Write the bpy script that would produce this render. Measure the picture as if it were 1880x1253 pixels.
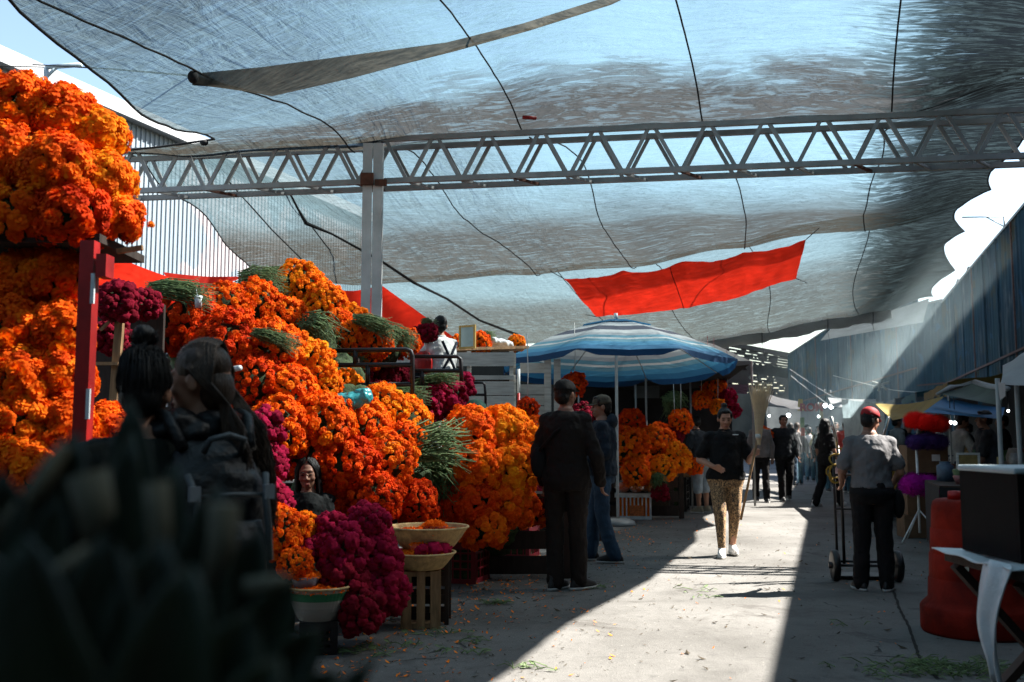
import bpy, bmesh, math, random
import numpy as np
from mathutils import Vector, Matrix, noise
R = math.radians
for o in list(bpy.data.objects): bpy.data.objects.remove(o)
SC = bpy.context.scene
COL = SC.collection
rnd = random.Random(7)

# ---------------- camera, sky, sun, exposure ----------------
CAMZ, PITCH, FPX = 1.25, math.atan(178/1828), 1828.0
cd = bpy.data.cameras.new('camera'); cam = bpy.data.objects.new('camera', cd); COL.objects.link(cam)
cam.location = (0, 0, CAMZ); cam.rotation_euler = (math.pi/2+PITCH, 0, 0)
cd.sensor_width = 36; cd.lens = 36*FPX/1880; cd.clip_end = 2000; cd.clip_start = .05
cd.dof.use_dof = True; cd.dof.focus_distance = 8.2; cd.dof.aperture_fstop = 3.5
SC.camera = cam
SUN_E, SUN_A = R(47), R(13.5)
sunv = Vector((math.cos(SUN_E)*math.cos(SUN_A), math.cos(SUN_E)*math.sin(SUN_A), math.sin(SUN_E)))
w = bpy.data.worlds.new('World'); SC.world = w; w.use_nodes = True
nt = w.node_tree; bg = nt.nodes['Background']
sk = nt.nodes.new('ShaderNodeTexSky'); sk.sky_type = 'NISHITA'; sk.sun_disc = False
sk.sun_elevation = SUN_E; sk.sun_rotation = math.pi/2-SUN_A; sk.air_density = 1.3; sk.dust_density = 1.0
nt.links.new(sk.outputs[0], bg.inputs[0]); bg.inputs[1].default_value = .044
sl = bpy.data.lights.new('sun', 'SUN'); sl.energy = 5; sl.angle = R(.5); sl.color = (1, .955, .89)
so = bpy.data.objects.new('sun', sl); COL.objects.link(so); so.rotation_euler = sunv.to_track_quat('Z', 'Y').to_euler(); so.location = (20, 5, 30)
vs = SC.view_settings; vs.view_transform = 'Standard'; vs.look = 'None'; vs.exposure = 2.7; vs.gamma = 1; vs.use_curve_mapping = False
SC.cycles.max_bounces = 10; SC.cycles.transparent_max_bounces = 16; SC.cycles.use_denoising = True
SC.cycles.volume_bounces = 0; SC.cycles.caustics_reflective = False; SC.cycles.caustics_refractive = False
SC.cycles.sample_clamp_indirect = 6; SC.cycles.volume_step_rate = 2

# ---------------- pixel -> world helpers (lens geometry of the survey of the place) ----------------
ct, st = math.cos(PITCH), math.sin(PITCH)
def ray(px, py):
    u = (px-940)/FPX; v = (626.5-py)/FPX
    return Vector((u, ct-v*st, st+v*ct))
def W(px, py, d):
    r = ray(px, py); s = d/r.y
    return Vector((r.x*s, d, CAMZ+r.z*s))
def G(px, py):
    r = ray(px, py); s = -CAMZ/r.z
    return Vector((r.x*s, r.y*s, 0))
def GX(px, d): return Vector(((px-940)/FPX*d/ct*1.0, d, 0))
QC, QS = .954, .3
def q_of(x, y): return QC*x-QS*y
def X_of(q, d): return (q+QS*d)/QC
STREET = math.atan2(QS, QC)          # street heading, to the right of +Y

# ---------------- mesh builder ----------------
class MB:
    def __init__(s): s.v = []; s.f = []; s.uv = None; s.tint = None
    def add(s, v, f):
        b = len(s.v); s.v += [tuple(p) for p in v]; s.f += [tuple(i+b for i in q) for q in f]; return s
    def box(s, c, d, rz=0, rot=None):
        c = Vector(c); h = [x/2 for x in d]
        M = rot if rot is not None else Matrix.Rotation(rz, 3, 'Z')
        v = [c+M@Vector((x*h[0], y*h[1], z*h[2])) for x in (-1, 1) for y in (-1, 1) for z in (-1, 1)]
        return s.add(v, [(0,1,3,2),(4,6,7,5),(0,4,5,1),(2,3,7,6),(0,2,6,4),(1,5,7,3)])
    def bar(s, p0, p1, a, b, up=(0, 0, 1)):
        p0, p1 = Vector(p0), Vector(p1); d = p1-p0; L = d.length
        z = d.normalized(); u = Vector(up)
        if abs(z.dot(u)) > .98: u = Vector((0, 1, 0))
        x = z.cross(u).normalized(); y = x.cross(z)
        M = Matrix((x, y, z)).transposed()
        return s.box((p0+p1)/2, (a, b, L), rot=M)
    def tube(s, pts, r, n=8, cap=True):
        P = [Vector(p) for p in pts]; m = len(P)
        if not hasattr(r, '__len__'): r = [r]*m
        t = (P[1]-P[0]).normalized(); ref = Vector((0, 0, 1)) if abs(t.z) < .9 else Vector((0, 1, 0))
        x = t.cross(ref).normalized(); V = []; 
        for i in range(m):
            t = (P[min(i+1, m-1)]-P[max(i-1, 0)])
            if t.length < 1e-9: t = Vector((0, 0, 1))
            t.normalize(); x = (x-t*x.dot(t))
            if x.length < 1e-6: x = t.orthogonal()
            x.normalize(); y = t.cross(x)
            for k in range(n):
                a = 2*math.pi*k/n; V.append(P[i]+(x*math.cos(a)+y*math.sin(a))*r[i])
        F = [(i*n+k, i*n+(k+1) % n, (i+1)*n+(k+1) % n, (i+1)*n+k) for i in range(m-1) for k in range(n)]
        if cap: F += [tuple(range(n-1, -1, -1)), tuple(range((m-1)*n, m*n))]
        return s.add(V, F)
    def capsule(s, p0, p1, r0, r1, n=12):
        p0, p1 = Vector(p0), Vector(p1); d = p1-p0
        if d.length < 1e-6: d = Vector((0, 0, 1e-4)); p1 = p0+d
        d.normalize(); pts = []; rs = []
        for a in (80, 55, 28): pts.append(p0-d*r0*math.sin(R(a))); rs.append(r0*math.cos(R(a)))
        pts += [p0, p1]; rs += [r0, r1]
        for a in (28, 55, 80): pts.append(p1+d*r1*math.sin(R(a))); rs.append(r1*math.cos(R(a)))
        return s.tube(pts, rs, n)
    def ell(s, c, r, rot=None, nu=18, nv=12):
        c = Vector(c); V = []; M = rot if rot is not None else Matrix.Identity(3)
        for j in range(1, nv):
            t = math.pi*j/nv
            for i in range(nu):
                a = 2*math.pi*i/nu
                V.append(c+M@Vector((r[0]*math.sin(t)*math.cos(a), r[1]*math.sin(t)*math.sin(a), r[2]*math.cos(t))))
        F = [(j*nu+i, (j+1)*nu+i, (j+1)*nu+(i+1) % nu, j*nu+(i+1) % nu) for j in range(nv-2) for i in range(nu)]
        F += [tuple(range(nu))[::1], tuple(range((nv-2)*nu+nu-1, (nv-2)*nu-1, -1))]
        return s.add(V, F)
    def loft(s, rings, n=20, M=None):
        V = []
        for (x, y, z, rx, ry) in rings:
            for k in range(n):
                a = 2*math.pi*k/n; V.append(Vector((x+rx*math.cos(a), y+ry*math.sin(a), z)))
        if M is not None: V = [M@p for p in V]
        m = len(rings)
        F = [(i*n+k, i*n+(k+1) % n, (i+1)*n+(k+1) % n, (i+1)*n+k) for i in range(m-1) for k in range(n)]
        F += [tuple(range(n-1, -1, -1)), tuple(range((m-1)*n, m*n))]
        return s.add(V, F)
    def lathe(s, prof, c=(0, 0, 0), n=28, wob=None):
        c = Vector(c); V = []; m = len(prof)
        for i, (r, z) in enumerate(prof):
            for k in range(n):
                a = 2*math.pi*k/n; q = r*(1+(wob(a, z) if wob else 0)); V.append(c+Vector((q*math.cos(a), q*math.sin(a), z)))
        F = [(i*n+k, i*n+(k+1) % n, (i+1)*n+(k+1) % n, (i+1)*n+k) for i in range(m-1) for k in range(n)]
        return s.add(V, F)
    def grid(s, fn, nu, nv, uvfn=None):
        V = [fn(i/nu, j/nv) for j in range(nv+1) for i in range(nu+1)]
        b = len(s.v)
        F = [(j*(nu+1)+i, j*(nu+1)+i+1, (j+1)*(nu+1)+i+1, (j+1)*(nu+1)+i) for j in range(nv) for i in range(nu)]
        if uvfn:
            if s.uv is None: s.uv = {}
            for j in range(nv+1):
                for i in range(nu+1): s.uv[b+j*(nu+1)+i] = uvfn(i/nu, j/nv)
        return s.add(V, F)
    def mesh(s, name, smooth=True):
        me = bpy.data.meshes.new(name); me.from_pydata(s.v, [], s.f)
        if smooth: me.polygons.foreach_set('use_smooth', [True]*len(me.polygons))
        if s.uv:
            l = me.uv_layers.new(name='UVMap')
            for lp in me.loops: l.data[lp.index].uv = s.uv.get(lp.vertex_index, (0, 0))
        if s.tint is not None:
            a = me.attributes.new('tint', 'FLOAT', 'POINT'); a.data.foreach_set('value', s.tint)
        me.update(); return me
    def build(s, name, mat, parent=None, loc=None, smooth=True, local=False):
        """vertices are world coordinates unless local; the object's origin goes to loc or to the parent's base"""
        off = Vector(loc) if loc is not None else (Vector(parent.location) if (parent is not None and not local) else Vector((0, 0, 0)))
        if parent is not None and not local and parent.parent is not None: off = off+parent.parent.location
        if not local: s.v = [tuple(Vector(p)-off) for p in s.v]
        o = bpy.data.objects.new(name, s.mesh(name, smooth)); COL.objects.link(o)
        if mat is not None: o.data.materials.append(mat)
        if parent is not None: o.parent = parent
        elif loc is not None or local: o.location = off if loc is not None else (0, 0, 0)
        return o
def tag(o, label, cat=None, group=None, kind=None):
    if label: o['label'] = label
    if cat: o['category'] = cat
    if group: o['group'] = group
    if kind: o['kind'] = kind
    return o
def thing(name, label, cat, loc=(0, 0, 0), rz=0, group=None):
    o = bpy.data.objects.new(name, None); o.empty_display_size = .1; COL.objects.link(o)
    o.location = loc; o.rotation_euler = (0, 0, rz); return tag(o, label, cat, group)
def struct(o): o['kind'] = 'structure'; return o
def bevel(o, w=.006, n=2):
    m = o.modifiers.new('bevel', 'BEVEL'); m.width = w; m.segments = n; m.limit_method = 'ANGLE'; return o

# ---------------- node helpers / materials ----------------
def new_mat(name):
    m = bpy.data.materials.new(name); m.use_nodes = True; t = m.node_tree
    for n in list(t.nodes): t.nodes.remove(n)
    return m, t, t.nodes.new('ShaderNodeOutputMaterial')
def N(t, typ, ins=None, **props):
    n = t.nodes.new(typ)
    for k, v in props.items(): setattr(n, k, v)
    for k, v in (ins or {}).items():
        if hasattr(v, 'is_output') and v.is_output: t.links.new(v, n.inputs[k])
        else: n.inputs[k].default_value = v
    return n
def c4(c): return (c[0], c[1], c[2], 1)
def ramp(t, fac, stops):
    n = t.nodes.new('ShaderNodeValToRGB'); t.links.new(fac, n.inputs[0]); e = n.color_ramp.elements
    while len(e) < len(stops): e.new(.5)
    for i, (p, c) in enumerate(stops): e[i].position = p; e[i].color = c4(c) if len(c) == 3 else c
    return n.outputs[0]
def mixc(t, f, a, b, bt='MIX'):
    n = t.nodes.new('ShaderNodeMix'); n.data_type = 'RGBA'; n.blend_type = bt
    for s, v in ((0, f), (6, a), (7, b)):
        if hasattr(v, 'is_output'): t.links.new(v, n.inputs[s])
        else: n.inputs[s].default_value = v if s == 0 else c4(v)
    return n.outputs[2]
def math_(t, op, a, b=0., clamp=False):
    n = t.nodes.new('ShaderNodeMath'); n.operation = op; n.use_clamp = clamp
    for s, v in ((0, a), (1, b)):
        if hasattr(v, 'is_output'): t.links.new(v, n.inputs[s])
        else: n.inputs[s].default_value = v
    return n.outputs[0]
def noise_(t, vec, scale, detail=4, rough=.55, sc=None, dist=0):
    if sc is not None: vec = N(t, 'ShaderNodeMapping', {'Vector': vec, 'Scale': sc}).outputs[0]
    return N(t, 'ShaderNodeTexNoise', {'Vector': vec, 'Scale': scale, 'Detail': detail, 'Roughness': rough, 'Distortion': dist}).outputs['Fac']
def sstep(t, v, a, b):
    n = N(t, 'ShaderNodeMapRange', {'Value': v, 'From Min': a, 'From Max': b}, interpolation_type='SMOOTHSTEP'); return n.outputs[0]
def pm(name, col, rough=.7, var=.25, scale=6, bump=.15, bscale=40, metal=0, spec=.35, col2=None, sc=None, coat=0, transl=None, alpha=None):
    m, t, out = new_mat(name); tc = N(t, 'ShaderNodeTexCoord').outputs['Object']
    n1 = noise_(t, tc, scale, 6, .6, sc)
    dark = tuple(x*(1-var) for x in col) if col2 is None else col2
    lite = tuple(min(1, x*(1+var*.6)) for x in col)
    c = ramp(t, n1, [(.3, dark), (.7, lite)])
    b = N(t, 'ShaderNodeBsdfPrincipled', {'Base Color': c, 'Roughness': rough, 'Metallic': metal, 'Specular IOR Level': spec, 'Coat Weight': coat})
    if alpha is not None: b.inputs['Alpha'].default_value = alpha
    if bump:
        n2 = noise_(t, tc, bscale, 5, .6, sc)
        bn = N(t, 'ShaderNodeBump', {'Height': n2, 'Strength': bump, 'Distance': .02}); t.links.new(bn.outputs[0], b.inputs['Normal'])
    sh = b.outputs[0]
    if transl:
        tr = N(t, 'ShaderNodeBsdfTranslucent', {'Color': c}); sh = N(t, 'ShaderNodeMixShader', {0: transl, 1: sh, 2: tr.outputs[0]}).outputs[0]
    t.links.new(sh, out.inputs[0]); return m
M = {}
M['white_steel'] = pm('painted steel', (.25, .255, .25), .5, .3, 3, .05, 30, 0, .4)
M['post'] = pm('pale grey post paint', (.46, .46, .44), .5, .25, 3, .05, 30, 0, .4)
M['rust'] = pm('rusty steel', (.10, .035, .018), .85, .5, 12, .3)
M['black_steel'] = pm('black tube', (.012, .010, .010), .45, .3, 10, .05)
M['rope'] = pm('black rope', (.008, .008, .008), .9, .3, 30, 0)
M['white_rope'] = pm('white twine', (.5, .5, .47), .9, .2, 30, 0)
M['wood'] = pm('pale wood', (.30, .17, .08), .75, .45, 5, .2, 30, sc=(6, 6, 1))
M['wood_dark'] = pm('dark wood', (.035, .022, .016), .85, .4, 5, .2, 30, sc=(6, 6, 1))
M['white_wood'] = pm('whitewashed wood', (.42, .41, .38), .8, .3, 4, .2, 30, sc=(1, 1, 8))
M['red_paint'] = pm('red paint', (.33, .010, .008), .45, .35, 8, .08)
M['white_paint'] = pm('white paint', (.6, .62, .62), .5, .2, 12, .05)
M['red_cloth'] = pm('red canvas', (.85, .03, .012), .8, .18, 2, .2, 14, transl=.6)
M['black_plastic'] = pm('black plastic', (.004, .004, .0045), .4, .3, 10, .05, spec=.4)
M['red_crate'] = pm('maroon plastic', (.16, .008, .014), .45, .3, 9, .05)
M['green_stem'] = pm('green stems', (.15, .22, .085), .7, .6, 14, .1, transl=.25)
M['leaf'] = pm('leaf green', (.075, .15, .060), .65, .65, 14, .1, transl=.3)
M['palm'] = pm('dark palm', (.0055, .016, .004), .5, .6, 8, .1, spec=.3, transl=.2)
M['palm_cut'] = pm('pale palm stalk', (.10, .095, .065), .8, .4, 8, .1)
M['basket'] = pm('straw weave', (.50, .34, .15), .8, .4, 24, .3, 60)
M['bulb'] = None

# ---------------- ground ----------------
def ground_mat():
    m, t, out = new_mat('worn asphalt'); tc = N(t, 'ShaderNodeTexCoord').outputs['Object']
    n1 = noise_(t, tc, .6, 6, .65); n2 = noise_(t, tc, 9, 6, .7); n3 = noise_(t, tc, 160, 3, .6)
    c = ramp(t, n1, [(.28, (.080, .076, .068)), (.5, (.160, .154, .143)), (.75, (.235, .228, .214))])
    c = mixc(t, math_(t, 'MULTIPLY', sstep(t, n2, .5, .75), .5), c, (.065, .062, .058))
    c = mixc(t, .75, c, ramp(t, n3, [(.3, (.12, .12, .12)), (.7, (.42, .41, .40))]), 'OVERLAY')
    wv = N(t, 'ShaderNodeVectorMath', {0: tc, 1: N(t, 'ShaderNodeVectorMath', {0: N(t, 'ShaderNodeTexNoise', {'Vector': tc, 'Scale': 1.6, 'Detail': 5}).outputs['Color'], 'Scale': .9}, operation='SCALE').outputs[0]}, operation='ADD').outputs[0]
    vo = N(t, 'ShaderNodeTexVoronoi', {'Vector': wv, 'Scale': .28}, feature='DISTANCE_TO_EDGE').outputs['Distance']
    crack = math_(t, 'MULTIPLY', math_(t, 'SUBTRACT', 1., sstep(t, vo, .001, .0045)), sstep(t, n1, .52, .58))
    c = mixc(t, crack, c, (.03, .028, .025))
    st_ = sstep(t, noise_(t, tc, 1.7, 5, .65, dist=.6), .56, .66)
    c = mixc(t, math_(t, 'MULTIPLY', st_, .75), c, (.055, .050, .044))
    sp_ = sstep(t, noise_(t, tc, 38, 3, .5), .66, .72); c = mixc(t, math_(t, 'MULTIPLY', sp_, .8), c, (.03, .026, .02))
    sp2 = sstep(t, noise_(t, N(t, 'ShaderNodeMapping', {'Vector': tc, 'Location': (3, 7, 0)}).outputs[0], 55, 2, .5), .70, .74); c = mixc(t, math_(t, 'MULTIPLY', sp2, .6), c, (.32, .30, .26))
    b = N(t, 'ShaderNodeBsdfPrincipled', {'Base Color': c, 'Roughness': .82, 'Specular IOR Level': .3})
    h = math_(t, 'SUBTRACT', math_(t, 'ADD', math_(t, 'MULTIPLY', n3, .35), math_(t, 'MULTIPLY', n2, .8)), math_(t, 'MULTIPLY', crack, 1.5))
    bn = N(t, 'ShaderNodeBump', {'Height': h, 'Strength': .8, 'Distance': .015}); t.links.new(bn.outputs[0], b.inputs['Normal'])
    t.links.new(b.outputs[0], out.inputs[0]); return m
struct(MB().grid(lambda u, v: Vector((-120+240*u, -60+320*v, 0)), 4, 4).build('ground', ground_mat()))

# ---------------- right boundary wall (painted corrugated sheet) ----------------
def wall_mat():
    m, t, out = new_mat('peeling blue mural'); tc = N(t, 'ShaderNodeTexCoord').outputs['UV']
    pl = N(t, 'ShaderNodeMapping', {'Vector': tc, 'Scale': (1, .12, 1)}).outputs[0]
    n1 = noise_(t, pl, 1.6, 6, .65); n2 = noise_(t, pl, 6, 6, .7); n3 = noise_(t, tc, .42, 4, .6, dist=.8)
    c = ramp(t, n3, [(.3, (.003, .016, .028)), (.45, (.007, .032, .048)), (.58, (.011, .042, .054)), (.7, (.018, .034, .030))])
    c = mixc(t, math_(t, 'MULTIPLY', sstep(t, n1, .50, .60), sstep(t, noise_(t, tc, .5, 3, .6), .45, .6)), c, (.12, .135, .135))
    c = mixc(t, math_(t, 'MULTIPLY', sstep(t, n2, .52, .62), .7), c, (.003, .008, .012))
    n4 = noise_(t, tc, .55, 4, .6, dist=1.2)
    c = mixc(t, math_(t, 'MULTIPLY', sstep(t, n4, .58, .64), .7), c, (.05, .038, .012))
    n5 = noise_(t, tc, .8, 3, .6, dist=1.5)
    c = mixc(t, math_(t, 'MULTIPLY', sstep(t, n5, .62, .66), .8), c, (.012, .06, .11))
    b = N(t, 'ShaderNodeBsdfPrincipled', {'Base Color': c, 'Roughness': .85, 'Specular IOR Level': .08})
    wv = N(t, 'ShaderNodeTexWave', {'Vector': N(t, 'ShaderNodeMapping', {'Vector': tc, 'Scale': (1, 0, 0)}).outputs[0], 'Scale': 1.5}, wave_type='BANDS').outputs['Fac']
    bn = N(t, 'ShaderNodeBump', {'Height': math_(t, 'ADD', wv, math_(t, 'MULTIPLY', n2, .4)), 'Strength': .25, 'Distance': .03}); t.links.new(bn.outputs[0], b.inputs['Normal'])
    t.links.new(b.outputs[0], out.inputs[0]); return m
M['wall'] = wall_mat()
def wall_run(name, a, b, h, label, mat, seam=True, nseg=60, thick=.12, cat='wall', h2=None):
    h2 = h if h2 is None else h2
    a = Vector((a[0], a[1], 0)); b = Vector((b[0], b[1], 0)); L = (b-a).length; d = (b-a)/L; nrm = Vector((d.y, -d.x, 0))
    o = thing(name, label, cat, a)
    mb = MB(); amp = .018
    def f(u, v):
        s = u*L
        return a+d*s+nrm*(amp*math.sin(s*2*math.pi/.36))+Vector((0, 0, (h+(h2-h)*u)*v))
    mb.grid(f, int(L/.06), 2, lambda u, v: (u*L, v*h))
    mb.grid(lambda u, v: f(1-u, v)+nrm*thick, int(L/.5), 1, lambda u, v: (u*L, v*h))
    mb.build('panel', mat, o)
    if cat == 'wall':
        sd = -1 if (a+nrm).x > (a-nrm).x else 1
        for i in range(1, int(L/2.1)):
            c = a+d*(i*2.1+.15*math.sin(i*3.1))+nrm*sd*.035; hh = h+(h2-h)*i*2.1/L; MB().box(c+Vector((0, 0, hh/2)), (.07, .03, hh-.02), math.atan2(d.y, d.x)).build('joint_strip', M['rust'] if i % 3 == 1 else mat, o, smooth=False)
        MB().bar(a+nrm*sd*.045+Vector((0, 0, h*.52)), b+nrm*sd*.045+Vector((0, 0, h2*.52)), .04, .05).build('rail', M['rust'], o, smooth=False)
    MB().bar(a+nrm*thick/2+Vector((0, 0, h+.03)), b+nrm*thick/2+Vector((0, 0, h2+.03)), thick+.06, .06).build('coping', M['black_steel'], o, smooth=False)
    return o
HW = 6.0
def wq(d, q=4.03): return (X_of(q, d), d)
wall_run('boundary_wall', wq(-4), wq(19.5), 5.35, 'lower blue corrugated wall nearest the camera behind the white awning', M['wall'])  # unseen near stretch, made lower so the sunlit strip keeps its width
wall_run('boundary_wall', wq(19.56), wq(35), HW, 'tall blue corrugated wall with peeling paint along the right side of the street', M['wall'])
wall_run('boundary_wall', (X_of(4.03, 35)+.02, 35.05), (14.95, 36.6), 6.1, 'short piece of blue wall where the street turns', M['wall'])
wall_run('boundary_wall', (14.96, 36.65), (16.1, 58), 7.35, h2=6.05, label='far turn of the blue mural wall at the end of the street', mat=M['wall'])

# ---------------- left warehouse of white corrugated sheet ----------------
def shed_mat():
    m, t, out = new_mat('white corrugated mural'); tc = N(t, 'ShaderNodeTexCoord').outputs['UV']
    n = noise_(t, tc, .35, 3, .5, dist=1.0)
    c = mixc(t, sstep(t, n, .55, .57), (.12, .15, .175), (.21, .185, .19))
    n = noise_(t, tc, .22, 3, .5, dist=1.0)
    c = mixc(t, sstep(t, n, .62, .64), c, (.09, .13, .18))
    b = N(t, 'ShaderNodeBsdfPrincipled', {'Base Color': c, 'Roughness': .5})
    t.links.new(b.outputs[0], out.inputs[0]); return m
sa, sb = W(-60, 96, 19.5), W(340, 258, 25.9)
dirv = Vector((sb.x-sa.x, sb.y-sa.y, 0)).normalized(); sh_end = sa+dirv*34
shed = thing('warehouse', 'white corrugated metal warehouse with faint pale mural behind the flower stalls', 'building', (sa.x, sa.y, 0))
mb = MB(); Ls = 27.0; s0 = Vector((sa.x, sa.y, 0))-dirv*10
nr = Vector((-dirv.y, dirv.x, 0)); HS = sa.z
def shp(u, v):
    s = u*Ls; ph = (s/.17) % 1
    k = .012 if .18 < ph < .88 else -.02
    return s0+dirv*s+nr*k+Vector((0, 0, HS*v))
mb.grid(shp, 1900, 1, lambda u, v: (u*Ls, v*HS))
mb.box(s0+dirv*Ls/2+nr*4.2+Vector((0, 0, HS/2-.05)), (Ls, 8, HS-.1), math.atan2(dirv.y, dirv.x))
mb.build('wall', shed_mat(), shed, smooth=False)
MB().bar(s0-nr*.1+Vector((0, 0, HS+.15)), s0+dirv*Ls-nr*.1+Vector((0, 0, HS+.15)), .35, .34).build('gutter', pm('white gutter', (.24, .25, .26), .5, .08, 2, 0), shed, smooth=False)
br = thing('wall_bracket', 'thin steel lamp bracket rising above the warehouse roof edge', 'bracket', W(85, 150, 19.2))
mb = MB(); mb.tube([W(85, 160, 19.2), W(85, 124, 19.2)], .05); mb.tube([W(85, 124, 19.2), W(150, 119, 19.2)], .05); mb.tube([W(85, 142, 19.2), W(105, 123, 19.2)], .035)
mb.build('arm', pm('grey steel', (.25, .32, .36), .5), br)
wire = tag(MB().tube([W(-40, 121, 19), W(20, 122, 19), W(85, 124, 19.2)], .012, 5).build('overhead_wire', M['rope'], loc=W(-40, 121, 19)), 'thin wire running to the lamp bracket above the warehouse', 'wire')

# ---------------- canopy ----------------
PZ = [(-5, 5.0), (2, 5.2), (6, 5.45), (8.2, 5.5), (9.5, 5.42), (10.3, 5.30), (11.2, 5.06), (11.52, 4.885), (11.9, 4.885), (13.2, 5.16), (14.6, 5.06), (15.5, 4.80), (16.2, 4.72), (17.5, 4.64), (18.7, 4.46), (19.2, 4.38), (19.8, 4.56), (21, 4.76), (23, 4.68), (25.5, 4.25), (28, 3.88), (30, 3.8), (36, 3.8)]
PXs = np.array([p[0] for p in PZ]); PYs = np.array([p[1] for p in PZ])
_sl = np.gradient(PYs, PXs)
def zprof(d):
    i = int(min(max(np.searchsorted(PXs, d)-1, 0), len(PZ)-2)); h = PXs[i+1]-PXs[i]; u = (d-PXs[i])/h
    return (2*u**3-3*u*u+1)*PYs[i]+(u**3-2*u*u+u)*h*_sl[i]+(-2*u**3+3*u*u)*PYs[i+1]+(u**3-u*u)*h*_sl[i+1]
def ss(x, a, b):
    u = min(1, max(0, (x-a)/(b-a))); return u*u*(3-2*u)
QR0 = -5.35; QSP = 2.05
def dj(x): return 11.70-.1515*(x+1)                        # the joint of the two cloths lies on the beam
def ecoord(x, d): return d+.45*ss(d, 14.5, 18)*x+.1515*(min(x, 3.2)+.3*max(0, x-3.2)+1)*ss(d, 8.2, 11)*(1-ss(d, 12.8, 14.8))          # folds turn square to the street further out
def zc(x, d):
    q = q_of(x, d); z = zprof(ecoord(x, d))
    if d < 12.5:
        a = np.interp(d, [-5, 5, 7, 9.05, 10.6, 11.5, 12.5], [.9, 1.1, 1.15, .95, .5, .22, .0])
        z -= a*min(1.5, max(0, (-2.5-q)/3))**1.4
    if d > 13:
        z += .25*ss(-5.5+3-x, 0, 3)*ss(d, 13, 15)+.15*max(0, min(q+3, 5))*ss(d, 14.5, 18)*(1-ss(q, .8, 2.5))
        z += .22*ss(-q, 4, 8)*ss(d, 21, 27)
    zr = 5.2-.45*ss(d, 20, 25)
    if q > .8: z = z+(zr-z)*ss(q, .8, 2.5)*(.35+.65*ss(d, 8.2, 10.4))
    f = (q-QR0)/QSP
    z += (.05+.0*ss(d, 12, 13))*abs(math.sin(math.pi*f))
    z += .03*noise.noise((q*1.1, d*1.1, 3))+.018*noise.noise((q*1.0, ecoord(x, d)*4, 8))
    return z
def right_edge(d):
    if d < 4.7: return X_of(4.0, d)  # unseen edge widened here to shade the palm leaves
    if d < 5.2: return X_of(4.0-(d-4.7)/.5*1.4, d)
    sc = abs(math.sin(math.pi*(d-15.6)/3.3))
    return X_of(2.62-.34*sc*ss(d, 13, 16)+.25*ss(d, 18, 22)+.15*ss(d, 24, 29), d)
def left_near(d):
    if d < 11.5: return -3.55-.04*math.sin(d*2)
    return -3.55-1.6*(d-11.5)/.6
def left_far(d): return -5.5-.06*math.sin(d*1.7)-max(0, d-22)*.5
def hit_canopy(px, py, near=None):
    r = ray(px, py); d = 6.0 if near is None else near
    while d < 31:
        s = d/r.y
        if CAMZ+r.z*s > zc(r.x*s, d): break
        d += .02
    s = d/r.y; return Vector((r.x*s, d, CAMZ+r.z*s))

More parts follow.
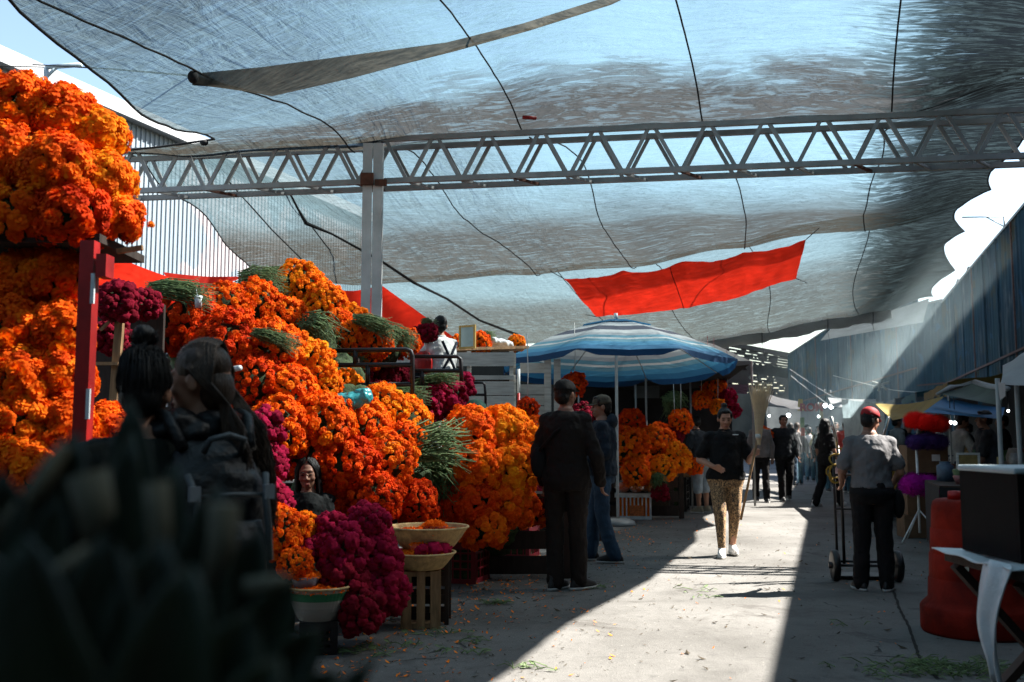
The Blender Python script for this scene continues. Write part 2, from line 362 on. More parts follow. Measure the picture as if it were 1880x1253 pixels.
def canopy_mat():
    m, t, out = new_mat('shade cloth'); uv = N(t, 'ShaderNodeTexCoord').outputs['UV']
    sp = N(t, 'ShaderNodeSeparateXYZ', {0: uv}); q, d = sp.outputs[0], sp.outputs[1]
    left = math_(t, 'SUBTRACT', 1., sstep(t, q, -5.0, -3.2))
    def crinkle(sx, sy, dist, seed):
        a = N(t, 'ShaderNodeMapping', {'Vector': uv, 'Location': (seed, seed*2.3, 0)}).outputs[0]
        n = noise_(t, a, 1.0, 5, .62, (sx, sy, 1), dist); return n
    def ridge(n): return math_(t, 'SUBTRACT', 1., math_(t, 'ABSOLUTE', math_(t, 'MULTIPLY', math_(t, 'SUBTRACT', n, .5), 4.)))
    wA = crinkle(1.6, 8., .9, 1.); wB = crinkle(2.6, 15., 1.2, 4.); wL = crinkle(7., 1.6, .8, 9.); wC = crinkle(14, 34, 1., 13.)
    wA = N(t, 'ShaderNodeMix', {0: left, 2: wA, 3: wL}).outputs[0]
    hgt = math_(t, 'ADD', math_(t, 'MULTIPLY', wA, 1.0), math_(t, 'ADD', math_(t, 'MULTIPLY', ridge(wB), .09), math_(t, 'MULTIPLY', wC, .09)))
    big = noise_(t, uv, 1.0, 5, .6, (.8, 1.6, 1), .5)
    en = math_(t, 'ADD', d, math_(t, 'MULTIPLY', math_(t, 'SUBTRACT', math_(t, 'ADD', math_(t, 'MULTIPLY', wB, .5), math_(t, 'MULTIPLY', big, .5)), .5), 3.2))
    # brown bands: ahead of the beam, past the second seam and along the left hem
    f1 = math_(t, 'MULTIPLY', sstep(t, en, 10.3, 11.2), math_(t, 'SUBTRACT', 1., sstep(t, d, 11.6, 12.3)))
    f2 = math_(t, 'MULTIPLY', sstep(t, en, 13.6, 16.8), math_(t, 'SUBTRACT', 1., math_(t, 'MULTIPLY', sstep(t, d, 19.15, 19.35), .5)))
    f2 = math_(t, 'MAXIMUM', f2, math_(t, 'MULTIPLY', sstep(t, en, 21.5, 25.5), .95))
    f3 = math_(t, 'MULTIPLY', left, .55)
    f4 = math_(t, 'MULTIPLY', math_(t, 'SUBTRACT', 1., sstep(t, math_(t, 'ADD', d, math_(t, 'MULTIPLY', wA, 1.)), 8.3, 9.8)), math_(t, 'SUBTRACT', 1., sstep(t, q, -3.6, -1.6)))
    br = math_(t, 'MAXIMUM', f1, math_(t, 'MAXIMUM', f2, math_(t, 'MAXIMUM', f3, math_(t, 'MULTIPLY', f4, .7))))
    lite = sstep(t, wB, .46, .70)
    br = math_(t, 'SUBTRACT', br, math_(t, 'MULTIPLY', math_(t, 'MULTIPLY', lite, br), .28), True)
    dk = sstep(t, math_(t, 'ADD', q, math_(t, 'MULTIPLY', math_(t, 'SUBTRACT', wB, .5), 2.8)), .2, 1.35)   # dense black weave to the right
    crease = sstep(t, ridge(wB), .80, .98)
    wt = math_(t, 'ADD', math_(t, 'MULTIPLY', math_(t, 'SUBTRACT', wA, .5), 1.1), 1.)
    col = mixc(t, br, (.160, .280, .330), (.052, .048, .040))
    col = mixc(t, math_(t, 'MULTIPLY', crease, math_(t, 'ADD', .05, math_(t, 'MULTIPLY', br, .16))), col, (.012, .014, .014))
    col = mixc(t, dk, col, mixc(t, sstep(t, wB, .42, .74), (.005, .006, .006), (.036, .055, .06)))
    T = math_(t, 'MULTIPLY', math_(t, 'SUBTRACT', 1., math_(t, 'MULTIPLY', dk, .95)), math_(t, 'SUBTRACT', .36, math_(t, 'MULTIPLY', br, .30)))
    T = math_(t, 'MULTIPLY', T, math_(t, 'MULTIPLY', wt, math_(t, 'SUBTRACT', 1., math_(t, 'MULTIPLY', crease, .5))), True)
    b0 = N(t, 'ShaderNodeBump', {'Height': hgt, 'Strength': 1.0, 'Distance': .065}).outputs[0]
    df = N(t, 'ShaderNodeBsdfDiffuse', {'Color': mixc(t, .75, col, (.01, .01, .01)), 'Normal': b0})
    tl = N(t, 'ShaderNodeBsdfTranslucent', {'Color': mixc(t, .55, col, (.0, .0, .0)), 'Normal': b0})
    a = N(t, 'ShaderNodeMixShader', {0: .78, 1: df.outputs[0], 2: tl.outputs[0]})
    tp = N(t, 'ShaderNodeBsdfTransparent', {'Color': (.90, .97, 1, 1)})
    fin = N(t, 'ShaderNodeMixShader', {0: T, 1: a.outputs[0], 2: tp.outputs[0]})
    t.links.new(fin.outputs[0], out.inputs[0]); return m
M['canopy'] = canopy_mat()
def dend(x): return 29.5-.45*x
def sheet(d0, d1, left, nu, nv, name, label):
    def f(u, v):
        d = d0+(d1-d0)*v
        if d1 > 20:                     # the far hem runs square to the street
            xa, xb = left(d1), 10.45; x_ = xa+(xb-xa)*u; D1 = dend(x_); xj = left(12.)+(right_edge(10.7)-left(12.))*u; D0 = dj(xj)+.012; d = D0+(D1-D0)*v
        else:
            xa, xb = left(d1), right_edge(10.7); x_ = xa+(xb-xa)*u; d = d0+(dj(x_)-d0)*v
        x = left(d)+(right_edge(d)-left(d))*u; return Vector((x, d, zc(x, d)))
    mb = MB(); mb.grid(f, nu, nv, lambda u, v: (lambda p: (q_of(p.x, p.y), ecoord(p.x, p.y)))(f(u, v)))
    lo = (0, d0, 5); o = thing(name, label, 'tarp', lo); mb.build('cloth', M['canopy'], o)
    # hems
    for side in (0, 1):
        pts = [f(side, k/60)-Vector((0, 0, .005)) for k in range(61)]
        MB().tube(pts, .013, 6).build('hem', M['rope'], o)
    for k in range(4):
        q = QR0+QSP*k; ph = rnd.random()*6
        pts = []
        for i in range(121):
            d = d0+.05+(d1-d0-.1)*i/120; x = X_of(q+.12*math.sin(d*.9+ph)*ss(d, 12, 14), d)
            if x < left(d)+.1 or (d1 > 20 and d > dend(x)-.1) or (d1 > 20 and d < dj(x)+.05) or (d1 < 20 and d > dj(x)-.05): continue
            pts.append(Vector((x, d, zc(x, d)-.02)))
        if len(pts) > 4: MB().tube(pts, .0095, 6).build('seam_rope', M['rope'], o)
    return o
nearc = sheet(-4.5, 12.1, left_near, 90, 200, 'shade_tarp', 'near blue grey shade tarp stretched overhead in front of the truss')
farc = sheet(11.46, 30.5, left_far, 90, 220, 'shade_tarp', 'far blue grey shade tarp hanging beyond the truss over the market')
# doubled flap along the overlap of two cloths
fl = pm('doubled cloth', (.10, .088, .07), .9, .5, 5, .8, 24, transl=.75, alpha=.82, sc=(1, 5, 1))
s1 = [(352, 130), (480, 118), (640, 97), (820, 73), (960, 38), (1105, -8), (1220, -60)]
s2 = [(356, 133), (500, 172), (650, 138), (842, 82), (980, 44), (1130, -2), (1230, -50)]
def lerp_line(L, u):
    k = u*(len(L)-1); i = min(int(k), len(L)-2); f = k-i; return (L[i][0]*(1-f)+L[i+1][0]*f, L[i][1]*(1-f)+L[i+1][1]*f)
H1 = [hit_canopy(*p) for p in s1]; H2 = [hit_canopy(*p) for p in s2]
def vl(L, u):
    k = u*(len(L)-1); i = min(int(k), len(L)-2); return L[i].lerp(L[i+1], k-i)
MB().grid(lambda u, v: vl(H1, u).lerp(vl(H2, u), v)-Vector((0, 0, .03+.10*math.sin(math.pi*v)*(.4+.6*(1-u)))), 60, 6).build('overlap_flap', fl, nearc)
# tie knots with their cords
kn = hit_canopy(355, 130); MB().ell(kn-Vector((0, 0, .06)), (.05, .05, .06)).build('tie_knot', M['rope'], nearc)
kn2 = hit_canopy(375, 258); MB().ell(kn2-Vector((0, 0, .03)), (.05, .04, .035)).build('tie_knot', M['rope'], nearc)
tag(MB().tube([W(60, 119, 15), W(200, 127, 12), kn-Vector((0, 0, .05))], .01, 5).build('overhead_wire', M['rope'], loc=W(60, 119, 15)), 'thin wire from the warehouse to the knot in the near tarp', 'wire')
# heavier tie rope and slit on the far tarp
pts = [(530, 345), (548, 380), (562, 405), (610, 425), (700, 475), (760, 515), (820, 545), (880, 585), (950, 612)]
MB().tube([hit_canopy(x, y, 12.2)-Vector((0, 0, .05)) for x, y in pts], [.016, .02, .035, .02, .025, .03, .03, .03, .04], 8).build('tie_rope', M['rope'], farc)
for P in ([(510, 330), (600, 450), (690, 545)], [(420, 330), (500, 420), (560, 480)]):
    MB().tube([hit_canopy(x, y, 12.2)-Vector((0, 0, .03)) for x, y in P], .012, 6).build('tie_rope', M['rope'], farc)
# pale rolled edge at the far end
roll = pm('pale rolled tarp', (.35, .37, .37), .7, .2, 2, .2, 20, transl=.45)
rp = [Vector((x, dend(x)+.14, zc(x, dend(x))-.06)) for x in (4.2, 5.2, 6.2, 7.2, 8.2, 9.0, 9.7)]
MB().tube([vl(rp, i/40) for i in range(41)], [.19+.03*math.sin(i*.9)+.012*math.sin(i*2.7) for i in range(41)], 14).build('rolled_edge', roll, farc)
for u in (.16, .42, .68, .9):
    c = vl(rp, u); MB().tube([c+Vector((.06*math.cos(a), .235*math.cos(a), .235*math.sin(a))) for a in [i*math.pi/8 for i in range(17)]], .012, 5).tube([c+Vector((0, 0, -.2)), c+Vector((.05, 0, -.55))], .006, 4).build('roll_tie', M['rope'], farc)
# small red rag lying on top and printed marks
MB().box(hit_canopy(972, 212)-Vector((0, 0, .03)), (.16, .05, .03), .2).build('red_label', M['red_paint'], nearc)
# red patch
RC = [(1035, 512), (1480, 440), (1462, 512), (1095, 582)]
rc = [hit_canopy(x, y, 12.5) for x, y in RC]
dz = Vector((0, 0, -.12))
rc = [W(1035, 512, 17.2), W(1480, 440, 16.4), W(1462, 512, 18.2), W(1095, 582, 19.4)]
def redf(u, v):
    p = rc[0].lerp(rc[1], u).lerp(rc[3].lerp(rc[2], u), v); e = math.sin(math.pi*u)
    s_ = .16*e*(.35+.65*v)+.06*abs(math.sin(u*math.pi*4))*(1-v)+.05*noise.noise((u*5, v*3, 2))+.022*noise.noise((u*22, v*6, 5))
    return p-Vector((0, 0, s_))+Vector((0, .10*noise.noise((u*4, v*2, 9)), 0))
red = MB().grid(redf, 90, 30).build('cloth', M['red_cloth'])
rbn = thing('red_banner', 'bright red rectangular cloth hung under the far tarp above the umbrella', 'banner', rc[0]); red.data.transform(Matrix.Translation(-rc[0])); red.parent = rbn
for k in range(4): MB().tube([rc[k], hit_canopy(*(RC[k][0]+(-25, 25, 20, -20)[k], RC[k][1]-(14, 22, -8, 4)[k]), 12.5)], .008, 5).build('tie_cord', M['rope'], rbn)
MB().tube([redf(.45, v/20)-Vector((0, .01, .012)) for v in range(21)], .008, 5).build('seam', pm('dark red seam', (.25, .008, .004), .8, .2, 5, 0), rbn)
for k, (a, b) in enumerate((((1425, 420), (1425, 452)), ((1205, 487), (1205, 487)))):
    pass

# ---------------- truss and post ----------------
tr = thing('steel_truss', 'pale grey steel box truss spanning the street under the tarps', 'truss', W(690, 340, 11.7))
A0, A1 = Vector((-5.6, 12.4, 0)), Vector((7.6, 10.4, 0)); ax = (A1-A0).normalized(); py_ = Vector((-ax.y, ax.x, 0))
zb, zt = 4.29, 4.80; dp = .36
for nm, off, z in (('bottom_chord', -.5, zb), ('bottom_chord', .5, zb), ('top_chord', -.5, zt), ('top_chord', .5, zt)):
    o = MB().bar(A0+py_*dp*off+Vector((0, 0, z)), A1+py_*dp*off+Vector((0, 0, z)), .06, .06).build(nm, M['white_steel'], tr, smooth=False)
L = (A1-A0).length; nb = 21
for off in (-.5, .5):
    for i in range(nb):
        x0 = L*i/nb; xm = L*(i+.5)/nb; x1 = L*(i+1)/nb
        p = lambda s, z: A0+ax*s+py_*dp*off+Vector((0, 0, z))
        MB().bar(p(x0+.02, zb), p(xm-.03, zt), .033, .042).build('web_bar', M['white_steel'], tr, smooth=False)
        MB().bar(p(xm+.03, zt), p(x1-.02, zb), .033, .042).build('web_bar', M['white_steel'], tr, smooth=False)
for i in range(0, nb+1):
    MB().bar(A0+ax*(L*i/nb)-py_*dp*.5+Vector((0, 0, zb-.02)), A0+ax*(L*(i+.4)/nb)+py_*dp*.5+Vector((0, 0, zb-.02)), .03, .03).build('cross_bar', M['rust'] if i % 3 == 0 else M['white_steel'], tr, smooth=False)
po = thing('steel_post', 'grey twin channel steel post holding up the truss amid the flowers', 'post', (W(690, 340, 11.7).x, 11.7, 0))
pb = Vector(po.location); zt_ = 4.70
for sx, nm in ((-.059, 'column'), (.059, 'column')):
    mb = MB(); c = pb+Vector((sx, -.28, zt_/2))
    s_ = 1 if sx > 0 else -1
    mb.box(c, (.108, .008, zt_)); mb.box(c+Vector((s_*.054, .05, 0)), (.008, .1, zt_)); mb.box(c+Vector((-s_*.02, .05, 0)), (.008, .1, zt_-.02)); mb.build(nm, M['post'], po, smooth=False)
MB().box(pb+Vector((-.06, -.30, 4.26)), (.15, .07, .14)).build('clamp', M['rust'], po, smooth=False)
MB().box(pb+Vector((.10, -.30, 4.22)), (.14, .05, .07)).build('clamp', M['rust'], po, smooth=False)

# ---------------- unseen blockers added behind the camera to darken the near foreground ----------------
rear = thing('shade_tarp', 'added unseen tarp behind the camera that darkens the near foreground', 'tarp', (0, -10, 5))
MB().grid(lambda u, v: Vector((-11+22*u, -17+12.3*v, 5.0+.15*math.sin(u*9)+.1*math.sin(v*7))), 40, 20, lambda u, v: (3.0, -10)).build('cloth', M['canopy'], rear)
rs_ = thing('added_stall_row', 'added unseen dark stalls blocking light on the left behind the camera', 'stall', (-5, -8, 0))
MB().box((-5.4, -6.4, 2.1), (.1, 21, 4.2)).build('added_back_cloth', M['rope'], rs_, smooth=False); MB().box((-4.6, -6.4, .4), (.9, 20, .8)).build('counter', M['wood_dark'], rs_, smooth=False)
rw = thing('added_rear_building', 'added unseen dark building blocking light behind the camera', 'building', (0, -17.5, 0)); MB().box((0, -17.6, 3), (30, .4, 6)).build('wall', M['wood_dark'], rw, smooth=False)
# ---------------- people ----------------
def fabric(name, col, rough=.85, stretch=(1, 1, .6), bump=.8, var=.3, bs=11):
    return pm(name, col, rough, var, 7, bump, bs, sc=stretch, spec=.2)
M['skin'] = pm('skin', (.33, .16, .10), .55, .15, 9, .05, 80)
M['skin_tan'] = pm('tan skin', (.22, .105, .065), .55, .15, 9, .05, 80)
M['hair'] = pm('black hair', (.005, .004, .0035), .5, .4, 60, .5, 90, sc=(1, 1, .15), spec=.2)
M['hair_brown'] = pm('brown hair', (.040, .022, .012), .5, .6, 60, .5, 90, sc=(1, 1, .15), spec=.25)
M['eye'] = pm('dark eye', (.008, .006, .005), .6, .1, 5, 0, spec=.15)
M['lip'] = pm('lips', (.24, .07, .06), .5, .1, 9, 0)
M['sole'] = pm('shoe sole', (.35, .34, .32), .7, .2, 9, .05)
SUB = 'skip'
def remesh(o, vox, sm=5, wr=0, ws=.12):
    m = o.modifiers.new('remesh', 'REMESH'); m.mode = 'VOXEL'; m.voxel_size = vox; m.use_smooth_shade = True
    m = o.modifiers.new('smooth', 'SMOOTH'); m.factor = .5; m.iterations = sm
    if wr:
        tx = bpy.data.textures.get('fold%d' % int(ws*1000)) or bpy.data.textures.new('fold%d' % int(ws*1000), 'CLOUDS')
        tx.noise_scale = ws; tx.noise_depth = 2
        d = o.modifiers.new('folds', 'DISPLACE'); d.texture = tx; d.strength = wr; d.mid_level = .5; d.texture_coords = 'LOCAL'
    return o
def V3(x, y, z): return Vector((x, y, z))
def hand(mb, wr, d, across, s=1., curl=.5, spread=.02, thumb=1):
    """palm, four fingers of different lengths and a thumb; d along the hand, across towards the thumb"""
    d = d.normalized(); a = (across-d*across.dot(d)).normalized(); n = d.cross(a)*thumb
    for k in (-1, 0, 1):
        mb.capsule(wr+a*k*.014*s, wr+d*.072*s+a*k*.024*s, .015*s, .0145*s, 10)
    L = (.066, .078, .072, .056)
    for i in range(4):
        k = 1.5-i; b = wr+d*(.078-.004*abs(k-.5))*s+a*(k*.0205)*s
        c1 = curl*(.75+.12*i); d1 = (d*math.cos(c1*.8)+n*math.sin(c1*.8)+a*spread*k).normalized()
        d2 = (d*math.cos(c1*1.9)+n*math.sin(c1*1.9)).normalized(); d3 = (d*math.cos(c1*2.7)+n*math.sin(c1*2.7)).normalized()
        p1 = b+d1*L[i]*.5*s; p2 = p1+d2*L[i]*.32*s; p3 = p2+d3*L[i]*.22*s
        mb.capsule(b-d*.02*s, p1, .0095*s, .0085*s, 8); mb.capsule(p1, p2, .0085*s, .0078*s, 8); mb.capsule(p2, p3, .0078*s, .0065*s, 8)
    t0 = wr+d*.018*s+a*.026*s; t1 = t0+(d*.75+a*.62+n*.3).normalized()*.038*s; t2 = t1+(d*.95+a*.1+n*.45).normalized()*.030*s
    mb.capsule(t0, t1, .0125*s, .0105*s, 8); mb.capsule(t1, t2, .0105*s, .0085*s, 8)
def person(label, loc, H=1.7, face=0., group=None, skin='skin', top=None, bottom=None, hair='short', cap=None, shoes=None, pose=None, build=1., female=False,
           head=(0, 0, 0), lean=(0, 0), sleeves='short', topz=.86, vox=.010, loose=1., curl=(.5, .5), crop='full', belly=0, hairmat='hair', trouser='long', open_hem=0, cat='person'):
    """face: heading in radians, 0 looks along +Y (away from the camera), pi towards it.  pose: joint overrides in metres at H=1.7, x to the person's right"""
    s = H/1.7; t = thing('person', label, cat, loc, -face, group)
    wS = (.148 if female else .166)*build
    lx, ly = lean
    J = dict(hipR=V3(.09, 0, .90), hipL=V3(-.09, 0, .90), kneR=V3(.10, .015, .49), kneL=V3(-.10, .015, .49), ankR=V3(.105, -.01, .085), ankL=V3(-.105, -.01, .085),
             shR=V3(wS+lx, ly, 1.375), shL=V3(-wS+lx, ly, 1.375), elR=V3(wS+.06+lx, ly-.03, 1.09), elL=V3(-wS-.06+lx, ly-.03, 1.09),
             wrR=V3(wS+.065+lx, ly+.04, .84), wrL=V3(-wS-.065+lx, ly+.04, .84), neck=V3(lx*1.1, ly*1.1, 1.475), footR=0., footL=0.)
    for k, v in (pose or {}).items(): J[k] = Vector(v) if hasattr(v, '__len__') else v
    def S(v): return v*s
    b = build
    def tor(inf, z0, z1, belly_=0, flare=0):
        prof = [(.80, .15, .105), (.88, .172, .122), (.95, .170, .120), (1.03, .152, .108), (1.12, .150, .108), (1.22, .162, .115), (1.30, .172, .118), (1.36, .165, .105), (1.41, .128, .088), (1.445, .072, .066), (1.48, .058, .06)]
        if female: prof = [(z, rx*(1.04 if z < 1 else .88), ry*(1.0 if z < 1.1 else 1.0)) for z, rx, ry in prof]
        R_ = []
        for z, rx, ry in prof:
            if z < z0-.001 or z > z1+.001: continue
            k = max(0, (z-.88)/.55); g = math.exp(-((z-1.06)/.12)**2)*belly_
            fl = flare*max(0, 1-(z-z0)/.2)
            R_.append((lx*k*s, (ly*k+g*.5)*s, z*s, (rx*b+inf+g*.4+fl)*s, (ry*b+inf+g*.6+fl)*s))
        return R_
    # --- body: one continuous skin
    mb = MB()
    mb.loft(tor(0, .80, 1.48, belly))
    mb.capsule(S(J['neck']-V3(0, .0, .09)), S(J['neck']+V3(0, .012, .05)), .056*s, .052*s)
    for sd in 'RL':
        q = 1 if sd == 'R' else -1
        mb.capsule(S(J['sh'+sd]-V3(q*.02, 0, 0)), S(J['el'+sd]), .054*s*b, .040*s*b); mb.capsule(S(J['el'+sd]), S(J['wr'+sd]), .040*s*b, .027*s)
        dd = (J['wr'+sd]-J['el'+sd]).normalized(); ac = V3(-q*.3, 1, 0)
        if abs(dd.y) > .8: ac = V3(-q*.6, 0, 1)
        hd = (pose or {}).get('hand'+sd); ha = (pose or {}).get('ac'+sd)
        hand(mb, S(J['wr'+sd]), Vector(hd) if hd else dd, Vector(ha) if ha else ac, s*1.0, curl[0 if sd == 'R' else 1], thumb=q)
        mb.capsule(S(J['hip'+sd]), S(J['kne'+sd]), .085*s*b, .056*s*b); mb.capsule(S(J['kne'+sd]), S(J['ank'+sd]), .054*s*b, .036*s)
        mb.capsule(S(J['kne'+sd]).lerp(S(J['ank'+sd]), .15)-V3(0, .012, 0)*s, S(J['kne'+sd]).lerp(S(J['ank'+sd]), .5)-V3(0, .012, 0)*s, .050*s*b, .044*s)
        fy = J['foot'+sd]; fd = V3(math.sin(fy), math.cos(fy), 0)
        mb.capsule(S(J['ank'+sd])-V3(0, 0, .045)*s-fd*.03*s, S(J['ank'+sd])-V3(0, 0, .055)*s+fd*.12*s, .034*s, .026*s)
    # head
    yaw, pit, rol = head
    Hm = Matrix.Translation(S(J['neck'])) @ Matrix.Rotation(-yaw, 4, 'Z') @ Matrix.Rotation(pit, 4, 'X') @ Matrix.Rotation(rol, 4, 'Y')
    hs = s*(1.0 if not female else 1.03)
    def hp(x, y, z): return Hm @ Vector((x*hs, y*hs, z*hs))
    H3 = Hm.to_3x3()
    def hell(mb_, c, r, extra=None): mb_.ell(hp(*c), [k*hs for k in r], H3 if extra is None else H3@extra)
    hell(mb, (0, -.008, .135), (.074, .094, .092)); hell(mb, (0, .030, .070), (.057, .060, .068)); hell(mb, (0, .062, .028), (.028, .026, .020))
    hell(mb, (0, .055, .110), (.060, .036, .05)); hell(mb, (0, .074, .145), (.05, .016, .014))
    for q in (-1, 1):
        hell(mb, (q*.036, .060, .085), (.026, .026, .024)); hell(mb, (q*.076, -.004, .105), (.010, .020, .032)); hell(mb, (q*.013, .098, .082), (.011, .012, .009))
    mb.capsule(hp(0, .086, .125), hp(0, .108, .088), .009*hs, .014*hs, 8)
    hell(mb, (0, .085, .050), (.024, .012, .007)); hell(mb, (0, .084, .040), (.020, .011, .007))
    o = mb.build('body', M[skin], t, local=True); remesh(o, vox*.75, 4)
    if vox < .011:
        for q in (-1, 1):
            m2 = MB(); hell(m2, (q*.031, .088, .116), (.013, .007, .0055)); m2.build('eye', M['eye'], t, local=True)
            m2 = MB(); m2.tube([hp(q*.015, .0945, .134), hp(q*.032, .094, .139), hp(q*.05, .083, .133)], [.003*hs, .004*hs, .002*hs], 6); m2.build('eyebrow', M['hair'], t, local=True)
        m2 = MB(); hell(m2, (0, .0935, .047), (.022, .007, .004)); hell(m2, (0, .0925, .041), (.018, .007, .005)); m2.build('lips', M['lip'], t, local=True)
    # hair
    hm = M[hairmat]
    m2 = MB()
    if hair != 'none':
        hell(m2, (0, -.022, .150), (.083, .093, .088)); hell(m2, (0, -.050, .095), (.070, .060, .07))
        hell(m2, (0, .045, .205), (.05, .035, .022))
        for q in (-1, 1): hell(m2, (q*.066, .012, .155), (.018, .045, .045))
        if hair in ('bun', 'topknot'):
            if hair == 'bun': hell(m2, (0, -.055, .255), (.036, .036, .032))
            else:
                hell(m2, (0, -.045, .25), (.042, .042, .045)); hell(m2, (.0, -.06, .30), (.036, .03, .035))
        if hair == 'long':
            for q in (-1, 1):
                hell(m2, (q*.070, .0, .11), (.022, .055, .07))
                m2.capsule(hp(q*.075, -.02, .10), hp(q*.085, -.03, -.10), .03*hs, .035*hs); m2.capsule(hp(q*.085, -.03, -.10), hp(q*.07, .02, -.20), .035*hs, .025*hs)
            m2.capsule(hp(0, -.07, .09), hp(0, -.09, -.18), .075*hs, .07*hs)
        o = m2.build('hair', hm, t, local=True); remesh(o, .009, 3, .010, .03)
        if hair == 'topknot':
            m3 = MB(); rr = random.Random(3)
            for k in range(70):
                a = rr.random()*6.28; e = rr.random()
                p = hp(.025*math.cos(a), -.05+.025*math.sin(a), .25); q_ = hp((.02+.04*e)*math.cos(a), -.05+(.02+.04*e)*math.sin(a), .275+.04*rr.random())
                m3.tube([p, p.lerp(q_, .5)+Vector((0, 0, .01)), q_], [.003, .0025, .0008], 4)
            m3.build('loose_hair', hm, t, local=True)
    if cap:
        m2 = MB(); capm = cap if not isinstance(cap, str) else M[cap]
        m2.loft([(0, -.010, .142, .086, .103), (0, -.010, .160, .087, .104), (0, -.012, .19, .082, .096), (0, -.014, .215, .066, .078), (0, -.015, .232, .040, .048), (0, -.015, .240, .012, .014)], 24, Hm@Matrix.Scale(hs, 4))
        c_ = m2.build('cap', capm, t, local=True)
        m2 = MB()
        def brim(u, v):
            a = (u-.5)*2.2; r0 = .088; x = math.sin(a)*r0; y = math.cos(a)*.100-.010
            e = v*.072*max(0, math.cos(a*1.25)); return hp(x*1.0, y+e, .150-.10*e-.012*(x/.08)**2*v)
        m2.grid(brim, 20, 5); bo = m2.build('brim', capm, c_, local=True); m_ = bo.modifiers.new('solid', 'SOLIDIFY'); m_.thickness = .004
        m2 = MB(); hell(m2, (0, -.015, .242), (.008, .008, .005)); m2.build('button', capm, c_, local=True)
    # upper clothes
    if top is not None:
        m2 = MB(); inf = .016 if sleeves == 'short' else .026
        inf *= loose
        m2.loft(tor(inf, topz if topz >= .8 else .8, 1.445, belly, open_hem))
        for sd in 'RL':
            q = 1 if sd == 'R' else -1
            sh, el, wr_ = S(J['sh'+sd]), S(J['el'+sd]), S(J['wr'+sd])
            i0 = sh-V3(q*.03, 0, 0)*s
            m2.capsule(sh-V3(q*.10, 0, .06)*s, sh, .075*s*b, .062*s*b)
            if sleeves == 'short': m2.capsule(i0, sh.lerp(el, .72), (.062*b+.004)*s, (.060*b+.010*loose)*s)
            else:
                m2.capsule(i0, el, (.060*b+.012*loose)*s, (.048*b+.012*loose)*s); m2.capsule(el, wr_.lerp(el, .04), (.047*b+.012*loose)*s, (.036+.010*loose)*s)
        o = m2.build('shirt' if sleeves == 'short' else 'jacket', top, t, local=True); remesh(o, vox, 5, .030*s, .075)
        m2 = MB(); m2.loft([(lx*s, ly*s, 1.40*s, .085*s, .080*s), (lx*1.1*s, (ly*1.1+.006)*s, 1.47*s, .072*s, .074*s)], 20)
        if sleeves in ('short', 'collar') : remesh(m2.build('collar', top, t, local=True), vox, 2)
    if bottom is not None:
        m2 = MB(); R0 = [r for r in tor(.012, .80, 1.03, belly*.5)]
        m2.loft(R0)
        for sd in 'RL':
            hp_, kn_, an = S(J['hip'+sd]), S(J['kne'+sd]), S(J['ank'+sd])
            if trouser == 'long':
                an2 = an.lerp(kn_, .0)
                m2.capsule(hp_, kn_, (.092*b+.008*loose)*s, (.060*b+.014*loose)*s); m2.capsule(kn_, an2-V3(0, 0, .02)*s, (.060*b+.014*loose)*s, (.046+.022*loose)*s)
            elif trouser == 'legging':
                m2.capsule(hp_, kn_, (.092*b+.004)*s, (.058*b+.006)*s); m2.capsule(kn_, an+V3(0, 0, .03)*s, (.057*b+.005)*s, .043*s)
                m2.capsule(kn_.lerp(an, .15)-V3(0, .012, 0)*s, kn_.lerp(an, .5)-V3(0, .012, 0)*s, .056*s*b, .050*s)
            elif trouser == 'shorts':
                m2.capsule(hp_, kn_, (.095*b+.012)*s, (.085*b)*s); m2.capsule(kn_, kn_.lerp(an, .22), .085*b*s, .086*b*s)
        o = m2.build('trousers' if trouser != 'shorts' else 'shorts', bottom, t, local=True); remesh(o, vox, 4, (.028 if trouser != 'legging' else .003)*s, .085)
    if shoes is not None:
        for sd in 'RL':
            an = S(J['ank'+sd]); fy = J['foot'+sd]
            Mx = Matrix.Translation(Vector((an.x, an.y, an.z-.085*s))) @ Matrix.Rotation(-fy, 4, 'Z') @ Matrix.Scale(s, 4)
            m2 = MB(); m2.loft([(0, .045, .012, .046, .138), (0, .046, .035, .048, .140), (0, .040, .058, .045, .128), (0, .015, .080, .041, .090), (0, -.012, .105, .040, .056), (0, -.015, .125, .039, .05)], 24, Mx)
            sh_ = m2.build('shoe', shoes, t, local=True)
            m2 = MB(); m2.loft([(0, .047, .0, .047, .142), (0, .047, .024, .0495, .146)], 24, Mx); m2.build('sole', M['sole'], sh_, local=True)
    t['_s'] = s; del t['_s']
    return t, Hm, J, s
def at(px, py): return G(px, py)
PI = math.pi
DK = dict(shoes=pm('black shoe leather', (.006, .0055, .0055), .5, .3, 9, .1))
blackshoe = DK['shoes']; whiteshoe = pm('white trainer', (.62, .60, .57), .7, .15, 12, .1)
blk = fabric('black cotton', (.004, .004, .0045)); dkbrown = fabric('dark brown jacket', (.0075, .005, .004)); navy = fabric('navy hoodie', (.006, .012, .021))
dkpants = fabric('dark trousers', (.006, .005, .0055)); jeans = fabric('blue jeans', (.02, .042, .072)); greyshirt = fabric('grey polo', (.115, .112, .115))
gtee = fabric('grey top', (.14, .13, .125)); cap_blk = fabric('black cap', (.006, .0055, .005)); cap_red = fabric('red cap cloth', (.26, .010, .013), .7, bump=.2)
cap_camo = pm('camouflage cap', (.05, .042, .026), .8, .8, 16, .3)

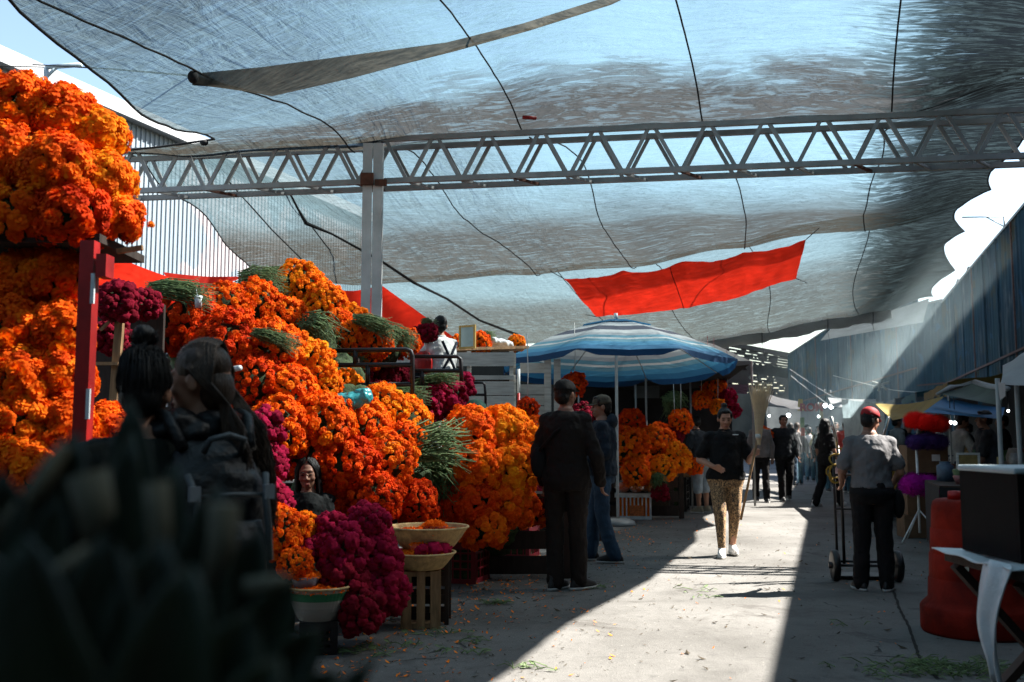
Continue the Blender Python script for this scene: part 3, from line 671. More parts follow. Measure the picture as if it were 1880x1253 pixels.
# the two men talking by the crates
g1 = at(1040, 1083)
p, Hm, J, s = person('man in dark brown jacket and black cap, back turned, in front of the crates', g1, 1.73, R(18), top=dkbrown, bottom=fabric('dark brown trousers', (.010, .0065, .005)), cap=cap_blk, hair='short', skin='skin_tan',
       shoes=blackshoe, sleeves='long', topz=.80, loose=1.15, head=(R(20), 0, 0), pose=dict(elR=(.26, -.02, 1.09), wrR=(.27, .10, .86), elL=(-.25, .0, 1.09), wrL=(-.22, .10, .86), ankR=(.10, .03, .085), ankL=(-.08, -.05, .085), footR=R(35), footL=R(20), kneR=(.09, .03, .48)), vox=.010)
m2 = MB(); m2.ell((-.22, -.06, 1.05), (.07, .05, .13)).tube([(-.20, -.10, 1.15), (-.05, -.16, 1.30), (.13, -.06, 1.43)], .012); o = m2.build('shoulder_bag', blk, p, local=True)
g2 = at(1108, 1032)
p, Hm, J, s = person('man in navy hoodie, blue jeans and patterned cap facing left to talk', g2, 1.68, R(-80), top=navy, bottom=jeans, cap=cap_camo, skin='skin_tan', shoes=blackshoe, sleeves='long', topz=.88, loose=1.1,
       belly=.05, head=(R(-15), R(-5), 0), pose=dict(elR=(.20, -.06, 1.10), wrR=(.16, .14, 1.02), elL=(-.20, -.05, 1.10), wrL=(-.16, .16, 1.02), ankR=(.09, .14, .085), ankL=(-.10, -.12, .085), kneR=(.09, .10, .48), kneL=(-.1, .0, .48)))
MB().ell((0, -.10, 1.42), (.12, .06, .08)).build('hood', navy, p, local=True)
tag(MB().ell((0, 0, 0), (.10, .13, .18)).build('backpack', blk, loc=g2+Vector((.27, .05, .93))), 'black bag hanging behind the man in the navy hoodie', 'bag')
remesh(bpy.context.scene.objects['backpack'], .012, 4, .03, .06)

# woman with the broom
leopard, t, out = new_mat('leopard print leggings'); tc = N(t, 'ShaderNodeTexCoord').outputs['Object']
vo = N(t, 'ShaderNodeTexVoronoi', {'Vector': tc, 'Scale': 52, 'Randomness': 1.}, feature='F1').outputs['Distance']
nn = noise_(t, tc, 90, 3, .6)
rg = math_(t, 'MULTIPLY', sstep(t, vo, .28, .36), math_(t, 'SUBTRACT', 1., sstep(t, vo, .62, .70))); rg = math_(t, 'MULTIPLY', rg, sstep(t, nn, .40, .48))
c = mixc(t, rg, (.40, .24, .11), (.018, .012, .008)); c = mixc(t, math_(t, 'SUBTRACT', 1., sstep(t, vo, .2, .3)), c, (.26, .13, .05))
bs = N(t, 'ShaderNodeBsdfPrincipled', {'Base Color': c, 'Roughness': .8}); t.links.new(bs.outputs[0], out.inputs[0])
gw = at(1335, 1021)
wom, Hm, J, s = person('woman in black polo and leopard leggings walking forward with a broom', gw, 1.56, PI+R(2), top=blk, bottom=leopard, hair='bun', shoes=whiteshoe, female=True, build=1.18, belly=.03, trouser='legging', topz=.84, open_hem=.0,
       head=(0, R(-14), 0), curl=(.5, 1.1), pose=dict(elR=(.285, -.06, 1.11), wrR=(.16, .16, 1.03), handR=(-1, .25, -.35), acR=(0, .4, 1), elL=(-.285, -.02, 1.10), wrL=(-.275, .19, 1.17), handL=(-.3, .85, .35), acL=(.2, 0, 1), ankR=(.09, .17, .085), ankL=(-.08, -.10, .10), footR=R(12), footL=R(-5), kneR=(.095, .13, .49), kneL=(-.09, .03, .49)), vox=.009)
MB().box((-.085, .168, 1.285), (.06, .003, .010)).build('badge', M['white_paint'], wom, local=True)
bx = W(1386, 838, 10.27)
br_ = thing('broom', 'tall straw broom held bristles up by the woman in leopard leggings', 'broom', (bx.x-.10, bx.y, .25))
b0 = W(1360, 955, 10.27); b1 = W(1392, 800, 10.27); b2 = W(1398, 705, 10.27)
MB().tube([b0, b1], .013, 8).build('handle', M['wood'], br_)
straw = pm('straw bristles', (.95, .80, .58), .85, .12, 30, 0, transl=.55)
mb = MB(); rr = random.Random(5)
for k in range(300):
    a = rr.random()*6.283; e = math.sqrt(rr.random()); base = b1+Vector((.022*e*math.cos(a), .022*e*math.sin(a), -.10*rr.random()))
    tipc = b1.lerp(b2, .82+.22*rr.random()); tip = tipc+Vector((.125*e*math.cos(a), .08*e*math.sin(a), 0)); mid = base.lerp(tip, .55)-Vector((.022*e*math.cos(a), .014*e*math.sin(a), 0))
    mb.tube([base, mid, tip+Vector((.01*rr.gauss(0, 1), .01*rr.gauss(0, 1), 0))], [.0025, .0022, .0008], 3, False)
mb.build('bristles', straw, br_)
MB().tube([b1+Vector((0, 0, -.03)), b1+Vector((0, 0, .015))], .03, 10).build('binding', M['white_rope'], br_)

# old man with the red cap at his hand truck
gr_ = at(1607, 1085)
rc_man, Hm, J, s = person('man in grey polo shirt and red cap, back turned, at a hand truck', gr_, 1.50, R(8), top=greyshirt, bottom=dkpants, cap=cap_red, skin='skin_tan', hair='short', shoes=blackshoe, build=1.08, topz=.95, loose=1.2,
       head=(R(38), R(-16), 0), lean=(0, .03), pose=dict(elR=(.265, .0, 1.10), wrR=(.235, .20, .98), elL=(-.265, .0, 1.10), wrL=(-.235, .20, .98), ankR=(.11, .0, .085), ankL=(-.12, .02, .085), footR=R(25), footL=R(-15)), vox=.010)
MB().loft([(0, .01, .86*s, .20*s, .155*s), (0, .01, .90*s, .205*s, .16*s), (0, .012, .95*s, .20*s, .155*s)], 24).build('waist_pouch', blk, rc_man, local=True)
MB().ell((.24*s, .02, .80*s), (.05, .06, .12)).build('pouch', blk, rc_man, local=True)
MB().loft([(0, .033, 1.40*s, .092*s, .088*s), (0, .037, 1.45*s, .080*s, .08*s)], 20).build('collar_trim', cap_blk, rc_man, local=True)

# far walkers: (label, px, foot py, head py, heading deg, kwargs)
rose = fabric('rose top', (.45, .16, .20)); whitet = fabric('white tee', (.50, .48, .46)); redt = fabric('red tee', (.50, .045, .03)); lblue = fabric('light blue tee', (.22, .32, .48)); teal = fabric('teal jeans', (.05, .11, .14)); pinkt = fabric('pale pink top', (.52, .36, .34))
def walk(a, sw=1):
    return dict(ankR=(.09, .20*a, .085+.02*(a < 0)), ankL=(-.09, -.22*a, .085+.03*(a > 0)), kneR=(.09, .14*a+.03, .49), kneL=(-.09, -.02*a+.03, .49), elR=(.24, -.10*a, 1.10), wrR=(.23, -.12*a+.06, .86), elL=(-.24, .06*a, 1.10), wrL=(-.23, .20*a+.04, .88))
def far(label, px, fy, H, deg, **k):
    k.setdefault('vox', .013); k.setdefault('shoes', blackshoe); k.setdefault('skin', 'skin_tan')
    return person(label, at(px, fy), H, R(deg), **k)
far('man in a dark jacket and black trousers walking toward the camera', 1442, 921, 1.70, 180, top=fabric('charcoal shirt', (.008, .010, .012)), bottom=blk, build=1.12, pose=walk(.6), hair='short', topz=.86, sleeves='long', vox=.0105)
far('person in a grey sweater and dark cap walking just behind the broom', 1398, 922, 1.68, 185, top=gtee, bottom=dkpants, cap=cap_blk, pose=walk(-.5), sleeves='long')
gb = at(1522, 930)
far('woman in loose black clothes walking right with a pink and white bag', 1520, 930, 1.60, 62, top=blk, bottom=blk, female=True, hair='long', shoes=whiteshoe, loose=1.7, topz=.80, vox=.0105,
    pose=dict(ankR=(.09, .22, .10), ankL=(-.09, -.25, .085), kneR=(.09, .18, .50), kneL=(-.09, -.04, .49), elR=(.22, -.02, 1.10), wrR=(.24, .08, .86), footR=0.))
bag = tag(MB().loft([(0, 0, -.17, .05, .05), (0, 0, -.12, .10, .08), (0, 0, .0, .115, .09), (0, 0, .10, .09, .07), (0, 0, .17, .03, .03), (0, 0, .22, .05, .03)], 18).build('carrier_bag', pm('pink white plastic bag', (.60, .42, .43), .4, .3, 9, .3), local=True), 'pink and white carrier bag in the hand of the woman in black', 'bag'); bag.location = gb+Vector((.20, -.14, .66)); remesh(bag, .012, 3, .03, .05)
far('man in a red shirt and grey cap walking away along the street', 1556, 905, 1.66, 5, top=redt, bottom=teal, cap=pm('grey cap cloth', (.2, .2, .2)), pose=walk(.5), sleeves='long')
far('small person in a white tee walking away beyond the jacketed man', 1488, 884, 1.56, 15, top=whitet, bottom=teal, pose=walk(.8), hair='short')
far('person in a pink top walking in the distant crowd', 1503, 876, 1.60, 20, top=rose, bottom=jeans, female=True, hair='short', pose=walk(-.6))
far('person in a pale pink shirt furthest down the street', 1497, 866, 1.68, 170, top=pinkt, bottom=jeans, pose=walk(.4))
far('brown haired person in grey walking behind the jacketed man', 1466, 890, 1.66, 30, top=gtee, bottom=teal, hair='short', hairmat='hair_brown', pose=walk(-.5), sleeves='long')
far('fair haired person in a cream top beside the woman in black', 1538, 896, 1.64, 200, top=pinkt, bottom=dkpants, hair='short', hairmat='hair_brown', pose=walk(.4))
far('person in a salmon cap and red top close to the stalls down the street', 1584, 898, 1.55, 20, top=redt, bottom=dkpants, cap=pm('salmon cap', (.5, .10, .09)), pose=walk(-.3))
far('man in black tee and denim shorts stooping at a wooden tray', 1290, 942, 1.62, -40, top=fabric('black and grey tee', (.022, .026, .032)), bottom=fabric('pale denim', (.20, .24, .27)), trouser='shorts', cap=cap_blk, shoes=fabric('tan trainers', (.20, .17, .12)), head=(0, R(-12), 0), vox=.0105,
    pose=dict(elR=(.24, .10, 1.08), wrR=(.20, .26, .90), elL=(-.24, .10, 1.08), wrL=(-.20, .28, .90)), lean=(0, .10))
far('person in a light blue tee leaning at the flower stall behind the stooping man', 1325, 905, 1.66, -70, top=lblue, bottom=dkpants, hair='short', lean=(0, .22), pose=dict(elR=(.2, .42, 1.15), wrR=(.16, .66, 1.12), elL=(-.2, .40, 1.15), wrL=(-.2, .6, 1.1)))
far('person in a black tee at the shaded stall by the far flower bundles', 1355, 885, 1.66, -150, top=blk, bottom=dkpants, hair='long', female=True)
far('man in a pale shirt far down the lane near the bulbs', 1478, 858, 1.7, 175, top=whitet, bottom=dkpants, pose=walk(.5))
far('woman in a red top far down the lane among the crowd', 1492, 858, 1.6, 10, top=redt, bottom=dkpants, female=True, hair='long', pose=walk(-.5))
far('person in dark clothes far down the lane left of the green board', 1462, 860, 1.7, 190, top=navy, bottom=dkpants, pose=walk(.5))
far('person in a yellow tee far down the lane', 1514, 860, 1.62, 170, top=fabric('yellow tee', (.40, .28, .06)), bottom=jeans, pose=walk(-.4))
far('man in a light blue shirt far behind the woman in black', 1545, 868, 1.7, 185, top=lblue, bottom=dkpants, pose=walk(.4))
far('person in a grey hooded top far behind the woman in black', 1532, 862, 1.66, 20, top=gtee, bottom=dkpants, sleeves='long', pose=walk(-.5))
far('tall man in a dark tee among the far stalls left of the broom', 1382, 880, 1.72, 150, top=blk, bottom=jeans, pose=walk(.3))
far('person in a white blouse far off by the plastic sheet', 1570, 872, 1.6, 175, top=whitet, bottom=dkpants, female=True, hair='bun', pose=walk(.3))
# shaded sellers on the right
far('person in white tee with shoulder strap bending over goods on the right', 1752, 950, 1.62, 85, top=fabric('white tee shade', (.46, .45, .43)), bottom=jeans, hair='short', lean=(0, .16), head=(R(10), R(-20), 0), vox=.0105, pose=dict(elR=(.24, .28, 1.02), wrR=(.2, .46, .86), elL=(-.22, .3, 1.0), wrL=(-.2, .48, .86)))
far('man in a dark grey shirt looking left behind the black chair', 1826, 985, 1.60, -75, top=fabric('dark grey tee', (.035, .036, .040)), bottom=dkpants, hair='short', build=1.12, lean=(0, .06), vox=.0105, pose=dict(elR=(.24, .16, 1.03), wrR=(.2, .40, .94), elL=(-.22, .16, 1.03), wrL=(-.2, .40, .94)))
far('seller in black sitting in the gloom of the right hand stall', 1783, 912, 1.55, -60, top=blk, bottom=dkpants, hair='short')
far('seller with a striped cap at the back of the right hand stall', 1728, 905, 1.6, -110, top=whitet, bottom=dkpants, cap=pm('checked cap', (.2, .22, .28), .8, .8, 20))
far('vendor in a dark top beyond the hand truck by the plume stand', 1672, 905, 1.58, 150, top=blk, bottom=dkpants, hair='bun', female=True)

def farq(label, q, d, H, deg, **k):
    k.setdefault('vox', .013); k.setdefault('shoes', blackshoe); k.setdefault('skin', 'skin_tan'); return person(label, (X_of(q, d), d, 0), H, R(deg), **k)
farq('shopper in a maroon top standing before the ochre tarp stall', 1.55, 16.2, 1.6, 75, top=fabric('maroon tee', (.08, .012, .016)), bottom=dkpants, female=True, hair='long')
farq('shopper in a pale grey shirt before the teal tarp stall', 1.35, 20.0, 1.68, 80, top=fabric('pale grey shirt', (.24, .25, .25)), bottom=jeans)
farq('shopper in a black jacket before the teal tarp stall', 1.45, 21.3, 1.7, 60, top=blk, bottom=dkpants, sleeves='long')
farq('shopper in a white cap before the grey tarp stall', 1.2, 24.2, 1.66, 85, top=navy, bottom=dkpants, cap=pm('white cap', (.5, .5, .48)))
farq('shopper in a coral tee before the grey tarp stall', 1.1, 26.0, 1.6, 20, top=redt, bottom=jeans, female=True, hair='bun')
farq('vendor in dark clothes behind the table of the ochre tarp stall', 2.75, 16.4, 1.62, -80, top=blk, bottom=dkpants)
CR = [('pale yellow blouse', (.40, .34, .14), -.2, 27, 175, 1), ('brown jacket', (.06, .035, .02), .5, 25, 10, 0), ('lilac top', (.26, .18, .32), .1, 30, 180, 1), ('white shirt and dark trousers', (.48, .47, .45), .8, 28.5, 170, 0), ('green tee', (.05, .12, .05), -.6, 32, 20, 0),
      ('black tee and light jeans', (.006, .006, .007), -.1, 23.5, 185, 0), ('orange top', (.50, .14, .03), .6, 33, 0, 1), ('grey hoodie', (.12, .12, .12), -.9, 26, 15, 0), ('pink cardigan', (.42, .20, .24), .95, 31, 190, 1), ('blue work shirt', (.05, .09, .17), .3, 36, 180, 0), ('cream sweater', (.42, .38, .30), -.5, 37, 10, 1), ('dark red shirt', (.16, .015, .02), 0.0, 40, 175, 0)]
for k, (nm, c_, q, d, dg_, fm) in enumerate(CR):
    farq('person in a %s walking %s far down the lane' % (nm, 'toward the camera' if dg_ > 90 else 'away'), q, d, 1.58+.03*(k % 5), dg_, top=fabric(nm, c_), bottom=(dkpants, jeans, teal)[k % 3], female=bool(fm), hair=('short', 'long')[fm], sleeves=('short', 'long')[k % 2], pose=walk((.5, -.5)[k % 2]))
# apron seller up on the truck
va = W(815, 660, 11.3)
ap, Hm, J, s = person('seller in white shirt with dark crossed straps standing on the truck', (va.x, va.y, 1.02), 1.62, R(-35), top=fabric('white shirt', (.50, .50, .48)), bottom=fabric('pale trousers', (.42, .41, .39)), hair='short', shoes=blackshoe, lean=(0, .08), head=(R(25), 0, 0), topz=.86,
       pose=dict(elR=(.20, .16, 1.10), wrR=(.06, .32, 1.12), elL=(-.22, .16, 1.12), wrL=(-.10, .34, 1.10)))
for q in (-1, 1):
    MB().tube([(q*.10*s, -.128*s, 1.38*s), (q*.02*s, -.138*s, 1.22*s), (-q*.10*s, -.115*s, 1.02*s), (-q*.16*s, -.06*s, .95*s)], .016, 6).build('apron_strap', navy, ap, local=True)

# girl sitting among the flowers
vg = W(566, 905, 6.95)
girl, Hm, J, s = person('young seated girl with long black hair looking at the camera between the flower bundles', (vg.x, vg.y, vg.z-1.44*1.48/1.7), 1.48, PI-R(6), top=fabric('black blouse', (.005, .006, .006)), bottom=blk, hair='none', female=True, sleeves='long', topz=.86, head=(0, R(-7), R(3)), vox=.0075, skin='skin_tan',
       pose=dict(kneR=(.12, .42, .86), kneL=(-.12, .42, .86), ankR=(.11, .40, .45), ankL=(-.11, .40, .45), elR=(.23, .04, 1.12), wrR=(.10, .22, 1.02), elL=(-.23, .04, 1.12), wrL=(-.10, .22, 1.02)), shoes=None)
hs = s*1.03
mb = MB(); rr = random.Random(11)
def hp(x, y, z): return Hm @ Vector((x*hs, y*hs, z*hs))
def hair_strands(mb, n, seed, fall, spread=1., front=True, r=.0028):
    rr = random.Random(seed)
    for k in range(n):
        q = -1 if rr.random() < .5 else 1; a = rr.uniform(.12, 2.6)
        if not front: a = rr.uniform(1.75, 3.1)
        e = rr.uniform(0, .012)
        pts = [hp(q*.012, .045-.10*a/2.6, .232+e)]
        pts.append(hp(q*math.sin(a)*.060, .062*math.cos(a)*1.1-.01, .212+e)); pts.append(hp(q*math.sin(max(a, .75))*(.084+e), .092*math.cos(max(a, .75))-.012, .150)); 
        yy = .085*math.cos(max(a, 1.0))-.015
        pts.append(hp(q*math.sin(max(a, .95))*(.088+e), yy, .07)); pts.append(hp(q*math.sin(max(a, .95))*(.093+e)*spread, yy-.0+.02*(a < 1.4), -.02))
        L = fall*rr.uniform(.75, 1.1)
        for j in (.45, .75, 1.): pts.append(hp(q*(math.sin(max(a, .9))*.10*spread+.012*math.sin(j*7+k)), yy+.03*(a < 1.4)+.012*math.cos(j*6+k*2), -.02-L*j))
        mb.tube(pts, [r*.6, r, r, r, r, r, r*.9, r*.4], 4, False)
hair_strands(mb, 420, 4, .26, 1.0)
hell_c = hp(0, -.02, .15); mb.ell(hell_c, (.076*hs, .086*hs, .082*hs), Hm.to_3x3())
mb.build('hair', M['hair'], girl, local=True)
# ---------------- flowers ----------------
def petal_mat(name, lo, hi, tip, transl=.35, rough=.8):
    m, t, out = new_mat(name); oi = N(t, 'ShaderNodeObjectInfo').outputs['Random']
    gi = N(t, 'ShaderNodeNewGeometry').outputs['Random Per Island']
    at_ = N(t, 'ShaderNodeAttribute', attribute_name='tint').outputs['Fac']
    tc = N(t, 'ShaderNodeTexCoord').outputs['Object']
    f = math_(t, 'ADD', math_(t, 'MULTIPLY', gi, .30), math_(t, 'MULTIPLY', math_(t, 'FRACT', math_(t, 'ADD', oi, at_)), .70))
    c = ramp(t, f, [(0, lo), (.55, hi), (1, tip)])
    b = N(t, 'ShaderNodeBsdfPrincipled', {'Base Color': c, 'Roughness': rough, 'Specular IOR Level': .12})
    tr = N(t, 'ShaderNodeBsdfTranslucent', {'Color': c})
    mx = N(t, 'ShaderNodeMixShader', {0: transl, 1: b.outputs[0], 2: tr.outputs[0]}); t.links.new(mx.outputs[0], out.inputs[0]); return m
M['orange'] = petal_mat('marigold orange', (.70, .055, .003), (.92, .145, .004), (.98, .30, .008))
M['amber'] = petal_mat('marigold amber', (.84, .13, .004), (.95, .26, .006), (.98, .46, .014))  # yellower copy, also paints sunlight on bunches of the rack and block
M['deep'] = petal_mat('marigold red orange', (.50, .022, .003), (.80, .062, .003), (.92, .13, .004))  # redder, darker copy, also paints shade on the shaded bunches
M['magenta'] = petal_mat('cockscomb crimson', (.17, .002, .016), (.27, .003, .030), (.38, .007, .050), .15, .9)
M['maroon'] = petal_mat('cockscomb shaded maroon', (.13, .003, .010), (.19, .003, .016), (.26, .005, .022), .15, .9)  # darker copy of the crimson, puts shade into low and rear bunches
M['red_fl'] = petal_mat('red plume', (.70, .006, .004), (.80, .010, .006), (.9, .03, .01), .2, .9)
M['purple_fl'] = petal_mat('violet plume', (.03, .012, .07), (.05, .02, .11), (.09, .04, .14), .15, .9)
M['pink_fl'] = petal_mat('magenta plume', (.30, .004, .20), (.42, .008, .28), (.5, .02, .34), .2, .9)
M['core'] = pm('bunch foliage', (.030, .055, .014), .8, .6, 30, .6, 60)

def ico(sub):
    bm = bmesh.new(); bmesh.ops.create_icosphere(bm, subdivisions=sub, radius=1)
    v = np.array([tuple(x.co) for x in bm.verts]); bm.verts.index_update(); f = [tuple(x.index for x in q.verts) for q in bm.faces]; bm.free(); return v, f
ICO1, ICO2, ICO3 = ico(1), ico(2), ico(3)
def marigold(seed, layers, corer=.74):
    rr = random.Random(seed); V = []; F = []
    for th, n, wd in layers:
        ph0 = rr.random()*6.28
        for k in range(n):
            a = ph0+6.283*(k+rr.uniform(-.25, .25))/n; th_ = R(th+rr.uniform(-8, 8))
            nn = Vector((math.sin(th_)*math.cos(a), math.sin(th_)*math.sin(a), math.cos(th_))); sd = Vector((-math.sin(a), math.cos(a), 0))
            t_ = sd.cross(nn)*-1
            if t_.z > 0: t_ = -t_
            w_ = wd*rr.uniform(.8, 1.2); r_ = rr.uniform(.88, 1.10); tl = rr.uniform(.05, .30); tw = rr.uniform(-.12, .12)
            b = len(V)
            V += [nn*.55-sd*w_*.5, nn*.55+sd*w_*.5, nn*(r_*.90+tw)-sd*w_-t_*.04, nn*(r_*.90-tw)+sd*w_-t_*.04,
                  nn*(r_+tw*.6)-sd*w_*.85+t_*tl, nn*(r_*1.03)+t_*(tl+.08), nn*(r_-tw*.6)+sd*w_*.85+t_*tl]
            F += [(b, b+1, b+3, b+2), (b+2, b+3, b+6, b+5), (b+2, b+5, b+4)]
    b = len(V); v, f = ICO1
    V += [Vector(p)*corer for p in v]; F += [tuple(i+b for i in q) for q in f]
    return np.array([tuple(p) for p in V]), F
HI = [marigold(s, [(10, 6, .20), (30, 11, .20), (50, 16, .20), (70, 19, .21), (90, 20, .22), (112, 16, .24)]) for s in (1, 2, 3)]
LO = [marigold(s, [(12, 5, .26), (42, 11, .27), (72, 15, .29), (100, 13, .31)]) for s in (4, 5, 6)]
def cockscomb(seed, lod=False):
    v, f = ICO3; V = []
    for p in v:
        p = Vector(p); n = noise.noise(p*2.6+Vector((seed*7, 0, 0))); m_ = abs(noise.noise(p*5.0+Vector((0, seed*5, 0))))
        V.append(p*(1.0+.34*n+.26*(1-3*m_)))
    rr = random.Random(seed); F = list(f); V = [Vector(q) for q in V]; n0 = len(V)
    for k in range(420):
        p = V[rr.randrange(n0)]; d_ = (p.normalized()+Vector((rr.gauss(0, .5), rr.gauss(0, .5), rr.gauss(0, .5)))).normalized(); w_ = d_.orthogonal().normalized()*.035; b = len(V)
        V += [p*.94-w_, p*.94+w_, p*.97+d_*.13]; F.append((b, b+1, b+2))
    return np.array([tuple(p) for p in V]), F
CK = [cockscomb(s) for s in (1, 2, 3)]
def head_mesh(name, arr):
    mb = MB(); mb.v = [tuple(p) for p in arr[0]]; mb.f = list(arr[1]); return mb.mesh(name, True)
def frame(n, roll):
    z = Vector(n).normalized(); x = z.orthogonal().normalized(); y = z.cross(x)
    return np.array(Matrix((x*math.cos(roll)+y*math.sin(roll), y*math.cos(roll)-x*math.sin(roll), z)).transposed())
def fib(n, rr, zmin):
    P = []; i = 0; N_ = n
    for i in range(N_):
        z = 1-(1-zmin)*(i+.5)/N_; a = i*2.39996+rr.uniform(-.2, .2); r_ = math.sqrt(max(0, 1-z*z)); P.append(Vector((r_*math.cos(a), r_*math.sin(a), z)))
    return P
def bunch_mesh(name, seed, n, size, arrs, zmin=-.85, lump=.22):
    rr = random.Random(seed); VV = []; FF = []; TT = []; b = 0
    for p in fib(n, rr, zmin):
        k = 1+lump*noise.noise(p*1.7+Vector((seed*3.3, 0, 0)))+rr.uniform(-.10, .06)
        nn = (p+Vector((rr.gauss(0, .25), rr.gauss(0, .25), rr.gauss(0, .25)))).normalized()
        v, f = arrs[rr.randrange(len(arrs))]; s_ = size*rr.uniform(.62, 1.32)
        v2 = (v*s_)@frame(nn, rr.random()*6.28).T+np.array(p*k); VV.append(v2); FF += [tuple(i+b for i in q) for q in f]; TT += [rr.random()]*len(v); b += len(v)
    mb = MB(); mb.v = [tuple(p) for p in np.concatenate(VV)]; mb.f = FF; mb.tint = TT; return mb.mesh(name, True)
MG = [bunch_mesh('marigold_mass', s, 215, .128, LO) for s in range(6)]
CM = [bunch_mesh('cockscomb_mass', s, 62, .25, CK, lump=.30) for s in range(4)]
HEADS = [head_mesh('marigold_head', a) for a in HI]
for me in MG+CM+HEADS: me.materials.append(M['orange'])
def foliage_mesh(seed):
    rr = random.Random(seed); mb = MB(); v, f = ICO3
    mb.v = [tuple(Vector(p)*(.86+.10*noise.noise(Vector(p)*2+Vector((seed, 0, 0))))) for p in v]; mb.f = list(f)
    for k in range(230):
        p = Vector((rr.gauss(0, 1), rr.gauss(0, 1), rr.gauss(0, 1))).normalized(); q = (p.orthogonal().normalized()+p*rr.uniform(0, .8)+p.cross(p.orthogonal())*rr.gauss(0, .8)).normalized()*rr.uniform(.05, .11); w_ = p.cross(q).normalized()*.026
        c = p*rr.uniform(.95, 1.22); e = c+q*2.6+p*rr.uniform(.0, .15)
        mb.add([c-w_*.6, c+w_*.6, c+q*1.3+w_, c+q*1.3-w_, e], [(0, 1, 2, 3), (3, 2, 4)])
    return mb.mesh('foliage', True)
FOL = [foliage_mesh(s) for s in range(3)]
for me in FOL: me.materials.append(M['core'])
def inst(name, me, parent, loc, scale=1., rot=(0, 0, 0), mat=None):
    o = bpy.data.objects.new(name, me); COL.objects.link(o); o.parent = parent; o.location = loc
    o.scale = scale if hasattr(scale, '__len__') else (scale,)*3; o.rotation_euler = rot
    if mat is not None: o.material_slots[0].link = 'OBJECT'; o.material_slots[0].material = mat
    return o
GRP = {'m': 'marigold bunches heaped on the flower stalls', 'c': 'crimson cockscomb bunches on the flower stalls'}
NB = [0]
def bunch(px, py, rx, d, mat, label, ry=None, kind='m', single=False, dy=None):
    """one tied bunch: centre seen at (px,py), half width rx and half height ry in survey pixels, d metres out"""
    ry = ry or rx; c = W(px, py, d); k = d/FPX; RX, RZ = rx*k, ry*k; RY = dy or (RX+RZ)/2; NB[0] += 1; i = NB[0]
    t = thing('marigold_bunch' if kind == 'm' else 'cockscomb_bunch', label, 'flower bunch', (c.x, c.y, c.z-RZ), 0, GRP[kind])
    rr = random.Random(i*17); ctr = Vector((0, 0, RZ))
    kf = .80 if kind == 'm' else .92; inst('foliage', FOL[i % 3], t, ctr, (RX*kf, RY*kf, RZ*kf), (0, 0, i*1.3))
    if ' hung ' in label or 'white planks' in label and kind == 'm' or 'over the cap' in label: MB().tube([(0, 0, 2*RZ-.03), (.01, 0, 2*RZ+.25), (0, 0, 2*RZ+.7)], .006, 5).build('hanging_cord', M['white_rope'], t, local=True)
    if single:
        if RX > .2:
            o = inst('blossoms', MG[i % 6], t, ctr, (RX*.94, RY*.94, RZ*.94), (0, 0, i), M[mat]); o['kind'] = 'stuff'
        n = min(95, int(62*(RX*RZ)/(.20*.20))+26); n = max(24, n); arr = fib(n, rr, -.75)
        for p in arr:
            kk = 1+.18*noise.noise(p*1.7+Vector((i*3.3, 0, 0)))+rr.uniform(-.10, .05)
            nn = (Vector((p.x/RX, p.y/RY, p.z/RZ)).normalized()+Vector((rr.gauss(0, .2), rr.gauss(0, .2), rr.gauss(0, .2)))).normalized()
            inst('blossom', HEADS[rr.randrange(3)], t, ctr+Vector((p.x*RX*kk, p.y*RY*kk, p.z*RZ*kk)), (rr.uniform(.031, .044) if RX < .2 else rr.uniform(.036, .047)), nn.to_track_quat('Z', 'Y').to_euler(), M[mat])
    else:
        o = inst('blossoms', (MG if kind == 'm' else CM)[i % (6 if kind == 'm' else 4)], t, ctr, (RX, RY, RZ), (rr.uniform(-.15, .15), rr.uniform(-.15, .15), rr.random()*6.28), M[mat]); o['kind'] = 'stuff'
    return t
# stem bundles
def stem_meshes(seed, n=130, nl=620):
    rr = random.Random(seed); mb = MB(); P = []
    for k in range(n):
        a = rr.random()*6.28; e = math.sqrt(rr.random())*.19; y, z = e*math.cos(a), e*math.sin(a)*.8
        x0 = -.5+rr.random()*.22; x1 = rr.uniform(.20, .55); j = rr.gauss(0, .10); jz = rr.gauss(0, .08)-.05; bend = rr.gauss(0, .05); bz = rr.gauss(.03, .04)
        p = [Vector((x0, y*.7, z*.7)), Vector((-.2, y*.85+bend, z*.8+bz)), Vector((.12, y+j*.4+bend*.6, z+jz*.3+bz)), Vector((x1, y*1.2+j, z*1.2+jz))]
        mb.tube(p, [.0065, .006, .005, .003], 4); P.append(p)
    st_ = mb.mesh('stems', True); mb = MB()
    for k in range(nl):
        p = P[rr.randrange(n)]; i = rr.randrange(3); c = p[i].lerp(p[i+1], rr.random())
        q = Vector((rr.uniform(-.1, 1), rr.gauss(0, .7), rr.gauss(.25, .6))).normalized()*rr.uniform(.035, .085); w_ = q.orthogonal().normalized()*rr.uniform(.006, .013); dp_ = Vector((0, 0, -.02))
        mb.add([c, c+q*.5+w_, c+q+dp_, c+q*.5-w_], [(0, 1, 2, 3)])
    lf = mb.mesh('leaves', False); st_.materials.append(M['green_stem']); lf.materials.append(M['leaf']); return st_, lf
SM = [stem_meshes(s) for s in (1, 2, 3)]
def stems(px, py, rx, ry, d, label, rz=0., tilt=0., i=[0]):
    i[0] += 1; k = d/FPX; c = W(px, py, d); L = rx*k*2; T_ = ry*k/.2
    t = thing('stem_bundle', label, 'stem bundle', (c.x, c.y, c.z-ry*k), 0, 'bundled green stems lying on the flower heaps')
    for nm, me in zip(('stems', 'leaves'), SM[i[0] % 3]): inst(nm, me, t, (0, 0, ry*k), (L, T_, T_), (0, tilt, rz))['kind'] = 'stuff'
    return t
B = bunch
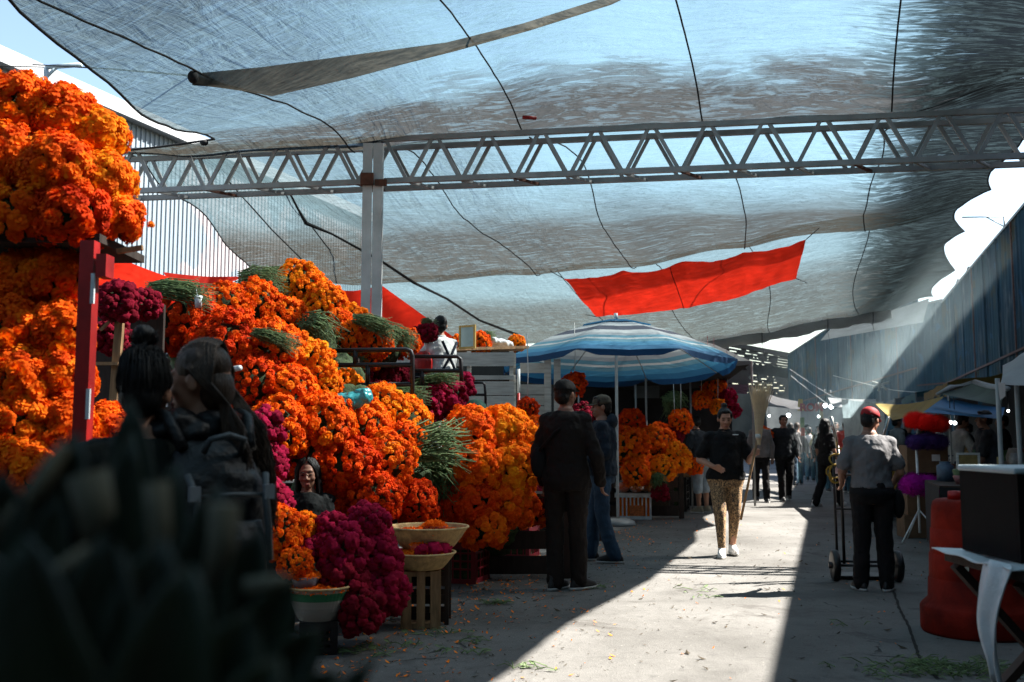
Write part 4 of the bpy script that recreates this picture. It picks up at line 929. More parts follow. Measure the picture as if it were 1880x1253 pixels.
# --- tall rack at the left edge (each head its own part; amber paints the sunlit right side)
for a in [(28, 205, 66, 4.25, 'orange', 'marigold bunch at the top left corner of the tall rack'), (118, 222, 58, 4.3, 'orange', 'marigold bunch topmost and second from the left on the tall rack'),
          (182, 252, 42, 4.3, 'amber', 'bright marigold bunch at the sunlit upper right shoulder of the tall rack'), (15, 300, 64, 4.15, 'orange', 'marigold bunch at the left picture edge in the middle row of the rack'),
          (105, 318, 66, 4.1, 'orange', 'large round marigold bunch at the centre of the rack top'), (188, 338, 50, 4.2, 'amber', 'sunlit marigold bunch on the right side of the rack top'),
          (40, 398, 66, 4.1, 'orange', 'marigold bunch hanging low over the rack shelf at the picture edge'), (135, 402, 60, 4.08, 'deep', 'reddish marigold bunch drooping over the rack shelf above the red post'),
          (212, 405, 40, 4.2, 'orange', 'marigold bunch at the lower right end of the rack top')]: B(*a, single=True)
for a in [(35, 520, 58, 4.22, 'orange', 'marigold bunch just beneath the rack shelf at the picture edge'), (110, 515, 52, 4.22, 'orange', 'marigold bunch just beneath the rack shelf beside the red post'),
          (30, 610, 56, 4.12, 'orange', 'marigold bunch second below the shelf at the picture edge'), (108, 608, 52, 4.14, 'orange', 'marigold bunch second below the shelf next to the post'),
          (45, 700, 60, 4.07, 'orange', 'marigold bunch halfway down the flower wall at the picture edge'), (112, 695, 50, 4.12, 'orange', 'marigold bunch halfway down the flower wall next to the post'),
          (35, 785, 60, 4.02, 'orange', 'marigold bunch low in the flower wall at the picture edge'), (112, 785, 52, 4.07, 'orange', 'marigold bunch low in the flower wall beside the red post foot'),
          (50, 868, 60, 3.97, 'orange', 'lowest marigold bunch of the flower wall above the palm leaf'), (130, 865, 46, 4.12, 'orange', 'lowest orange marigold bunch right of the flower wall'),
          (192, 790, 42, 4.62, 'orange', 'sunlit marigold bunch between the red post and the couple')]: B(*a, single=True)
# --- the great heap; the deep tone also paints its shaded bunches
for a in [(250, 615, 26, 7.6, 'deep', 'small red orange marigold bunch behind the tied up hair'), (335, 598, 64, 7.5, 'deep', 'big round red orange marigold bunch left on top of the heap'), (412, 562, 42, 8.2, 'orange', 'marigold bunch beside the white cup on the heap'),
          (418, 640, 66, 7.3, 'deep', 'big red orange marigold bunch right above the long haired woman'), (470, 562, 46, 8.4, 'orange', 'marigold bunch under the top stems left of the summit'), (518, 590, 44, 8.5, 'orange', 'sunlit marigold bunch below the top stems of the heap'),
          (550, 524, 44, 9.3, 'amber', 'amber marigold bunch at the very summit of the heap'), (596, 562, 40, 9.2, 'amber', 'amber marigold bunch right of the summit of the heap'), (618, 596, 30, 9.1, 'orange', 'orange marigold bunch below the summit near the post foot'),
          (648, 590, 30, 9.9, 'amber', 'amber marigold bunch just left of the steel post foot'), (640, 625, 36, 9.0, 'orange', 'marigold bunch above the black rail left of the post'), (684, 628, 36, 9.1, 'orange', 'round marigold bunch above the black rail under the post'),
          (674, 658, 26, 9.2, 'orange', 'marigold bunch hanging behind the upper black rail'), (742, 632, 28, 9.8, 'orange', 'marigold bunch at the right tail of the heap before the red canvas'),
          (495, 648, 60, 7.4, 'orange', 'sunlit marigold bunch on the right shoulder of the heap'), (556, 668, 50, 7.6, 'amber', 'amber marigold bunch bulging toward the black rail'), (470, 705, 52, 7.15, 'deep', 'red orange marigold bunch beside the long brown hair'),
          (590, 705, 36, 7.9, 'amber', 'amber marigold bunch under the rail left of the teal bag'), (530, 722, 50, 7.2, 'orange', 'marigold bunch in the middle of the heap left of the teal bag'), (632, 715, 34, 8.5, 'amber', 'amber marigold bunch above the teal plastic bag'),
          (700, 752, 46, 8.2, 'amber', 'yellowish marigold bunch right of the teal plastic bag'), (745, 772, 42, 8.3, 'amber', 'yellowish marigold bunch in front of the crimson bunches'), (660, 792, 56, 7.6, 'orange', 'sunlit marigold bunch right under the teal bag'),
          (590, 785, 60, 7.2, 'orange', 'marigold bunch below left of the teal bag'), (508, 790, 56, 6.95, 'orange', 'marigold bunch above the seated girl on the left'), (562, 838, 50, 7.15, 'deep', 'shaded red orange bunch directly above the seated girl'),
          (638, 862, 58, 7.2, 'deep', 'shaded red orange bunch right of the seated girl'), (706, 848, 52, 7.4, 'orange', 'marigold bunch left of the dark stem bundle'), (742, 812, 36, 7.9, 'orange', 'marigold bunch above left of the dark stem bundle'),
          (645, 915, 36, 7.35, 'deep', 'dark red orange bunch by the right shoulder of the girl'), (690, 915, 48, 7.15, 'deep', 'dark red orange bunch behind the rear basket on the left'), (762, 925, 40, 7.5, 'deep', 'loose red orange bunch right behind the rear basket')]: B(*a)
for a in [(862, 800, 48, 8.7, 'orange', 'marigold bunch at the top left of the big sunlit block on crates'), (925, 798, 50, 8.9, 'amber', 'bright marigold bunch at the top right of the block on crates'), (865, 862, 52, 8.55, 'orange', 'marigold bunch left in the second row of the block on crates'),  # amber paints the sunlit side of the block, deep its shaded bunch
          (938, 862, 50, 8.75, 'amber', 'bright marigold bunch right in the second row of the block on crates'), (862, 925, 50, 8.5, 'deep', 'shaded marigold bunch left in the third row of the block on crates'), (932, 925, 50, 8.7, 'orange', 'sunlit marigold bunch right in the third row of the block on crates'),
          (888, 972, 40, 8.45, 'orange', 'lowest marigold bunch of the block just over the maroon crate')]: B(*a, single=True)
for a in [(985, 802, 34, 9.7, 'orange', 'marigold bunch left of the man in the brown jacket'), (968, 752, 20, 10.6, 'deep', 'small red bunch in front of the white planks'), (990, 945, 26, 9.7, 'orange', 'small marigold bunch low behind the man in the brown jacket'),
          (512, 982, 50, 6.1, 'orange', 'feathery marigold bunch in front of the girl by the palm leaf'), (556, 968, 26, 6.2, 'amber', 'small amber marigold bunch standing before the girl'), (542, 1036, 30, 5.95, 'orange', 'small marigold bunch above the petal bowl'),
          (1055, 708, 22, 13.6, 'deep', 'red orange marigold bunch over the cap under the umbrella'), (1160, 778, 24, 15.6, 'deep', 'reddish bunch at the back behind the umbrella pole'), (1155, 822, 36, 15.2, 'orange', 'marigold bunch above the white box of bags'),
          (1205, 815, 34, 15.5, 'orange', 'marigold bunch right of centre at the umbrella stall'), (1238, 842, 28, 15.4, 'amber', 'amber bunch at the right end of the umbrella stall'), (1168, 868, 28, 15.0, 'orange', 'marigold bunch just over the clear bags'), (1215, 862, 24, 15.1, 'amber', 'low amber bunch beside the wooden tray'),
          (1250, 775, 21, 16.2, 'orange', 'round marigold bunch hung by itself before the dark stall'), (1288, 736, 17, 17.6, 'orange', 'marigold bunch hung high left at the far stall'), (1312, 712, 20, 17.9, 'orange', 'marigold bunch hung topmost at the far stall'),
          (1318, 748, 14, 17.6, 'amber', 'small amber bunch hung low at the far stall'), (1276, 858, 16, 16.8, 'orange', 'small bunch in front of the stooping man'), (1402, 800, 16, 20.0, 'orange', 'bunch carried in the crowd behind the broom'),
          (880, 633, 22, 12.6, 'orange', 'marigold bunch on the ledge below the framed mirror'), (948, 632, 16, 13.2, 'amber', 'small amber bunch on the ledge by the umbrella edge'), (838, 632, 16, 12.4, 'orange', 'small bunch on the ledge behind the seller')]: B(*a)
C = lambda *a, **k: bunch(*a, kind='c', **k)
for a in [(212, 556, 34, 6.3, 'maroon', 'dark maroon cockscomb bunch under the stems next to the red post'), (262, 560, 28, 6.8, 'maroon', 'dark maroon cockscomb bunch above the tied up hair'), (205, 620, 30, 6.6, 'maroon', 'deeply shaded maroon bunch behind the wooden prop'),
          (484, 790, 34, 6.75, 'magenta', 'crimson cockscomb bunch touching the striped sleeve'), (490, 852, 34, 6.7, 'magenta', 'crimson cockscomb bunch left of the seated girl'), (488, 918, 38, 6.6, 'magenta', 'crimson cockscomb bunch low beside the backpack'),
          (636, 692, 36, 9.6, 'magenta', 'crimson cockscomb bunch behind the lower left rails'), (700, 690, 26, 9.9, 'maroon', 'dark crimson bunch between the rail uprights'), (732, 695, 20, 10.1, 'maroon', 'small dark crimson bunch right of the rail upright'), (690, 726, 24, 9.3, 'maroon', 'dark crimson bunch above the amber heap'),
          (780, 742, 34, 9.4, 'magenta', 'crimson bunch left of the row in front of the planks'), (820, 732, 34, 9.6, 'magenta', 'crimson bunch right of the row in front of the planks'), (848, 708, 20, 9.9, 'magenta', 'crimson bunch standing upright against the white planks'),
          (783, 612, 18, 11.0, 'maroon', 'dark crimson bunch in the arms of the seller'), (988, 884, 24, 9.8, 'magenta', 'crimson bunch squeezed left of the brown jacket'), (985, 915, 20, 9.6, 'maroon', 'dark crimson bunch above the black crate'),
          (606, 978, 30, 6.25, 'magenta', 'crimson bunch at the lap of the girl'), (566, 1010, 26, 6.15, 'magenta', 'crimson bunch under the feathery marigolds'), (678, 968, 36, 6.35, 'magenta', 'tall crimson bunch left of the rear basket'), (630, 1014, 40, 6.15, 'magenta', 'crimson bunch in the middle of the front cluster'),
          (692, 1030, 38, 6.3, 'magenta', 'crimson bunch in front of the rear basket'), (632, 1075, 42, 6.1, 'maroon', 'shaded crimson bunch low beside the striped basket'), (702, 1085, 40, 6.25, 'magenta', 'crimson bunch left of the wooden crate stand'), (660, 1122, 36, 6.0, 'maroon', 'lowest crimson bunch touching the pavement'),
          (1212, 905, 14, 15.0, 'maroon', 'crimson bunch low behind the white box'), (1336, 730, 15, 17.8, 'magenta', 'pink crimson bunch hung at the far stall edge'), (1300, 700, 14, 18.3, 'maroon', 'purple bunch hung under the umbrella rim'), (1348, 755, 11, 18.0, 'magenta', 'small pink bunch behind the bun of the woman'), (1238, 800, 15, 16.2, 'maroon', 'dark bunch below the hung round marigolds'), (1073, 762, 20, 12.5, 'maroon', 'crimson bunch seen between the two talking men')]: C(*a)
for a in [(330, 535, 62, 24, 7.3, 'long cut stems spread on top of the heap before the red canvas', .1, .12), (225, 545, 40, 10, 6.9, 'thin layer of stems on the shelf by the red post', 0, 0), (482, 514, 46, 24, 8.7, 'leafy stems crowning the heap left of the summit', .2, .05), (505, 500, 26, 12, 9.8, 'small leafy tuft behind the amber summit', 0, 0),
          (505, 622, 46, 16, 7.15, 'flat stems wedged between marigold bunches on the shoulder', .4, .25), (580, 606, 34, 36, 8.35, 'upright leafy stems below the summit', .9, .7), (690, 597, 46, 18, 8.9, 'stems sloping down to the right of the post', .2, .3), (735, 618, 32, 18, 9.3, 'leafy stems at the right tail of the heap', .3, .4),
          (622, 655, 50, 28, 9.0, 'mass of leafy stems behind the black rails', .3, .2), (600, 672, 30, 22, 9.0, 'leafy stems left behind the rails', .8, .3), (790, 818, 66, 42, 8.0, 'dark leafy stem bundle between heap and sunlit block', .5, -.25), (795, 875, 42, 45, 8.4, 'shaded stems hanging under the leafy bundle', 1.2, .8),
          (740, 722, 50, 16, 8.9, 'leafy stems behind the yellowish marigolds', .1, 0), (800, 697, 46, 13, 9.3, 'leaves on the crimson row before the planks', .1, -.2), (1235, 738, 18, 22, 16.6, 'green foliage above the hung round bunch', .5, .8), (1205, 880, 12, 16, 14.9, 'pale stems beside the wooden tray', .5, 1.), (786, 594, 16, 10, 11.0, 'leafy stems over the shoulder of the seller', .8, .3), (895, 618, 16, 10, 12.7, 'small leaves on the ledge by the mirror', 0, 0)]: stems(*a)
# one loose head dangling on a thread
hv = W(277, 413, 4.3); th_ = thing('loose_marigold', 'single marigold head dangling on a thread off the rack', 'flower', hv)
inst('blossom', HEADS[0], th_, (0, 0, 0), .016, (0, 0, 0), M['amber']); MB().tube([hv, hv+Vector((.0, 0, .05)), W(240, 402, 4.28)], .0012, 4).build('thread', M['white_rope'], th_)

mb = MB()
for x, y, r, d in ((370, 640, 60, 8.0), (470, 650, 62, 8.2), (560, 640, 58, 8.7), (620, 700, 50, 8.7), (640, 760, 55, 8.3), (550, 770, 62, 7.9), (470, 760, 60, 7.7), (690, 860, 62, 8.0), (600, 900, 60, 7.7), (750, 900, 50, 8.3), (880, 880, 75, 9.25), (900, 960, 60, 9.2), (620, 1060, 55, 6.6), (670, 1040, 50, 6.7), (640, 620, 42, 9.5), (700, 640, 36, 9.7)):
    mb.ell(W(x, y, d), (r*d/FPX, r*d/FPX, r*d/FPX))
lh = remesh(mb.build('leaf_mass', M['core'], loc=W(560, 770, 7.9)), .03, 3, .12, .09); tag(lh, 'mass of leaves and stems packed under the heaped flower bunches', 'foliage', kind='stuff')
# racks and platforms that carry the flowers
def platform(x0, x1, d0, d1, z, label, mat='wood_dark'):
    t = thing('flower_platform', label, 'platform', ((x0+x1)/2, (d0+d1)/2, 0), 0, 'dark wooden platforms under the flowers')
    MB().box(((x0+x1)/2, (d0+d1)/2, z-.02), (x1-x0, d1-d0, .04)).build('board', M[mat], t, smooth=False)
    for x in (x0+.05, x1-.05):
        for d in (d0+.05, d1-.05): MB().box((x, d, (z-.04)/2), (.07, .07, z-.04)).build('leg', M[mat], t, smooth=False)
    n = max(1, int((z-.1)/.22))
    for k in range(n): MB().box(((x0+x1)/2, d0+.012, .12+k*.22), (x1-x0-.2, .018, .16)).build('front_slat', M[mat], t, smooth=False)
platform(-3.3, -1.0, 7.95, 9.0, 1.05, 'low dark platform inside the great flower heap')
platform(-3.4, -1.35, 8.72, 9.9, 1.95, 'high dark platform under the summit of the flower heap')
platform(-2.9, -1.3, 7.35, 7.9, .55, 'lowest dark platform under the front of the heap')
platform(-.75, .55, 9.05, 9.9, .75, 'dark platform behind the sunlit block of marigolds')
platform(.9, 2.7, 15.7, 16.8, .8, 'dark platform of the stall under the umbrella')
platform(.80, 1.12, 12.3, 12.8, W(1073, 778, 12.5).z, 'narrow stand behind the two talking men')
rk = thing('display_rack', 'tall wooden flower rack with a shelf and a red painted post', 'rack', (-2.35, 4.5, 0))
zS = W(150, 452, 4.3).z
MB().box((-2.5, 4.27, zS-.02), (1.62, .50, .035)).build('shelf', M['wood_dark'], rk, smooth=False)
MB().box((-3.0, 4.95, 1.05), (1.6, .04, 2.0)).build('back_panel', M['wood_dark'], rk, smooth=False)
for x in (-2.9, -2.1): MB().box((x, 4.62, zS/2-.05), (.07, .07, zS-.1)).build('upright', M['wood_dark'], rk, smooth=False)
pp = W(165, 600, 3.9); px_ = pp.x
post = MB().box((px_-.012, 3.9, zS/2-.03), (.056, .06, zS-.06)).build('red_post', M['red_paint'], rk, smooth=False)
for z0, z1 in ((W(170, 560, 3.9).z, W(170, 505, 3.9).z), (W(170, 770, 3.9).z, W(170, 715, 3.9).z), (.3, .55)):
    MB().box((px_+.0195, 3.8665, (z0+z1)/2), (.014, .012, z1-z0)).build('white_band', M['white_paint'], post, smooth=False)
MB().box((px_+.05, 3.9, W(190, 490, 3.9).z), (.04, .08, .09)).build('bracket', M['red_paint'], post, smooth=False)
MB().bar(W(215, 462, 4.15), W(262, 455, 4.15), .02, .02).build('cross_batten', M['wood'], rk, smooth=False)
MB().bar(W(222, 565, 6.4), W(205, 790, 6.4), .05, .04).build('prop', M['wood'], rk, smooth=False)
MB().bar(W(185, 607, 6.38), W(220, 570, 6.38), .018, .018).build('brace', M['wood'], rk, smooth=False)
MB().bar(W(150, 668, 6.36), W(218, 668, 6.36), .03, .02).build('rail', M['wood'], rk, smooth=False)
zsb = W(200, 560, 7.0).z; shade = MB().box(Vector((W(170, 640, 7.0).x, 7.0, zsb/2)), (1.0, .04, zsb)); tag(shade.build('shade_board', M['wood_dark'], loc=(W(200, 640, 7).x, 7.0, 0), smooth=False), 'added dark board standing in for shade behind the maroon bunches', 'board')  # added dark sheet where only shade shows
# ---------------- umbrella ----------------
def stripes_mat(name, stops, transl=.45, axis='V'):
    m, t, out = new_mat(name); uv = N(t, 'ShaderNodeTexCoord').outputs['UV']; sp = N(t, 'ShaderNodeSeparateXYZ', {0: uv})
    nz = noise_(t, uv, 30, 3, .6); f = math_(t, 'ADD', sp.outputs[1], math_(t, 'MULTIPLY', math_(t, 'SUBTRACT', nz, .5), .01))
    c = ramp(t, f, stops); t.nodes[-1]
    for n in t.nodes:
        if n.type == 'VALTORGB' and len(n.color_ramp.elements) == len(stops): n.color_ramp.interpolation = 'CONSTANT'
    b = N(t, 'ShaderNodeBsdfPrincipled', {'Base Color': c, 'Roughness': .7, 'Specular IOR Level': .3}); tr = N(t, 'ShaderNodeBsdfTranslucent', {'Color': c})
    bn = N(t, 'ShaderNodeBump', {'Height': noise_(t, uv, 8, 4, .6), 'Strength': .3, 'Distance': .03}); t.links.new(bn.outputs[0], b.inputs['Normal'])
    mx = N(t, 'ShaderNodeMixShader', {0: transl, 1: b.outputs[0], 2: tr.outputs[0]}); t.links.new(mx.outputs[0], out.inputs[0]); return m
wh, gy, sl_, te, bl, db = (.45, .48, .48), (.30, .335, .355), (.075, .085, .115), (.11, .25, .32), (.025, .12, .23), (.010, .055, .14)
um = stripes_mat('striped umbrella cloth', [(0, bl), (.20, wh), (.30, gy), (.36, wh), (.42, sl_), (.54, wh), (.62, gy), (.67, te), (.72, wh), (.75, te), (.80, (.05, .20, .33)), (.86, bl), (.94, db)], .40)
ud = 14.5; uc = Vector(((1132-940)/FPX*ud, ud, 0)); UR, UZ0, UZ1 = 1.75, 2.95, 2.30
u_ = thing('beach_umbrella', 'big blue and white striped market umbrella over the flower stall', 'umbrella', uc)
def ucan(t_, a, R_, z0, z1):
    k = (a-R(22.5)) % R(45); e = math.cos(R(22.5))/math.cos(k-R(22.5)); sag = 1-.10*(1-abs(k/R(22.5)-1))*t_
    r_ = R_*t_*(.0+1.0*(e*.85+.15)); z = z0-(z0-z1)*t_**1.55
    tilt = -.12*math.sin(a)*t_
    return uc+Vector((r_*math.cos(a), r_*math.sin(a), z+tilt-.03*t_*(1-abs(k/R(22.5)-1))))
mb = MB(); mb.grid(lambda u, v: ucan(.16+.84*v, u*2*PI, UR, UZ0, UZ1), 128, 20, lambda u, v: (u*8, (.16+.84*v)*.93)); cn = mb.build('canopy', um, u_)
mb = MB(); mb.grid(lambda u, v: ucan(.001+.30*v, u*2*PI, UR, UZ0+.025, UZ1+.025), 96, 6, lambda u, v: (u*8, .10+.08*v)); mb.build('vent', um, cn)
mb = MB()
def val(u, v):
    a = u*2*PI; p = ucan(1., a, UR, UZ0, UZ1); k = ((a-R(22.5)) % R(45))/R(45); dep = .085*min(1, 5*min(k, 1-k)+.1)
    return p+Vector((0, 0, -dep*v))+Vector((math.cos(a), math.sin(a), 0))*.01*v
mb.grid(val, 192, 3, lambda u, v: (u*8, .955)); mb.build('valance', um, cn)
MB().tube([uc, uc+Vector((0, 0, UZ0+.07))], .022, 12).build('pole', M['white_paint'], u_)
MB().tube([uc+Vector((0, 0, UZ0+.03)), uc+Vector((0, 0, UZ0+.12))], .03, 10).build('finial', M['white_paint'], u_)
for k in range(8):
    a = R(22.5+45*k); MB().tube([ucan(t_, a, UR, UZ0-.025, UZ1-.025) for t_ in (.05, .3, .55, .8, .99)], .007, 6).build('rib', M['white_steel'], u_)
MB().lathe([(.0, .10), (.16, .10), (.24, .06), (.26, 0), (.0, 0)], uc, 24).build('base', M['white_steel'], u_)

# ---------------- crates and baskets ----------------
def crate(x, d, w_, dep, h, mat, label, rz=-.30, z=0., group='plastic crates along the flower stall'):
    t = thing('plastic_crate', label, 'crate', (x, d, z), rz, group); mb = MB(); th = .012
    for sx in (-1, 1):
        for sy in (-1, 1): mb.box((sx*(w_/2-.02), sy*(dep/2-.02), h/2), (.04, .04, h))
    for z_, hh in ((.02, .04), (h*.36, .015), (h*.56, .015), (h*.76, .015), (h-.025, .05)):
        for sy in (-1, 1): mb.box((0, sy*(dep/2-th/2-.003), z_), (w_-.05, th, hh))
        for sx in (-1, 1): mb.box((sx*(w_/2-th/2-.003), 0, z_), (th, dep-.05, hh))
    n = 6
    for i in range(1, n):
        x_ = -w_/2+w_*i/n
        for sy in (-1, 1): mb.box((x_, sy*(dep/2-th/2-.005), h/2), (.012, th*.8, h-.05))
    n = 5
    for i in range(1, n):
        y_ = -dep/2+dep*i/n
        for sx in (-1, 1): mb.box((sx*(w_/2-th/2-.005), y_, h/2), (th*.8, .012, h-.05))
    mb.box((0, 0, .012), (w_-.06, dep-.06, .012))
    mb.build('frame', mat, t, local=True, smooth=False)
    MB().box((0, 0, h*.45), (w_-.10, dep-.10, h*.8)).build('filling', M['core'], t, local=True, smooth=False)
    return t
def cr(px, py, *a, **k):
    g = G(px, py); return crate(g.x, g.y, *a, **k)
cr(845, 1066, .42, .40, .34, M['red_crate'], 'maroon plastic crate under the left end of the sunlit marigold block')
cr(880, 1040, .42, .40, .33, M['red_crate'], 'second maroon crate behind the first under the marigold block')
cr(948, 1022, .40, .40, .32, M['red_crate'], 'maroon plastic crate left of the black crates')
cr(985, 1000, .44, .40, .26, M['black_plastic'], 'black plastic crate just left of the man in the brown jacket')
cr(1062, 962, .5, .42, .34, M['black_plastic'], 'black crate between the two talking men')
cr(1240, 938, .44, .40, .58, M['black_plastic'], 'tall black crate carrying the wooden tray')
tv = G(1240, 938); ty = thing('wooden_tray', 'shallow wooden tray on the tall black crate', 'tray', (tv.x, tv.y, .585), -.3)
mb = MB(); mb.box((0, 0, .01), (.62, .44, .02))
for sy in (-1, 1): mb.box((0, sy*.225, .06), (.64, .018, .10))
for sx in (-1, 1): mb.box((sx*.315, 0, .06), (.018, .43, .10))
mb.build('frame', M['wood'], ty, local=True, smooth=False)
M['petals'] = petal_mat('loose petals', (.80, .09, .003), (.93, .16, .004), (.97, .27, .008), .25)
def petal_mound(parent, c, rx, ry, h, n, name='petals', mat='petals', seed=1):
    rr = random.Random(seed); mb = MB()
    mb.grid(lambda u, v: Vector(c)+Vector((rx*v*math.cos(u*6.2832), ry*v*math.sin(u*6.2832), h*(1-v*v))), 20, 5)
    for k in range(n):
        a = rr.random()*6.283; e = math.sqrt(rr.random()); p = Vector(c)+Vector((rx*e*math.cos(a), ry*e*math.sin(a), h*(1-e*e)+.004+rr.random()*.008))
        q = Vector((rr.gauss(0, 1), rr.gauss(0, 1), rr.gauss(.2, .6))).normalized()*rr.uniform(.010, .020); w_ = q.orthogonal().normalized()*.005
        mb.add([p-q-w_, p-q+w_, p+q+w_*1.4, p+q-w_*1.4], [(0, 1, 2, 3)])
    o = mb.build(name, M[mat], parent, local=True); o['kind'] = 'stuff'; return o
def basket(name, label, px, py, d, r_top, r_bot, h, mat=None, wob=True, cat='basket', z=None):
    c = W(px, py, d); zb_ = c.z if z is None else z
    t = thing(name, label, cat, (c.x, d, zb_)); n = 72
    wv = lambda a, z_: .012*math.sin(a*30+(0 if int(z_*60) % 2 else math.pi))
    prof = [(0, .0), (r_bot*.98, .0)]+[(r_bot+(r_top-r_bot)*(k/10)**.85, h*k/10) for k in range(1, 11)]+[(r_top+.012, h+.006), (r_top+.006, h+.016), (r_top-.012, h+.008)]+[(r_bot+(r_top-r_bot)*(k/10)**.85-.012, h*k/10) for k in range(10, 0, -2)]
    MB().lathe(prof, (0, 0, 0), n, wv if wob else None).build('body', mat or M['basket'], t, local=True)
    return t
# slatted wooden crate stand and its basket
wg = G(772, 1150); wc = thing('wooden_crate', 'upright slatted wooden crate carrying the front petal basket', 'crate', (wg.x, wg.y, 0), .1); mb = MB()
w_, dp_, hh = .25, .24, .375
for z_ in (.02, hh-.02): mb.box((0, 0, z_), (w_-.02, dp_-.02, .03))
for i in range(3):
    x_ = -w_/2+.035+i*(w_-.07)/2
    for sy in (-1, 1): MB().box((x_, sy*dp_/2, hh/2), (.055, .012, hh)).build('slat', M['wood'], wc, local=True, smooth=False)
    for sx in (-1, 1): MB().box((sx*w_/2, (-dp_/2+.035+i*(dp_-.07)/2)*.93, hh/2), (.012, .055, hh)).build('slat', M['wood'], wc, local=True, smooth=False)
mb.build('frame', M['wood'], wc, local=True, smooth=False)
b1_ = basket('petal_basket', 'round straw basket of marigold petals on the slatted wooden crate', 773, 1058, wg.y, .225, .14, .10, z=.378)
petal_mound(b1_, (0, 0, .085), .205, .205, .03, 700, seed=2)
def cup(label, loc, r, h, mat, fill='petals', seed=3):
    t = thing('petal_bowl', label, 'bowl', loc); MB().lathe([(0, 0), (r*.7, 0), (r, h), (r-.006, h), (r*.68, .01)], (0, 0, 0), 28).build('bowl', mat, t, local=True)
    petal_mound(t, (0, 0, h-.012), r*.95, r*.95, .035, 420, seed=seed, mat=fill); return t
cup('orange cup heaped with petals standing in the front straw basket', Vector(b1_.location)+Vector((.0, .0, .095)), .085, .075, pm('orange plastic', (.75, .10, .02), .45, .1, 5, 0))
for k, (dx, dy, s_) in enumerate(((.09, -.10, .05), (.15, -.03, .045), (.14, .07, .05), (.02, -.14, .045))):
    t = thing('crimson_flower', ['crimson head at the front of the straw basket', 'crimson head at the right of the straw basket', 'crimson head behind the cup in the straw basket', 'crimson head leaning on the orange cup'][k], 'flower', Vector(b1_.location)+Vector((dx, dy, .10)), 0, 'crimson heads lying in the straw basket')
    if k == 0: CKH = head_mesh('cockscomb_head', CK[0]); CKH.materials.append(M['magenta'])
    inst('crest', CKH, t, (0, 0, s_*.6), s_, (k, .4*k, k*2))
b2_ = basket('petal_basket', 'wider straw basket with a red bowl behind the front basket', 785, 1006, 6.95, .275, .17, .135)
petal_mound(b2_, (0, 0, .10), .25, .25, .02, 500, seed=5)
cup('low red bowl of petals in the rear straw basket', Vector(b2_.location)+Vector((.05, -.06, .105)), .085, .05, M['red_paint'], seed=6)
t = thing('basket_stand', 'dark crate that holds up the rear straw basket', 'crate', (b2_.location.x, 6.97, 0)); zz = b2_.location.z
mb = MB()
for sx in (-1, 1):
    for sy in (-1, 1): mb.box((sx*.14, sy*.12, zz/2), (.03, .03, zz))
for k in range(4): mb.box((0, -.128, .05+k*zz/4.2), (.26, .01, .06)).box((0, .128, .05+k*zz/4.2), (.26, .01, .06)); 
mb.box((0, 0, zz-.008), (.30, .27, .012)); mb.build('frame', M['wood_dark'], t, local=True, smooth=False)
gb_mat = stripes_mat('striped plastic weave', [(0, (.26, .25, .22)), (.40, (.30, .29, .25)), (.62, (.03, .16, .07)), (.86, (.34, .32, .26))], .05)
sc_ = W(585, 1136, 6.0); sb_ = thing('striped_basket', 'green and white striped conical basket of petals behind the palm leaf', 'basket', sc_)
mb = MB(); mb.grid(lambda u, v: Vector(((.115+.075*v**.8+.004*math.sin(u*6.283*44)*v)*math.cos(u*6.283), (.115+.075*v**.8)*math.sin(u*6.283), .19*v)), 176, 10, lambda u, v: (u, v)); mb.build('body', gb_mat, sb_, local=True)
MB().tube([(.192*math.cos(a), .192*math.sin(a), .19) for a in [k*PI/24 for k in range(49)]], .007, 6).build('rim', M['basket'], sb_, local=True)
petal_mound(sb_, (0, 0, .165), .185, .185, .02, 700, seed=8)
cup('grey bowl heaped with petals in the striped basket', sc_+Vector((-.075, -.03, .175)), .085, .075, pm('grey plastic', (.14, .13, .15), .5, .1, 5, 0), seed=9)
crate(sc_.x, 6.0, .22, .22, sc_.z, M['black_plastic'], 'black crate under the green striped basket', rz=.2)
# stool for the seated girl
stl = thing('stool', 'low dark stool under the seated girl', 'stool', (girl.location.x, girl.location.y+.02, 0)); sz_ = max(.2, girl.location.z+.70)
MB().box((0, 0, sz_-.02), (.34, .32, .04)).build('seat', M['wood_dark'], stl, local=True, smooth=False)
for sx in (-1, 1):
    for sy in (-1, 1): MB().box((sx*.14, sy*.13, (sz_-.04)/2), (.035, .035, sz_-.04)).build('leg', M['wood_dark'], stl, local=True, smooth=False)

# ---------------- white box with clear bags ----------------
bgp = G(1165, 953); bx_ = thing('white_box', 'white slatted plastic box with orange print under the clear bags', 'box', (bgp.x, bgp.y, 0), -.12)
wp = M['white_paint']; mb = MB()
mb.box((0, 0, .37), (.60, .44, .06)).box((0, 0, .03), (.52, .38, .05))
for i in range(9):
    for sy in (-1, 1): mb.box((-.24+i*.06, sy*.185, .2), (.022, .012, .32))
for i in range(6):
    for sx in (-1, 1): mb.box((sx*.255, -.16+i*.064, .2), (.012, .022, .32))
mb.build('frame', wp, bx_, local=True, smooth=False)
MB().box((0, 0, .19), (.48, .34, .27)).build('filling', M['orange'], bx_, local=True, smooth=False)
MB().box((.04, -.196, .14), (.22, .004, .16)).build('printed_label', pm('orange print', (.62, .16, .04), .6, .6, 30, 0), bx_, local=True, smooth=False)
plast, t, out = new_mat('clear plastic'); gl = N(t, 'ShaderNodeBsdfGlossy', {'Color': (1, 1, 1, 1), 'Roughness': .12}); tp = N(t, 'ShaderNodeBsdfTransparent', {'Color': (.95, .93, .90, 1)}); lw = N(t, 'ShaderNodeLayerWeight', {'Blend': .35})
